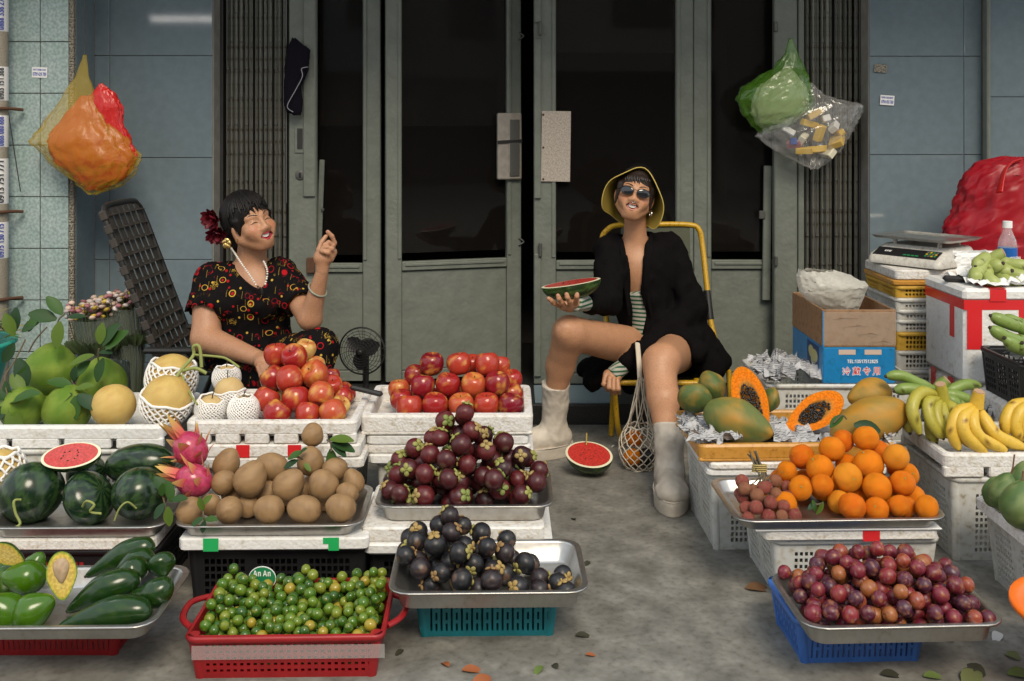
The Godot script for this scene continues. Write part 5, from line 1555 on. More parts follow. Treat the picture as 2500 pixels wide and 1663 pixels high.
	for k in 4:
		var q: Array = pears[k]
		var o := solo("pear", q[2], "pear", FRUIT.pear, M.skin_matte, q[0], turned(0, [-8, 0, 12, 0][k], [10, 0, -10, 0][k]) * Basis.from_scale(Vector3.ONE * q[1]), "pears in foam sleeves")
		part(o, "foam_sleeve", net_mesh(1.05, 1.04, -0.98, [-0.1, 0.80, 0.80, 0.98][k], 26, 0.055), M.foam_net)
		part(o, "stem", piece([Vector3(0, 0.8, 0), Vector3(0.03, 1.15, 0.02), Vector3(0.1, 1.4, 0.02)], 0.04, 5), M.stem_dark)
	# dragon fruit
	for k in 2:
		var c: Vector3 = [Vector3(-0.973, 0.38, -3.1), Vector3(-0.941, 0.31, -3.03)][k]
		var r: float = [0.049, 0.047][k]
		var turn: Basis = [turned(0, 10, 35), turned(0, 15, 70)][k]
		var o := thing("dragon_fruit", ["upper pink dragon fruit with a spiky leafy crown", "lower pink dragon fruit with long yellow scales"][k], "dragon fruit", c, "dragon fruit between watermelon and sapodilla")
		o.basis = turn
		part(o, "body", orb(24, 16, func(p: Vector3) -> Vector3: return p * Vector3(r, r * 1.18, r), func(p: Vector3) -> Color: return mixc(Color(0.52, 0.04, 0.12), Color(0.62, 0.13, 0.17), n3(p, 1.4, k * 3.0) + 0.2)), M.skin_glossy)
		for i in 20:
			var top := i >= 14
			var ph := -0.7 + 1.25 * (i % 14) / 13.0 if not top else 1.25
			var th := i * 2.4
			var n := Vector3(cos(ph) * cos(th), sin(ph), cos(ph) * sin(th))
			var s := MB.new()
			var up := (Vector3.UP * 0.8 + n * 0.75).normalized() if not top else (Vector3.UP + n * 0.9).normalized()
			var long := r * (0.75 if not top else 1.25)
			var side := n.cross(Vector3.UP).normalized()
			var base := n * Vector3(r, r * 1.18, r) * 0.97
			var rows := []
			for j in 5:
				var f := j / 4.0
				var wd := r * 0.30 * (1.0 - f * f)
				var mid := base + up * long * f + n * r * 0.25 * f * f
				rows.append([mid - side * wd, mid + n * 0.004 * (1 - f), mid + side * wd])
			s.loft(rows, false, false, true, false)
			for j in 5:
				for q in 3:
					s.c[j * 3 + q] = mixc(Color(0.60, 0.10, 0.10), Color(0.60, 0.42, 0.12), j / 3.0 - 0.15)
			part(o, "scale", s.mesh(), M.leaf)


func avocados() -> void:
	var g := "avocados on the front tray"
	var long := [
		[Vector3(-1.122, 0.176, -2.7), Vector3(-0.95, 0.255, -2.72), 0.037, "long avocado lying uppermost, nearest the watermelons"],
		[Vector3(-1.042, 0.189, -2.66), Vector3(-0.941, 0.239, -2.68), 0.034, "long avocado second from the top of the heap"],
		[Vector3(-1.022, 0.202, -2.62), Vector3(-0.94, 0.225, -2.64), 0.034, "long avocado wedged in the middle of the heap"],
		[Vector3(-1.118, 0.151, -2.56), Vector3(-0.945, 0.228, -2.58), 0.041, "thick long avocado slanting across the tray"],
		[Vector3(-1.1, 0.148, -2.49), Vector3(-0.878, 0.187, -2.5), 0.041, "long avocado lying foremost with its thin end near the round ones"],
		[Vector3(-0.898, 0.198, -2.62), Vector3(-0.912, 0.243, -2.66), 0.037, "avocado standing end up at the tray corner"],
		[Vector3(-0.951, 0.177, -2.56), Vector3(-0.847, 0.198, -2.56), 0.037, "avocado poking out over the tray corner"]]
	for q in long:
		var o := lay("avocado", q[3], "avocado", FRUIT.avocado[0], M.skin_glossy, q[1], q[0], q[2], 2.5, g, rng.randf() * 6.0)
		part(o, "stem", piece([Vector3(0.28, 2.45, 0), Vector3(0.28, 2.58, 0)], [0.12, 0.1], 6), M.stem_dark)
	var short := [
		[Vector3(-1.238, 0.211, -2.6), 0.0475, [20, 0, 80], "round light green avocado behind the front one"],
		[Vector3(-1.168, 0.174, -2.5), 0.0485, [10, 10, -60], "round light green avocado at the front next to the cut one"],
		[Vector3(-1.237, 0.174, -2.5), 0.049, [0, 30, 40], "round avocado cut off by the picture's edge in front"],
		[Vector3(-1.308, 0.189, -2.66), 0.045, [0, 0, -70], "round avocado at the picture's edge behind"],
		[Vector3(-1.259, 0.199, -2.7), 0.034, [0, 0, -30], "small dark avocado showing behind the round ones"]]
	for q in short:
		solo("avocado", q[3], "avocado", FRUIT.avocado[2], M.skin_glossy, q[0], turned(q[2][0], q[2][1], q[2][2]) * Basis.from_scale(Vector3.ONE * q[1] * 0.92), g)
	# halved avocado with its stone
	for k in 2:
		var t := thing("avocado_half", ["halved avocado showing yellow flesh and its stone", "thin yellow slice of avocado at the picture's edge"][k], "avocado", [Vector3(-1.126, 0.233, -2.56), Vector3(-1.282, 0.268, -2.6)][k], "cut avocados")
		t.basis = [turned(6, -14, 8), turned(0, 10, 62)][k] * Basis.from_scale(Vector3.ONE * [1.0, 0.8][k])
		var out := []
		for i in 36:
			var a := TAU * i / 36
			var y := sin(a) * 0.058
			var w := 0.038 * (1.0 - 0.32 * smoothstep(0.2, -1.0, sin(a)))
			out.append(Vector3(cos(a) * w, y, 0))
		var shell := MB.new()
		var rings := []
		for j in 7:
			var f := cos(PI / 2 * j / 6.0)
			var ring := []
			for p in out:
				ring.append(Vector3(p.x * maxf(f, 0.02), p.y * maxf(f, 0.02), -0.030 * sin(PI / 2 * j / 6.0)))
			rings.append(ring)
		rings.reverse()
		shell.col = Color(0.035, 0.085, 0.018)
		shell.loft(rings, false, false)
		part(t, "skin", shell.mesh(), M.skin_glossy)
		var face := MB.new()
		var bands := [[1.0, Color(0.10, 0.22, 0.03)], [0.95, Color(0.36, 0.42, 0.06)], [0.86, Color(0.68, 0.50, 0.10)], [0.5, Color(0.72, 0.54, 0.15)], [0.0, Color(0.70, 0.54, 0.18)]]
		var fr := []
		for q in bands:
			var ring := []
			for p in out:
				ring.append(p * maxf(q[0], 0.01) + Vector3(0, 0, 0.0005))
			fr.append(ring)
		face.loft(fr)
		for i in face.v.size():
			face.c[i] = bands[i / 36][1]
		part(t, "flesh", face.mesh(), M.soft_flesh)
		if k == 0:
			part(t, "stone", orb(16, 12, func(p: Vector3) -> Vector3: return Vector3(p.x * 0.019 * (1.0 + 0.4 * p.y), p.y * 0.030 + 0.012, p.z * 0.012), func(p: Vector3) -> Color: return mixc(Color(0.42, 0.28, 0.16), Color(0.55, 0.42, 0.28), n3(p, 2.0, 3.0) + 0.3)), M.skin_matte)


func papayas() -> void:
	var g := "papayas in the brown taped box"
	lay("papaya", "green papaya lying along the front of the box", "papaya", FRUIT.papaya[0], M.skin_matte, Vector3(0.641, 0.415, -3.42), Vector3(0.854, 0.349, -3.35), 0.072, 1.75, g, 0.6)
	lay("papaya", "orange and green papaya at the box corner nearest the boot", "papaya", FRUIT.papaya[1], M.skin_matte, Vector3(0.624, 0.398, -3.5), Vector3(0.638, 0.448, -3.58), 0.060, 1.3, g, 1.0)
	lay("papaya", "mottled papaya behind the upright half, against the knee", "papaya", FRUIT.papaya[1], M.skin_matte, Vector3(0.664, 0.426, -3.6), Vector3(0.751, 0.46, -3.62), 0.058, 1.3, g, 2.0)
	lay("papaya", "dark papaya peeping out behind the upright half", "papaya", FRUIT.papaya[1], M.skin_matte, Vector3(0.869, 0.42, -3.56), Vector3(0.929, 0.393, -3.56), 0.045, 1.3, g, 3.0)
	lay("papaya", "long ripe papaya with a leaf, next to the bananas", "papaya", FRUIT.papaya[2], M.skin_matte, Vector3(1.299, 0.436, -3.36), Vector3(1.04, 0.355, -3.34), 0.072, 1.8, g, 4.4)
	lay("papaya", "yellow papaya behind the long ripe one", "papaya", FRUIT.papaya[2], M.skin_matte, Vector3(1.312, 0.444, -3.55), Vector3(1.156, 0.42, -3.52), 0.058, 1.8, g, 1.2)
	for k in 2:
		var q: Array = [[Vector3(0.816, 0.414, -3.49), turned(2, -24, 12), 0.128, 0.062, "halved papaya propped upright, full of black seeds"], [Vector3(1.016, 0.396, -3.44), turned(0, -30, -60), 0.118, 0.056, "halved papaya lying slanted, full of black seeds"]][k]
		var t := thing("papaya_half", q[4], "papaya", q[0], "halved papayas")
		t.basis = q[1]
		var l: float = q[2]
		var r: float = q[3]
		var outline := func(f: float) -> Array:
			var ring := []
			for i in 40:
				var a := TAU * i / 40
				var s := sin(a)
				var w := r * (1.0 - 0.28 * smoothstep(0.3, -1.0, s))
				ring.append(Vector3(cos(a) * w * f, s * l * f + (1.0 - f) * l * 0.02, 0))
			return ring
		var shell := MB.new()
		var rings := []
		for j in 8:
			var an := PI / 2 * j / 7.0
			var ring: Array = outline.call(maxf(cos(an), 0.02))
			for i in ring.size():
				ring[i].z = -sin(an) * r * 0.92
			rings.append(ring)
		rings.reverse()
		shell.loft(rings)
		for i in shell.v.size():
			shell.c[i] = mixc(Color(0.52, 0.26, 0.03), Color(0.22, 0.22, 0.05), n3(shell.v[i] * 12.0, 1.0, k * 3.0) * 1.5 + 0.2)
		part(t, "skin", shell.mesh(), M.skin_matte)
		var face := MB.new()
		var fr := []
		for f in [1.0, 0.97, 0.80, 0.62, 0.56, 0.45, 0.25]:
			var ring: Array = outline.call(f)
			for i in ring.size():
				ring[i].z = 0.0008 if f > 0.6 else -r * 0.5 * (0.62 - f) / 0.4
				if f < 0.9 and f > 0.5:
					ring[i].x *= 0.93
			fr.append(ring)
		face.loft(fr, false, true)
		for i in face.v.size():
			var band := i / 40
			face.c[i] = [Color(0.55, 0.20, 0.02), Color(0.80, 0.22, 0.006), Color(0.84, 0.20, 0.004), Color(0.80, 0.24, 0.02), Color(0.74, 0.36, 0.09), Color(0.66, 0.30, 0.07), Color(0.6, 0.26, 0.05)][mini(band, 6)]
		part(t, "flesh", face.mesh(), M.soft_flesh)
		var seeds := MB.new()
		for i in 170:
			var a := rng.randf() * TAU
			var f := sqrt(rng.randf()) * 0.54
			var rad := r * 0.88 * f
			seeds.ball(Vector3(cos(a) * rad, sin(a) * l * f * 0.97, -r * 0.03 + 0.007 * rng.randf()), Vector3.ONE * rng.randf_range(0.0034, 0.0048), Basis(), 6, 4)
		var sd := part(t, "seeds", seeds.mesh(), paint("papaya_seed", Color(0.016, 0.014, 0.012), 0.25))
		sd.set_meta("kind", "stuff")


func banana(parent: Node3D, path: Array, r: float, m: Material) -> void:
	var local := []
	for p in path:
		local.append(p - parent.position)
	var pts := curve(local, 5)
	var rad := []
	var n := pts.size()
	for i in n:
		var t := i / float(n - 1)
		rad.append(r * clampf(minf(0.32 + 2.6 * t, 1.0), 0, 1) * (1.0 if t < 0.78 else lerpf(1.0, 0.38, pow((t - 0.78) / 0.22, 1.6))))
	var b := MB.new()
	b.tube(pts, rad, 10)
	for i in b.v.size():
		b.c[i] = b.c[i] * (1.0 + 0.10 * n3(b.v[i] * 40.0, 1.0, 2.0)) if n3(b.v[i] * 70.0, 1.0, 8.0) < 0.42 else Color(0.25, 0.16, 0.06)
	var o := part(parent, "banana", b.mesh(), m)
	var tip: Vector3 = pts[-1]
	var dir: Vector3 = (pts[-1] - pts[-2]).normalized()
	part(o, "tip", piece([tip - dir * 0.002, tip + dir * 0.006], [r * 0.36, r * 0.26], 6), M.stem_dark)


func banana_bunch(label: String, crown: Vector3, paths: Array, r: float, m: Material, stub: Vector3) -> void:
	var t := thing("banana_bunch", label, "bananas", crown, "bunches of bananas")
	for p in paths:
		banana(t, p, r * rng.randf_range(0.94, 1.05), m)
	part(t, "crown", piece([Vector3(0, -0.012, 0), stub * 0.5, stub], [0.024, 0.021, 0.018], 8), m)
	part(t, "cut_end", piece([stub, stub * 1.06], [0.0165, 0.0165], 8), paint("banana_cut", Color(0.42, 0.26, 0.16), 0.8))


func bananas() -> void:
	paint("banana_yellow", Color(0.66, 0.43, 0.05), 0.42, {"tint": 1, "albedo_texture": T.smears, "tri": 4.0})
	paint("banana_turning", Color(0.40, 0.36, 0.05), 0.42, {"tint": 1, "albedo_texture": T.smears, "tri": 4.0})
	paint("banana_green", Color(0.20, 0.29, 0.065), 0.42, {"tint": 1, "albedo_texture": T.smears, "tri": 4.0})
	paint("banana_pale", Color(0.36, 0.42, 0.13), 0.45, {"tint": 1, "albedo_texture": T.smears, "tri": 4.0})
	banana_bunch("ripe yellow bunch draped over the foam box front", Vector3(1.483, 0.474, -3.27), [
		[Vector3(1.474, 0.47, -3.27), Vector3(1.412, 0.452, -3.24), Vector3(1.385, 0.402, -3.22), Vector3(1.401, 0.344, -3.21)],
		[Vector3(1.473, 0.465, -3.26), Vector3(1.418, 0.439, -3.22), Vector3(1.42, 0.39, -3.2), Vector3(1.482, 0.34, -3.2)],
		[Vector3(1.48, 0.458, -3.26), Vector3(1.449, 0.432, -3.22), Vector3(1.464, 0.386, -3.2), Vector3(1.545, 0.346, -3.2)],
		[Vector3(1.494, 0.459, -3.27), Vector3(1.501, 0.419, -3.24), Vector3(1.532, 0.38, -3.22), Vector3(1.614, 0.347, -3.22)],
		[Vector3(1.502, 0.451, -3.3), Vector3(1.514, 0.398, -3.3), Vector3(1.554, 0.359, -3.29), Vector3(1.625, 0.339, -3.28)],
		[Vector3(1.495, 0.452, -3.31), Vector3(1.465, 0.418, -3.31), Vector3(1.453, 0.371, -3.3), Vector3(1.474, 0.332, -3.28)]], 0.0205, M.banana_yellow, Vector3(0.004, 0.04, 0.012))
	banana_bunch("greenish yellow bunch beside the long papaya", Vector3(1.414, 0.469, -3.36), [
		[Vector3(1.402, 0.477, -3.36), Vector3(1.329, 0.492, -3.33), Vector3(1.286, 0.45, -3.29), Vector3(1.303, 0.376, -3.27)],
		[Vector3(1.398, 0.468, -3.35), Vector3(1.341, 0.466, -3.3), Vector3(1.339, 0.414, -3.27), Vector3(1.372, 0.366, -3.26)],
		[Vector3(1.406, 0.46, -3.35), Vector3(1.37, 0.444, -3.31), Vector3(1.369, 0.403, -3.28), Vector3(1.397, 0.365, -3.27)],
		[Vector3(1.414, 0.456, -3.35), Vector3(1.397, 0.434, -3.32), Vector3(1.403, 0.404, -3.29), Vector3(1.425, 0.385, -3.28)],
		[Vector3(1.429, 0.457, -3.36), Vector3(1.432, 0.442, -3.33), Vector3(1.442, 0.429, -3.31), Vector3(1.464, 0.42, -3.3)],
		[Vector3(1.415, 0.459, -3.4), Vector3(1.333, 0.441, -3.38), Vector3(1.294, 0.406, -3.35), Vector3(1.29, 0.365, -3.32)],
		[Vector3(1.419, 0.451, -3.4), Vector3(1.375, 0.4, -3.36), Vector3(1.363, 0.362, -3.33), Vector3(1.366, 0.337, -3.3)]], 0.0195, M.banana_turning, Vector3(-0.012, 0.045, 0.01))
	banana_bunch("green bunch at the back of the ripe bananas", Vector3(1.44, 0.472, -3.47), [
		[Vector3(1.428, 0.473, -3.46), Vector3(1.377, 0.49, -3.46), Vector3(1.317, 0.516, -3.46), Vector3(1.265, 0.514, -3.46)],
		[Vector3(1.42, 0.474, -3.43), Vector3(1.369, 0.474, -3.43), Vector3(1.321, 0.48, -3.43), Vector3(1.282, 0.472, -3.43)],
		[Vector3(1.452, 0.463, -3.46), Vector3(1.492, 0.471, -3.46), Vector3(1.536, 0.484, -3.47), Vector3(1.592, 0.477, -3.48)],
		[Vector3(1.448, 0.464, -3.44), Vector3(1.483, 0.456, -3.44), Vector3(1.515, 0.448, -3.44), Vector3(1.538, 0.44, -3.44)],
		[Vector3(1.443, 0.461, -3.42), Vector3(1.466, 0.444, -3.41), Vector3(1.49, 0.429, -3.41), Vector3(1.511, 0.425, -3.41)]], 0.0195, M.banana_green, Vector3(0.03, 0.03, 0.01))
	banana_bunch("ripe yellow bunch at the picture's edge", Vector3(1.682, 0.482, -3.31), [
		[Vector3(1.67, 0.475, -3.31), Vector3(1.616, 0.454, -3.3), Vector3(1.584, 0.418, -3.28), Vector3(1.579, 0.373, -3.27)],
		[Vector3(1.664, 0.476, -3.29), Vector3(1.62, 0.44, -3.27), Vector3(1.604, 0.398, -3.26), Vector3(1.623, 0.357, -3.26)],
		[Vector3(1.675, 0.476, -3.29), Vector3(1.646, 0.44, -3.27), Vector3(1.634, 0.398, -3.26), Vector3(1.645, 0.353, -3.26)]], 0.021, M.banana_yellow, Vector3(0.01, 0.04, 0.0))
	banana_bunch("green bunch standing in the black crate", Vector3(1.838, 0.651, -3.56), [
		[Vector3(1.809, 0.657, -3.53), Vector3(1.727, 0.676, -3.5), Vector3(1.673, 0.696, -3.49), Vector3(1.633, 0.713, -3.49)],
		[Vector3(1.834, 0.66, -3.56), Vector3(1.778, 0.668, -3.54), Vector3(1.728, 0.684, -3.53), Vector3(1.694, 0.701, -3.53)],
		[Vector3(1.833, 0.657, -3.55), Vector3(1.791, 0.65, -3.52), Vector3(1.749, 0.667, -3.5), Vector3(1.718, 0.693, -3.49)],
		[Vector3(1.794, 0.631, -3.5), Vector3(1.712, 0.633, -3.47), Vector3(1.659, 0.653, -3.46), Vector3(1.617, 0.678, -3.46)],
		[Vector3(1.792, 0.613, -3.48), Vector3(1.733, 0.606, -3.45), Vector3(1.688, 0.622, -3.44), Vector3(1.651, 0.649, -3.43)],
		[Vector3(1.796, 0.606, -3.47), Vector3(1.754, 0.6, -3.44), Vector3(1.723, 0.611, -3.43), Vector3(1.705, 0.634, -3.42)]], 0.0235, M.banana_green, Vector3(0.03, 0.04, 0.0))
	banana_bunch("pale green bunch on newspaper on top of the tall foam box", Vector3(1.842, 0.859, -3.93), [
		[Vector3(1.837, 0.861, -3.93), Vector3(1.806, 0.856, -3.91), Vector3(1.771, 0.846, -3.88), Vector3(1.744, 0.831, -3.85)],
		[Vector3(1.849, 0.856, -3.94), Vector3(1.832, 0.837, -3.92), Vector3(1.828, 0.831, -3.88), Vector3(1.845, 0.845, -3.85)],
		[Vector3(1.861, 0.851, -3.95), Vector3(1.866, 0.825, -3.93), Vector3(1.863, 0.814, -3.88), Vector3(1.879, 0.817, -3.85)],
		[Vector3(1.816, 0.857, -3.9), Vector3(1.758, 0.816, -3.86), Vector3(1.738, 0.801, -3.84), Vector3(1.739, 0.784, -3.82)],
		[Vector3(1.823, 0.847, -3.9), Vector3(1.79, 0.802, -3.86), Vector3(1.794, 0.782, -3.83), Vector3(1.819, 0.763, -3.81)],
		[Vector3(1.843, 0.844, -3.92), Vector3(1.856, 0.792, -3.88), Vector3(1.865, 0.777, -3.84), Vector3(1.901, 0.765, -3.82)],
		[Vector3(1.874, 0.848, -3.97), Vector3(1.909, 0.832, -3.96), Vector3(1.939, 0.827, -3.94), Vector3(1.976, 0.831, -3.92)],
		[Vector3(1.873, 0.842, -3.96), Vector3(1.914, 0.802, -3.94), Vector3(1.94, 0.79, -3.92), Vector3(1.968, 0.788, -3.91)]], 0.0250, M.banana_pale, Vector3(0.035, 0.02, 0.02))
	# green mangoes on the tray at the right
	var mg := [[Vector3(1.432, 0.299, -2.96), 0.052, "green mango with a long upright stalk, nearest the foam box"], [Vector3(1.41, 0.309, -2.84), 0.058, "green mango at the front of the tray by the picture's edge"], [Vector3(1.482, 0.343, -2.95), 0.045, "small dark green mango resting on the others"], [Vector3(1.429, 0.277, -3.02), 0.042, "green mango behind the stalked one"]]
	for k in 4:
		var o := solo("mango", mg[k][2], "mango", FRUIT.mango, M.skin_matte, mg[k][0], turned(k * 70, 5, -8 + 6 * k) * Basis.from_scale(Vector3.ONE * mg[k][1]), "green mangoes on the tray")
		if k < 2:
			part(o, "stem", piece([Vector3(0, 1.05, 0), Vector3(0.05, 1.5, 0), Vector3(0.0, 2.2 - 0.6 * k, 0)], 0.045, 5), paint("mango_stem", Color(0.18, 0.09, 0.05), 0.8))


func leaves() -> void:
	sprig("upright pomelo twig with four broad leaves against the pale tiles", [Vector3(-1.56, 0.602, -3.5), Vector3(-1.541, 0.656, -3.47), Vector3(-1.533, 0.703, -3.46), Vector3(-1.511, 0.725, -3.46)], [
		[Vector3(-1.539, 0.706, -3.46), Vector3(-1, 0.28, 0.1), Vector3(0, 0.6, 0.8)], [Vector3(-1.52, 0.722, -3.46), Vector3(-0.6, 0.75, 0), Vector3(0.5, 0.4, 0.8), 0.85], [Vector3(-1.501, 0.712, -3.46), Vector3(1, 0.15, 0), Vector3(0, 0.9, 0.5), 0.6], [Vector3(-1.527, 0.7, -3.46), Vector3(-0.05, -1, 0.3), Vector3(0, 0.3, 1), 0.9]], 0.082)
	sprig("pomelo twig with a yellowing heart-shaped leaf", [Vector3(-1.398, 0.526, -3.48), Vector3(-1.399, 0.576, -3.46), Vector3(-1.392, 0.61, -3.45)], [
		[Vector3(-1.389, 0.625, -3.45), Vector3(0.1, 1, 0), Vector3(0, 0, 1), 0.8], [Vector3(-1.38, 0.622, -3.45), Vector3(0.6, 0.8, 0.2), Vector3(-0.4, 0.5, 0.8), 1.1], [Vector3(-1.366, 0.612, -3.44), Vector3(0.75, 0.65, 0.2), Vector3(-0.5, 0.5, 0.8), 1.15], [Vector3(-1.388, 0.599, -3.44), Vector3(0.9, 0.1, 0.3), Vector3(0, 0.9, 0.4), 0.6], [Vector3(-1.404, 0.59, -3.44), Vector3(-1, -0.3, 0.4), Vector3(0, 0.9, 0.4), 0.9], [Vector3(-1.372, 0.58, -3.44), Vector3(-0.25, -1, 0.3), Vector3(-0.3, 0.2, 0.9), 0.9], [Vector3(-1.421, 0.568, -3.45), Vector3(-0.6, -0.6, 0.4), Vector3(0, 0.7, 0.7), 0.8]], 0.075, 3)
	sprig("pomelo leaves hanging over the front pomelo", [Vector3(-1.48, 0.504, -3.44), Vector3(-1.453, 0.495, -3.4), Vector3(-1.439, 0.487, -3.36)], [
		[Vector3(-1.451, 0.5, -3.38), Vector3(-1, 0.35, 0.2), Vector3(0.2, 0.8, 0.5), 1.0], [Vector3(-1.456, 0.514, -3.4), Vector3(0.15, 1, 0.2), Vector3(0, 0, 1), 0.6], [Vector3(-1.433, 0.496, -3.36), Vector3(1, 0.3, 0.2), Vector3(0, 0.9, 0.5), 0.8], [Vector3(-1.434, 0.486, -3.34), Vector3(-1, -0.5, 0.3), Vector3(0, 0.8, 0.6), 1.0], [Vector3(-1.42, 0.482, -3.33), Vector3(0.1, -1, 0.3), Vector3(0, 0.3, 1), 0.9], [Vector3(-1.414, 0.485, -3.33), Vector3(0.9, -0.45, 0.3), Vector3(0, 0.8, 0.6), 1.05]], 0.070, 1)
	sprig("leafy branch drooping over the foam box at the picture's edge", [Vector3(-1.654, 0.635, -3.48), Vector3(-1.673, 0.567, -3.44), Vector3(-1.684, 0.523, -3.4), Vector3(-1.639, 0.455, -3.34)], [
		[Vector3(-1.65, 0.585, -3.42), Vector3(0.4, -1, 0.2), Vector3(0.3, 0.4, 0.8), 1.1], [Vector3(-1.663, 0.536, -3.4), Vector3(0.6, -0.6, 0.3), Vector3(0, 0.8, 0.6), 0.9], [Vector3(-1.671, 0.519, -3.38), Vector3(0.3, -0.9, 0.3), Vector3(-0.5, 0.5, 0.7), 0.9], [Vector3(-1.631, 0.461, -3.33), Vector3(1, 0.45, 0.3), Vector3(0, 0.9, 0.4), 1.25], [Vector3(-1.637, 0.449, -3.33), Vector3(-1, -0.9, 0.2), Vector3(0, 0.5, 0.8), 0.9], [Vector3(-1.626, 0.442, -3.32), Vector3(0.35, -1, 0.2), Vector3(0.2, 0.2, 1), 1.25], [Vector3(-1.65, 0.465, -3.35), Vector3(-0.8, 0.5, 0.3), Vector3(0, 0.8, 0.6), 0.8], [Vector3(-1.616, 0.559, -3.42), Vector3(-0.5, -1, 0.2), Vector3(0.6, 0.3, 0.7), 0.8]], 0.078, 2)
	sprig("dark leaves on a woody branch behind the tall pomelo", [Vector3(-1.71, 0.56, -3.62), Vector3(-1.684, 0.606, -3.62), Vector3(-1.644, 0.65, -3.62)], [
		[Vector3(-1.767, 0.629, -3.64), Vector3(0, 1, 0), Vector3(0, 0, 1), 0.9], [Vector3(-1.765, 0.618, -3.63), Vector3(-0.3, 0.8, 0.1), Vector3(0.3, 0, 1), 0.9], [Vector3(-1.738, 0.631, -3.63), Vector3(0.8, 0.6, 0), Vector3(-0.4, 0.5, 0.8), 0.9], [Vector3(-1.715, 0.631, -3.63), Vector3(0.4, 0.8, 0), Vector3(-0.4, 0.2, 0.9), 0.8], [Vector3(-1.75, 0.597, -3.6), Vector3(-0.4, -0.8, 0.2), Vector3(0.4, 0.4, 0.8), 0.8]], 0.080, 2)
	sprig("small leaves between watermelon and sapodillas", [Vector3(-1.022, 0.346, -2.94), Vector3(-0.996, 0.303, -2.92), Vector3(-0.979, 0.266, -2.9)], [
		[Vector3(-1.024, 0.354, -2.93), Vector3(0.8, -0.7, 0.2), Vector3(0.3, 0.6, 0.7), 1.0], [Vector3(-0.986, 0.347, -2.92), Vector3(0.4, -1, 0.2), Vector3(0.8, 0.2, 0.6), 0.9], [Vector3(-0.984, 0.29, -2.9), Vector3(-0.4, -0.6, 0.3), Vector3(0, 0.7, 0.7), 0.7], [Vector3(-0.974, 0.281, -2.9), Vector3(0.1, -1, 0.2), Vector3(0, 0.2, 1), 0.8], [Vector3(-0.964, 0.3, -2.9), Vector3(1, 0.2, 0.2), Vector3(0, 0.8, 0.6), 0.7], [Vector3(-0.997, 0.307, -2.91), Vector3(0.2, 0.9, 0.3), Vector3(0, 0, 1), 0.6]], 0.058)
	sprig("small bright leaves lying before the front sapodillas", [Vector3(-0.878, 0.29, -2.9), Vector3(-0.868, 0.265, -2.88), Vector3(-0.864, 0.245, -2.88)], [
		[Vector3(-0.868, 0.277, -2.88), Vector3(-0.3, 1, 0.2), Vector3(0, 0, 1), 0.8], [Vector3(-0.866, 0.259, -2.875), Vector3(-0.9, -0.5, 0.3), Vector3(0, 0.8, 0.6), 0.8], [Vector3(-0.862, 0.255, -2.875), Vector3(0.9, 0.1, 0.3), Vector3(0, 0.8, 0.6), 0.8], [Vector3(-0.861, 0.253, -2.87), Vector3(-0.2, -1, 0.2), Vector3(0, 0.2, 1), 0.7], [Vector3(-0.878, 0.286, -2.9), Vector3(0.8, 0.8, 0.2), Vector3(-0.4, 0.4, 0.8), 0.8]], 0.042, 3)
	sprig("slender leaves on the top sapodilla's stalk", [Vector3(-0.567, 0.396, -3.14), Vector3(-0.553, 0.393, -3.12), Vector3(-0.547, 0.373, -3.1)], [
		[Vector3(-0.555, 0.404, -3.12), Vector3(1, 0.05, 0.1), Vector3(0, 0.9, 0.4), 1.0], [Vector3(-0.551, 0.393, -3.12), Vector3(1, -0.25, 0.1), Vector3(0, 0.9, 0.4), 1.05], [Vector3(-0.551, 0.379, -3.11), Vector3(0.1, -1, 0.2), Vector3(0.4, 0.1, 0.9), 0.9], [Vector3(-0.549, 0.392, -3.11), Vector3(0.8, -0.5, 0.2), Vector3(0, 0.9, 0.4), 0.8]], 0.062, 3)
	sprig("leaf tuft between two sapodillas at the top", [Vector3(-0.621, 0.343, -3.1), Vector3(-0.641, 0.359, -3.09), Vector3(-0.66, 0.367, -3.08)], [
		[Vector3(-0.63, 0.38, -3.08), Vector3(-0.8, -0.3, 0.3), Vector3(0, 0.8, 0.5), 0.9], [Vector3(-0.641, 0.357, -3.07), Vector3(-0.9, -0.4, 0.2), Vector3(0, 0.8, 0.5), 0.9], [Vector3(-0.624, 0.348, -3.07), Vector3(0.6, -0.5, 0.3), Vector3(0, 0.8, 0.5), 0.6], [Vector3(-0.639, 0.375, -3.08), Vector3(0.6, 0.5, 0.3), Vector3(0, 0.8, 0.5), 0.6]], 0.045, 1)
	sprig("curled green leaf on the long ripe papaya", [Vector3(1.069, 0.423, -3.27), Vector3(1.054, 0.436, -3.27), Vector3(1.025, 0.414, -3.26)], [[Vector3(1.059, 0.436, -3.27), Vector3(-0.9, -0.6, 0.2), Vector3(-0.3, 0.8, 0.5), 1.0], [Vector3(1.091, 0.406, -3.27), Vector3(1, -0.2, 0.1), Vector3(0, 0.5, 0.9), 1.5]], 0.05, 1)
	sprig("scrap of leaves between lychees and oranges", [Vector3(0.859, 0.284, -2.93), Vector3(0.869, 0.279, -2.92), Vector3(0.887, 0.283, -2.92)], [[Vector3(0.856, 0.292, -2.92), Vector3(0.3, -1, 0.2), Vector3(0.4, 0.2, 0.9), 0.8], [Vector3(0.865, 0.283, -2.92), Vector3(-0.8, -0.5, 0.3), Vector3(0, 0.7, 0.7), 0.7], [Vector3(0.887, 0.288, -2.92), Vector3(-0.5, -0.9, 0.3), Vector3(0.6, 0.2, 0.7), 1.0]], 0.035, 1)


func held_melon() -> void:
	half_watermelon("halved watermelon resting on the hand above the knee", Vector3(0.232, 0.744, -4.03), Vector3(0.118, 0.068, 0.075), turned(0, -1, 9))

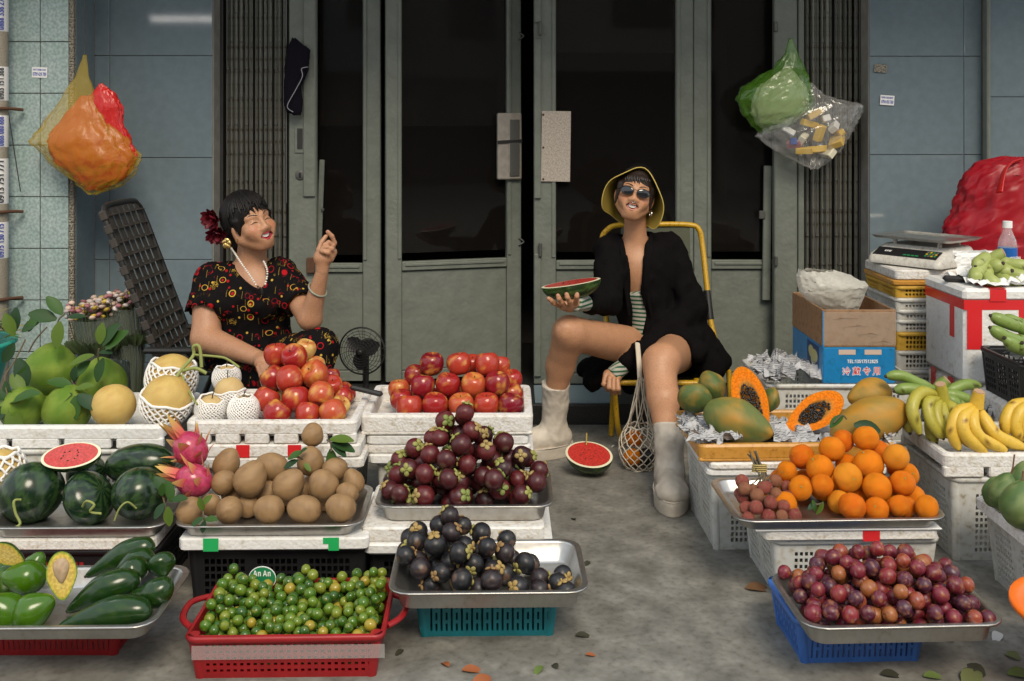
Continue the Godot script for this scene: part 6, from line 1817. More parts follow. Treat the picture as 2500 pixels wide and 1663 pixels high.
# ---------------------------------------------------------------- bodies as smoothly joined tapered capsules
class Field:
	var o: Vector3
	var cell: float
	var nx: int
	var ny: int
	var nz: int
	var f := PackedFloat32Array()

	func _init(lo: Vector3, hi: Vector3, cell_: float) -> void:
		o = lo
		cell = cell_
		nx = int((hi.x - lo.x) / cell) + 2
		ny = int((hi.y - lo.y) / cell) + 2
		nz = int((hi.z - lo.z) / cell) + 2
		f.resize(nx * ny * nz)
		f.fill(1.0)

	func span(lo: Vector3, hi: Vector3) -> Array:
		return [clampi(int((lo.x - o.x) / cell), 0, nx - 1), clampi(int((hi.x - o.x) / cell) + 1, 0, nx - 1), clampi(int((lo.y - o.y) / cell), 0, ny - 1), clampi(int((hi.y - o.y) / cell) + 1, 0, ny - 1), clampi(int((lo.z - o.z) / cell), 0, nz - 1), clampi(int((hi.z - o.z) / cell) + 1, 0, nz - 1)]

	func cap(a: Vector3, b: Vector3, ra: float, rb: float, k := 0.02, carve := false) -> void:
		var m := Vector3.ONE * (maxf(ra, rb) + k + 2.5 * cell)
		var s := span(a.min(b) - m, a.max(b) + m)
		var ab := b - a
		var l2 := maxf(ab.length_squared(), 1e-9)
		for z in range(s[4], s[5] + 1):
			for y in range(s[2], s[3] + 1):
				var i: int = (z * ny + y) * nx + s[0]
				for x in range(s[0], s[1] + 1):
					var p := Vector3(o.x + x * cell, o.y + y * cell, o.z + z * cell) - a
					var t := clampf(p.dot(ab) / l2, 0.0, 1.0)
					var d := (p - ab * t).length() - (ra + (rb - ra) * t)
					var was := f[i]
					if carve:
						f[i] = maxf(was, -d)
					else:
						var h := clampf(0.5 + 0.5 * (was - d) / k, 0.0, 1.0)
						f[i] = was + (d - was) * h - k * h * (1.0 - h)
					i += 1

	func ell(c: Vector3, r: Vector3, turn := Basis(), k := 0.02, carve := false) -> void:
		var big := maxf(r.x, maxf(r.y, r.z))
		var m := Vector3.ONE * (big + k + 2.5 * cell)
		var s := span(c - m, c + m)
		var inv := turn.transposed()
		var low := minf(r.x, minf(r.y, r.z))
		for z in range(s[4], s[5] + 1):
			for y in range(s[2], s[3] + 1):
				var i: int = (z * ny + y) * nx + s[0]
				for x in range(s[0], s[1] + 1):
					var p := inv * (Vector3(o.x + x * cell, o.y + y * cell, o.z + z * cell) - c)
					var q := p / r
					var l := q.length()
					var g := (q / r).length()
					var d := l * (l - 1.0) / g if g > 1e-6 else -low
					var was := f[i]
					if carve:
						f[i] = maxf(was, -d)
					else:
						var h := clampf(0.5 + 0.5 * (was - d) / k, 0.0, 1.0)
						f[i] = was + (d - was) * h - k * h * (1.0 - h)
					i += 1

	# keeps only what lies on the side the normal points away from
	func plane(at: Vector3, n: Vector3) -> void:
		var i := 0
		for z in nz:
			for y in ny:
				for x in nx:
					var d := n.dot(Vector3(o.x + x * cell, o.y + y * cell, o.z + z * cell) - at)
					if d > f[i]:
						f[i] = d
					i += 1

	func ripple(amount: float, freq: float, n: FastNoiseLite) -> void:
		var i := 0
		for z in nz:
			for y in ny:
				for x in nx:
					if absf(f[i]) < 0.05:
						f[i] += amount * n.get_noise_3d((o.x + x * cell) * freq, (o.y + y * cell) * freq * 0.6, (o.z + z * cell) * freq)
					i += 1

	func value(p: Vector3) -> float:
		var q := (p - o) / cell
		var x := clampi(int(q.x), 0, nx - 2)
		var y := clampi(int(q.y), 0, ny - 2)
		var z := clampi(int(q.z), 0, nz - 2)
		var i := (z * ny + y) * nx + x
		var tx := q.x - x
		var ty := q.y - y
		var tz := q.z - z
		var a := lerpf(lerpf(f[i], f[i + 1], tx), lerpf(f[i + nx], f[i + nx + 1], tx), ty)
		i += nx * ny
		var b := lerpf(lerpf(f[i], f[i + 1], tx), lerpf(f[i + nx], f[i + nx + 1], tx), ty)
		return lerpf(a, b, tz)

	# the front surface along +z at (x, y)
	func front(x: float, y: float) -> float:
		var z := o.z + (nz - 2) * cell
		while z > o.z:
			if value(Vector3(x, y, z)) < 0.0:
				return z
			z -= cell * 0.25
		return 0.0

	func add_to(b: MB, xf: Transform3D, tint: Callable) -> void:
		var at := {}
		var lim := cell * 4.5
		var plane_ := nx * ny
		for z in nz - 1:
			for y in ny - 1:
				var row := (z * ny + y) * nx
				for x in nx - 1:
					var i := row + x
					var v0 := f[i]
					if v0 > lim or v0 < -lim:
						continue
					var c := [v0, f[i + 1], f[i + nx], f[i + nx + 1], f[i + plane_], f[i + plane_ + 1], f[i + plane_ + nx], f[i + plane_ + nx + 1]]
					var neg := 0
					for q in c:
						if q < 0.0:
							neg += 1
					if neg == 0 or neg == 8:
						continue
					var sum := Vector3.ZERO
					var n := 0
					for e in [[0, 1], [2, 3], [4, 5], [6, 7], [0, 2], [1, 3], [4, 6], [5, 7], [0, 4], [1, 5], [2, 6], [3, 7]]:
						var a: float = c[e[0]]
						var d: float = c[e[1]]
						if (a < 0.0) != (d < 0.0):
							var t := a / (a - d)
							var p0 := Vector3(e[0] & 1, (e[0] >> 1) & 1, e[0] >> 2)
							var p1 := Vector3(e[1] & 1, (e[1] >> 1) & 1, e[1] >> 2)
							sum += p0.lerp(p1, t)
							n += 1
					var p := o + (Vector3(x, y, z) + sum / n) * cell
					b.col = tint.call(p)
					at[i] = b.vert(xf * p)
		for i in at:
			var x: int = i % nx
			var y: int = (i / nx) % ny
			var z: int = i / plane_
			if y > 0 and z > 0 and (f[i] < 0.0) != (f[i + 1] < 0.0):
				quad4(b, at, i, i - nx, i - nx - plane_, i - plane_, f[i] < 0.0)
			if x > 0 and z > 0 and (f[i] < 0.0) != (f[i + nx] < 0.0):
				quad4(b, at, i, i - plane_, i - plane_ - 1, i - 1, f[i] < 0.0)
			if x > 0 and y > 0 and (f[i] < 0.0) != (f[i + plane_] < 0.0):
				quad4(b, at, i, i - 1, i - 1 - nx, i - nx, f[i] < 0.0)

	func quad4(b: MB, at: Dictionary, p: int, q: int, r: int, s: int, out: bool) -> void:
		if not (at.has(p) and at.has(q) and at.has(r) and at.has(s)):
			return
		if out:
			b.face(at[p], at[q], at[r])
			b.face(at[p], at[r], at[s])
		else:
			b.face(at[p], at[r], at[q])
			b.face(at[p], at[s], at[r])

	func mesh() -> ArrayMesh:
		var b := MB.new()
		add_to(b, Transform3D(), func(_p): return Color(1, 1, 1))
		return b.mesh()


func facing(f: Vector3, up: Vector3) -> Basis:
	var z := f.normalized()
	var x := up.cross(z).normalized()
	return Basis(x, z.cross(x), z)


# head-local axes: x to the face's own left seen from the front as right, y up, z forward; about 0.23 m high
func head_field(young: bool) -> Field:
	var h := Field.new(Vector3(-0.1, -0.14, -0.125), Vector3(0.1, 0.145, 0.13), 0.004)
	h.ell(Vector3(0, 0.035, -0.014), Vector3(0.075, 0.088, 0.095), Basis(), 0.01)
	h.ell(Vector3(0, -0.022, 0.022), Vector3(0.063 if young else 0.066, 0.075, 0.068), Basis(), 0.02)
	for s in [-1.0, 1.0]:
		h.cap(Vector3(s * 0.056, -0.04, 0.0), Vector3(s * 0.020, -0.086, 0.055), 0.022 if young else 0.026, 0.020, 0.02)
		h.ell(Vector3(s * 0.039, -0.024, 0.062), Vector3(0.026, 0.024, 0.024) * (1.0 if young else 1.12), Basis(), 0.02)
		h.cap(Vector3(s * 0.014, 0.030, 0.080), Vector3(s * 0.044, 0.030, 0.064), 0.011, 0.010, 0.015)
	h.ell(Vector3(0, -0.088, 0.060), Vector3(0.026, 0.020, 0.022), Basis(), 0.02)
	for s in [-1.0, 1.0]:
		h.ell(Vector3(s * 0.031, 0.006, 0.098), Vector3(0.018, 0.011, 0.016), Basis(), 0.01, true)
		h.ell(Vector3(s * 0.031, 0.005, 0.073), Vector3(0.017, 0.012, 0.012), Basis(), 0.006)
	h.cap(Vector3(0, 0.016, 0.086), Vector3(0, -0.023, 0.103), 0.0075, 0.0100, 0.014)
	for s in [-1.0, 1.0]:
		h.ell(Vector3(s * 0.0125, -0.027, 0.097), Vector3(0.008, 0.0065, 0.009), Basis(), 0.010)
	h.ell(Vector3(0, -0.053, 0.080), Vector3(0.036, 0.024, 0.012), Basis(), 0.03)
	h.ell(Vector3(0, -0.0545, 0.098), Vector3(0.0280, 0.0115, 0.020), Basis(), 0.004, true)
	for s in [-1.0, 1.0]:
		h.ell(Vector3(s * 0.076, -0.006, -0.006), Vector3(0.009, 0.030, 0.017), turned(s * 20), 0.008)
	return h


func face_parts(body: Node3D, h: Field, at: Transform3D, lips: Material, brow: Material, lid: bool) -> void:
	var on := func(x: float, y: float, lift: float) -> Vector3: return at * Vector3(x, y, h.front(x, y) + lift)
	var upper := []
	var lower := []
	var grin := []
	for i in 13:
		var t := -1.0 + i / 6.0
		var x := 0.0350 * t
		var rise := 0.0125 * t * t
		upper.append(at * Vector3(x, -0.0455 + rise - 0.0008 * (1.0 - absf(t)) , 0.0955 - 0.0195 * t * t))
		lower.append(at * Vector3(x, -0.0700 + 0.0235 * t * t + rise, 0.0905 - 0.0155 * t * t))
		grin.append([at * Vector3(x * 0.92, -0.0470 + rise * 0.9, 0.0895 - 0.0165 * t * t), at * Vector3(x * 0.86, -0.0605 + rise * 1.3 + 0.006 * t * t, 0.0890 - 0.0165 * t * t)])
	part(body, "upper_lip", piece(upper, [0.0012, 0.0022, 0.0028, 0.0033, 0.0036, 0.0038, 0.0036, 0.0038, 0.0036, 0.0033, 0.0028, 0.0022, 0.0012], 8), lips)
	part(body, "lower_lip", piece(lower, [0.0012, 0.0022, 0.0032, 0.004, 0.0045, 0.0048, 0.005, 0.0048, 0.0045, 0.004, 0.0032, 0.0022, 0.0012], 8), lips)
	var tb := MB.new()
	tb.loft(grin, false, false, true, false)
	part(body, "teeth", tb.mesh(), paint("teeth", Color(0.82, 0.79, 0.72), 0.25))
	for s in [-1.0, 1.0]:
		var arc := []
		for i in 7:
			var t := i / 6.0
			arc.append(on.call(s * lerpf(0.013, 0.049, t), 0.030 + 0.0075 * sin(t * 2.4), 0.0008))
		part(body, "eyebrow", piece(arc, [0.0022, 0.0034, 0.0036, 0.0034, 0.003, 0.002, 0.001], 6, 0.6), brow)
		if lid:
			var eye := []
			for i in 7:
				var t := i / 6.0
				eye.append(on.call(s * lerpf(0.017, 0.046, t), 0.003 + 0.0045 * sin(t * PI) - 0.001 * t, 0.0006))
			part(body, "eyelashes", piece(eye, [0.0008, 0.0018, 0.0022, 0.0022, 0.002, 0.0016, 0.0008], 6, 0.7), M.hair)
			var crow := []
			for i in 5:
				var t := i / 4.0
				crow.append(on.call(s * lerpf(0.022, 0.044, t), 0.013 + 0.003 * sin(t * PI), 0.0002))
			part(body, "eyelid_crease", piece(crow, 0.0008, 5, 0.6), brow)


func skin_tint(base: Color, h: Field, at: Transform3D) -> Callable:
	return func(p: Vector3) -> Color:
		var c := base * (1.0 + 0.10 * n3(p, 22.0, 1.0) + 0.06 * n3(p, 90.0, 2.0))
		return c


func head_tint(base: Color) -> Callable:
	return func(p: Vector3) -> Color:
		var c := base * (1.0 + 0.08 * n3(p, 25.0, 1.0))
		var ch := exp(-(pow((absf(p.x) - 0.042) / 0.02, 2.0) + pow((p.y + 0.018) / 0.018, 2.0))) * (1.0 if p.z > 0.03 else 0.0)
		c = mixc(c, Color(base.r * 1.05, base.g * 0.78, base.b * 0.72), ch * 0.8)
		var mouth := (p - Vector3(0, -0.0545, 0.094)) / Vector3(0.0275, 0.0120, 0.022)
		if mouth.length() < 1.0:
			c = Color(0.10, 0.015, 0.014)
		return c


func fingers(fd: Field, chains: Array, r0: float, r1: float) -> void:
	for c in chains:
		for k in c.size() - 1:
			var n: int = c.size() - 1
			fd.cap(c[k], c[k + 1], lerpf(r0, r1, k / float(n)), lerpf(r0, r1, (k + 1) / float(n)), 0.004)


func nails(body: Node3D, chains: Array, n: Vector3, m: Material) -> void:
	for c in chains:
		var tip: Vector3 = c[-1]
		var dir: Vector3 = (c[-1] - c[-2]).normalized()
		var b := MB.new()
		var z := (n - dir * n.dot(dir)).normalized()
		b.ball(tip + z * 0.0066, Vector3(0.0048, 0.0062, 0.0016), Basis(dir.cross(z), dir, z), 8, 5)
		part(body, "fingernail", b.mesh(), m)


func hanging_strands(parent: Node3D, m: Material, roots: Array, r := 0.0022) -> void:
	var b := MB.new()
	for q in roots:
		b.tube(curve(q, 4), [r, r, r * 0.95, r * 0.9, r * 0.8, r * 0.7, r * 0.5, r * 0.35, r * 0.15].slice(0, (q.size() - 1) * 4 + 1), 5, true)
	var o := part(parent, "fringe", b.mesh(), m)
	o.set_meta("kind", "stuff")


# long strands lying over the skull from the crown to the nape
func combed(parent: Node3D, m: Material, hx: Transform3D, c: Vector3, r: Vector3, n: int, low: float) -> void:
	var b := MB.new()
	for k in n:
		var a := TAU * k / n + rng.randf_range(-0.02, 0.02)
		var end := lerpf(low, 0.22, smoothstep(-0.1, 0.55, sin(a))) + rng.randf_range(-0.16, 0.22)
		var pts := []
		for i in 7:
			var e := lerpf(1.42, end, i / 6.0)
			pts.append(hx * (c + Vector3(cos(a) * cos(e), sin(e), sin(a) * cos(e) + 0.0) * r * (1.012 + rng.randf_range(-0.012, 0.014))))
		b.tube(curve(pts, 3), 0.0042, 5, true, 0.6)
	part(parent, "strands", b.mesh(), m).set_meta("kind", "stuff")


func people_materials() -> void:
	paint("human_skin", Color(1, 1, 1), 0.5, {"tint": 1, "sss": 0.06, "albedo_texture": greys(101, 0.12, 0.86, 1.0, 4), "tri": 5.0, "bump": [greys(101, 0.12, 0, 1, 4), 0.03]})
	paint("hair", Color(0.007, 0.0055, 0.0055), 0.5, {"metallic_specular": 0.35, "albedo_texture": T.mott, "tri": 4.0})
	paint("hair_brown", Color(0.020, 0.012, 0.009), 0.45)
	paint("brow_grey", Color(0.07, 0.05, 0.045), 0.8)
	paint("brow_dark", Color(0.03, 0.018, 0.013), 0.8)
	paint("lipstick", Color(0.42, 0.028, 0.045), 0.3)
	paint("lip_bare", Color(0.46, 0.16, 0.115), 0.38)
	paint("nail", Color(0.55, 0.27, 0.21), 0.25)
	paint("pearl", Color(0.75, 0.70, 0.62), 0.18)
	paint("silver", Color(0.75, 0.74, 0.72), 0.2, {"metallic": 1.0})
	paint("gold", Color(0.60, 0.42, 0.15), 0.3, {"metallic": 1.0})
	paint("linen_black", Color(0.0085, 0.0074, 0.0080), 0.9, {"metallic_specular": 0.2, "albedo_texture": greys(83, 0.2, 0.6, 1.0, 2), "tri": 5.0, "bump": [greys(83, 0.2, 0, 1, 2), 0.12]})
	paint("boot_leather", Color(0.64, 0.57, 0.48), 0.55, {"albedo_texture": T.mott, "tri": 4.0})
	paint("hat_yellow", Color(0.42, 0.31, 0.045), 0.85, {"albedo_texture": greys(83, 0.2, 0.75, 1.0, 2), "tri": 6.0, "cull_mode": BaseMaterial3D.CULL_DISABLED})
	var st := Print.new(16, 128, Color(0.74, 0.73, 0.69))
	for y in 128:
		if y % 16 < 7:
			for x in 16:
				st.im.set_pixel(x, y, Color(0.16, 0.36, 0.25))
	paint("striped_knit", Color(0.85, 0.85, 0.85), 0.8, {"albedo_texture": st.texture(), "tri": 7.0, "uv1_triplanar_sharpness": 6.0})
	# the dress print: rings, discs, speckled balls and scribbles on black
	var pr := Print.new(768, 768, Color(0.06, 0.05, 0.055))
	var r := RandomNumberGenerator.new()
	r.seed = 77
	var red := Color(0.66, 0.08, 0.12)
	var yellow := Color(0.74, 0.60, 0.24)
	var dark_red := Color(0.42, 0.06, 0.12)
	for j in 6:
		for i in 6:
			var x := 128.0 * i + r.randf_range(20, 108) + 64 * (j % 2)
			var y := 128.0 * j + r.randf_range(20, 108)
			match (i * 5 + j * 3) % 7:
				0:
					pr.dot(x, y, 30, yellow, 21)
					pr.dot(x + 2, y + 2, 13, red)
				1:
					pr.dot(x, y, 25, red)
				2:
					for k in 70:
						var a := r.randf() * TAU
						var q := sqrt(r.randf()) * 34
						pr.dot(x + cos(a) * q, y + sin(a) * q, 2.3, yellow)
				3:
					pr.dot(x, y, 28, red, 21)
				4:
					pr.dot(x, y, 30, yellow, 24, 0.8)
					pr.dot(x + 46, y + 10, 12, red)
				5:
					pr.dot(x, y, 24, dark_red, 18)
					pr.dot(x + 36, y + 14, 18, red, 13)
				6:
					for k in 5:
						var p := Vector2(x + r.randf_range(-30, 30), y + r.randf_range(-26, 26))
						pr.line(p, p + Vector2(r.randf_range(-34, 34), r.randf_range(-20, 20)), 5, red if k % 2 else dark_red)
			pr.dot(x + 62, y - 40, 10, yellow if (i + j) % 2 else red)
			for k in 7:
				pr.dot(x - 50, y - 30 + k * 9, 2.4, yellow)
	paint("dress_cloth", Color(1, 1, 1), 0.85, {"metallic_specular": 0.25, "albedo_texture": pr.texture(), "tri": 2.9, "uv1_triplanar_sharpness": 8.0})


func woman_in_dress() -> void:
	var skin := Color(0.50, 0.255, 0.142)
	var t := thing("person", "smiling woman in a black dress with red and yellow print, seated, one hand raised", "person", Vector3(-1.079, 0.379, -4.15))
	t.position = Vector3.ZERO
	var pelvis := Vector3(-1.077, 0.397, -4.16)
	var waist := Vector3(-1.057, 0.547, -4.14)
	var chest := Vector3(-1.051, 0.686, -4.12)
	var neck := Vector3(-1.052, 0.788, -4.13)
	var head_at := Vector3(-1.041, 0.965, -4.08)
	var sh_a := Vector3(-1.21, 0.738, -4.1)
	var sh_b := Vector3(-0.93, 0.757, -4.15)
	var el_a := Vector3(-1.197, 0.532, -4)
	var wr_a := Vector3(-0.944, 0.493, -3.82)
	var el_b := Vector3(-0.787, 0.611, -3.99)
	var wr_b := Vector3(-0.73, 0.803, -3.94)
	var f := Field.new(Vector3(-1.36, 0.3, -4.32), Vector3(-0.66, 0.98, -3.70), 0.011)
	f.ell(chest, Vector3(0.15, 0.13, 0.10), Basis(), 0.03)
	f.ell(waist, Vector3(0.14, 0.13, 0.11), Basis(), 0.04)
	f.cap(sh_a, sh_b, 0.058, 0.055, 0.04)
	f.cap(neck - Vector3(0, 0.04, 0), head_at - Vector3(0.0, 0.03, 0.02), 0.062, 0.054, 0.03)
	f.cap(sh_a, el_a, 0.062, 0.056, 0.02)
	f.cap(el_a, wr_a, 0.055, 0.030, 0.02)
	f.cap(sh_b, el_b, 0.054, 0.045, 0.02)
	f.cap(el_b, wr_b, 0.045, 0.0245, 0.02)
	var head := head_field(false)
	var hb := facing(Vector3(0.70, 0.24, 0.72), Vector3(-0.27, 0.95, 0.05))
	var hx := Transform3D(hb * Basis.from_scale(Vector3.ONE * 1.0), head_at)
	# raised hand: thumb and forefinger meet, the others curl into the palm
	var up := (Vector3(0.12, 1.0, 0.02)).normalized()
	var hand := Field.new(Vector3(-0.81, 0.72, -4.06), Vector3(-0.60, 0.99, -3.86), 0.0035)
	var raised := [
		[Vector3(-0.7, 0.877, -3.965), Vector3(-0.688, 0.909, -3.965), Vector3(-0.696, 0.936, -3.955), Vector3(-0.711, 0.953, -3.95)],
		[Vector3(-0.74, 0.89, -3.93), Vector3(-0.733, 0.914, -3.94), Vector3(-0.719, 0.935, -3.95)],
		[Vector3(-0.695, 0.875, -3.95), Vector3(-0.688, 0.903, -3.935), Vector3(-0.703, 0.915, -3.925), Vector3(-0.718, 0.907, -3.92)],
		[Vector3(-0.692, 0.868, -3.935), Vector3(-0.689, 0.892, -3.915), Vector3(-0.707, 0.899, -3.91), Vector3(-0.725, 0.895, -3.912)],
		[Vector3(-0.697, 0.858, -3.925), Vector3(-0.702, 0.878, -3.905), Vector3(-0.717, 0.882, -3.905), Vector3(-0.729, 0.884, -3.91)]]
	hand.cap(wr_b, Vector3(-0.728, 0.852, -3.94), 0.024, 0.030, 0.012)
	hand.cap(Vector3(-0.737, 0.858, -3.94), Vector3(-0.698, 0.874, -3.955), 0.024, 0.020, 0.02)
	hand.cap(Vector3(-0.732, 0.855, -3.935), Vector3(-0.739, 0.886, -3.93), 0.021, 0.013, 0.012)
	hand.cap(Vector3(-0.703, 0.855, -3.935), Vector3(-0.691, 0.876, -3.94), 0.02, 0.016, 0.015)
	fingers(hand, raised, 0.0105, 0.0082)
	# resting hand on the apples
	var rest := Field.new(Vector3(-1.02, 0.36, -3.90), Vector3(-0.80, 0.56, -3.66), 0.004)
	var low := [
		[Vector3(-0.89, 0.493, -3.74), Vector3(-0.858, 0.474, -3.71), Vector3(-0.847, 0.447, -3.7)],
		[Vector3(-0.898, 0.489, -3.73), Vector3(-0.87, 0.466, -3.7), Vector3(-0.862, 0.442, -3.69)],
		[Vector3(-0.91, 0.485, -3.73), Vector3(-0.888, 0.459, -3.7), Vector3(-0.883, 0.438, -3.69)],
		[Vector3(-0.925, 0.479, -3.74), Vector3(-0.908, 0.46, -3.71), Vector3(-0.903, 0.44, -3.7)],
		[Vector3(-0.9, 0.496, -3.78), Vector3(-0.863, 0.485, -3.76), Vector3(-0.84, 0.465, -3.75)]]
	rest.cap(wr_a, Vector3(-0.912, 0.492, -3.77), 0.028, 0.028, 0.012)
	rest.cap(Vector3(-0.926, 0.486, -3.77), Vector3(-0.899, 0.492, -3.77), 0.022, 0.022, 0.012)
	fingers(rest, low, 0.011, 0.0088)
	var b := MB.new()
	f.add_to(b, Transform3D(), skin_tint(skin, head, hx))
	head.add_to(b, hx, head_tint(skin * 1.04))
	hand.add_to(b, Transform3D(), skin_tint(skin * 1.02, head, hx))
	rest.add_to(b, Transform3D(), skin_tint(skin, head, hx))
	var body := part(t, "body", b.mesh(), M.human_skin)
	face_parts(body, head, hx, M.lipstick, M.brow_grey, true)
	nails(body, [raised[0]], Vector3(0.3, 0.6, 0.7), M.nail)
	# hair: swept back, a fringe on the forehead
	var hr := Field.new(Vector3(-0.12, -0.13, -0.18), Vector3(0.12, 0.165, 0.12), 0.005)
	hr.ell(Vector3(0, 0.045, -0.02), Vector3(0.088, 0.100, 0.106), Basis(), 0.01)
	hr.ell(Vector3(0, -0.03, -0.085), Vector3(0.064, 0.078, 0.06), Basis(), 0.03)
	for s in [-1.0, 1.0]:
		hr.cap(Vector3(s * 0.074, 0.03, 0.028), Vector3(s * 0.074, -0.022, 0.026), 0.014, 0.005, 0.012)
	hr.ell(Vector3(0, -0.045, 0.105), Vector3(0.069, 0.118, 0.098), Basis(), 0.01, true)
	hr.ell(Vector3(0.0, -0.075, 0.02), Vector3(0.12, 0.055, 0.07), Basis(), 0.01, true)
	var hm := MB.new()
	hr.add_to(hm, hx, func(_p): return Color(1, 1, 1))
	var hair := part(t, "hair", hm.mesh(), M.hair)
	combed(hair, M.hair, hx, Vector3(0, 0.045, -0.02), Vector3(0.090, 0.102, 0.108), 110, -0.35)
	var strands := []
	for k in 38:
		var x := lerpf(-0.064, 0.060, k / 37.0) + rng.randf_range(-0.004, 0.004)
		var y0 := 0.098 - 6.0 * x * x
		var y1 := 0.046 + rng.randf_range(-0.010, 0.014)
		strands.append([hx * Vector3(x * 0.9, y0 + 0.01, head.front(x * 0.9, y0) - 0.008), hx * Vector3(x, (y0 + y1) / 2, head.front(x, (y0 + y1) / 2) + 0.003), hx * Vector3(x * 1.04 + 0.004, y1, head.front(x, y1) + 0.0015)])
	hanging_strands(hair, M.hair, strands, 0.0034)
	# flower and clip in the hair, earring
	var fl := part(t, "hair_flower", flower_mesh(0.046, Color(0.20, 0.008, 0.022)), M.skin_matte, Vector3(-1.185, 0.996, -4.08), turned(-25, 15))
	part(fl, "petals", flower_mesh(0.042, Color(0.16, 0.006, 0.02)), M.skin_matte, Vector3(0.004, -0.058, 0.006), turned(30, 20))
	var clip := MB.new()
	for k in 5:
		clip.ball(Vector3(0.009 * cos(k * 1.3), 0.012 * sin(k * 1.3), 0), Vector3(0.010, 0.013, 0.007), turned(0, 0, k * 60), 8, 6)
	part(t, "hair_clip", clip.mesh(), M.gold, Vector3(-1.12, 0.901, -4.02))
	part(t, "earring", block(Vector3.ZERO, Vector3(0.008, 0.010, 0.006), 0.003), M.gold, hx * Vector3(-0.082, -0.036, 0.010))
	# dress bodice with short sleeves, cut to a V at the neck
	var d := Field.new(Vector3(-1.40, 0.28, -4.34), Vector3(-0.74, 0.88, -3.86), 0.011)
	d.cap(sh_a + Vector3(0.02, 0.0, 0), sh_b - Vector3(0.02, 0, 0), 0.074, 0.070, 0.03)
	d.cap(sh_a + Vector3(0.015, 0, 0), sh_a.lerp(el_a, 0.5), 0.080, 0.084, 0.02)
	d.cap(sh_b + Vector3(-0.01, 0, 0), sh_b.lerp(el_b, 0.6), 0.070, 0.072, 0.02)
	d.cap(sh_a.lerp(el_a, 0.85), sh_a.lerp(el_a, 1.4), 0.108, 0.14, 0.01, true)
	d.cap(sh_b.lerp(el_b, 0.98), sh_b.lerp(el_b, 1.5), 0.098, 0.12, 0.01, true)
	d.ell(chest + Vector3(0, -0.005, 0.0), Vector3(0.165, 0.135, 0.118), Basis(), 0.03)
	d.ell(waist, Vector3(0.158, 0.14, 0.128), Basis(), 0.05)
	d.ell(pelvis + Vector3(0.02, 0.03, 0), Vector3(0.185, 0.13, 0.16), Basis(), 0.05)
	for s in [-1.0, 1.0]:
		d.ell(chest + Vector3(s * 0.062, -0.02, 0.085), Vector3(0.07, 0.066, 0.055), Basis(), 0.035)
	d.ripple(0.010, 26.0, noise)
	d.cap(Vector3(-1.032, 0.837, -4.02), Vector3(-0.959, 0.716, -3.99), 0.086, 0.034, 0.01, true)
	d.cap(neck + Vector3(0, 0.03, 0), neck + Vector3(0, 0.14, 0.0), 0.072, 0.1, 0.01, true)
	part(t, "dress", d.mesh(), M.dress_cloth)
	# crossed legs in the same cloth
	var l := Field.new(Vector3(-1.30, 0.22, -4.32), Vector3(-0.54, 0.66, -3.62), 0.013)
	l.cap(pelvis + Vector3(0.06, 0, -0.02), Vector3(-0.742, 0.509, -3.93), 0.10, 0.072, 0.04)
	l.cap(Vector3(-0.742, 0.509, -3.93), Vector3(-0.76, 0.321, -3.84), 0.072, 0.06, 0.03)
	l.cap(pelvis + Vector3(0.0, -0.01, 0.05), Vector3(-0.865, 0.4, -3.86), 0.10, 0.075, 0.04)
	l.cap(Vector3(-0.865, 0.4, -3.86), Vector3(-0.695, 0.316, -3.86), 0.07, 0.055, 0.04)
	l.ripple(0.010, 24.0, noise)
	part(t, "trousers", l.mesh(), M.dress_cloth)
	# pearl necklace with dark beads at its lowest point
	var neckl := thing("necklace", "white pearl necklace with dark beads at its lowest point", "necklace", neck)
	var path := curve([Vector3(-1.125, 0.874, -4.1), Vector3(-1.088, 0.853, -4.035), Vector3(-1.052, 0.822, -3.99), Vector3(-1.015, 0.783, -3.965), Vector3(-0.987, 0.743, -3.962), Vector3(-0.969, 0.735, -3.965), Vector3(-0.958, 0.748, -3.975), Vector3(-0.956, 0.787, -4), Vector3(-0.97, 0.814, -4.03), Vector3(-0.989, 0.828, -4.065)], 12)
	var run := 0.0
	var bead := MB.new()
	bead.ball(Vector3.ZERO, Vector3.ONE * 0.0042, Basis(), 10, 7)
	var pearl := bead.mesh()
	for k in path.size() - 1:
		run += path[k].distance_to(path[k + 1])
		if run > 0.0083:
			run = 0.0
			var lowest: bool = path[k].y < Vector3(-0.981, 0.747, -3.965).y
			part(neckl, "bead", pearl, M.black if lowest else M.pearl, path[k] - neck)
	part(neckl, "tassel", piece([Vector3(-0.969, 0.733, -3.963) - neck, Vector3(-0.967, 0.717, -3.963) - neck, Vector3(-0.967, 0.705, -3.968) - neck], [0.004, 0.006, 0.003], 6), M.black)
	var bangle := MB.new()
	var ring := []
	var wdir := (wr_b - el_b).normalized()
	var wb := along(wdir)
	var wc := el_b.lerp(wr_b, 0.62)
	for i in 21:
		var a := TAU * i / 20
		ring.append(wc + wb * Vector3(cos(a) * 0.0365, 0.012 * cos(a + 2.6), sin(a) * 0.0365))
	bangle.tube(ring, 0.0036, 7, false)
	solo("bangle", "grey green jade bangle on the raised forearm", "bangle", bangle.mesh(), paint("jade", Color(0.26, 0.28, 0.22), 0.3))
	var fr := MB.new()
	var rr := []
	for i in 13:
		var a := TAU * i / 12
		rr.append(Vector3(-0.69, 0.889, -3.925) + along(Vector3(-0.689, 0.892, -3.915) - Vector3(-0.692, 0.868, -3.935)) * Vector3(cos(a) * 0.0112, 0, sin(a) * 0.0112))
	fr.tube(rr, 0.002, 6, false)
	fr.ball(Vector3(-0.686, 0.888, -3.912), Vector3(0.005, 0.006, 0.003), Basis(), 8, 5)
	solo("finger_ring", "silver ring on the raised hand", "ring", fr.mesh(), M.silver)


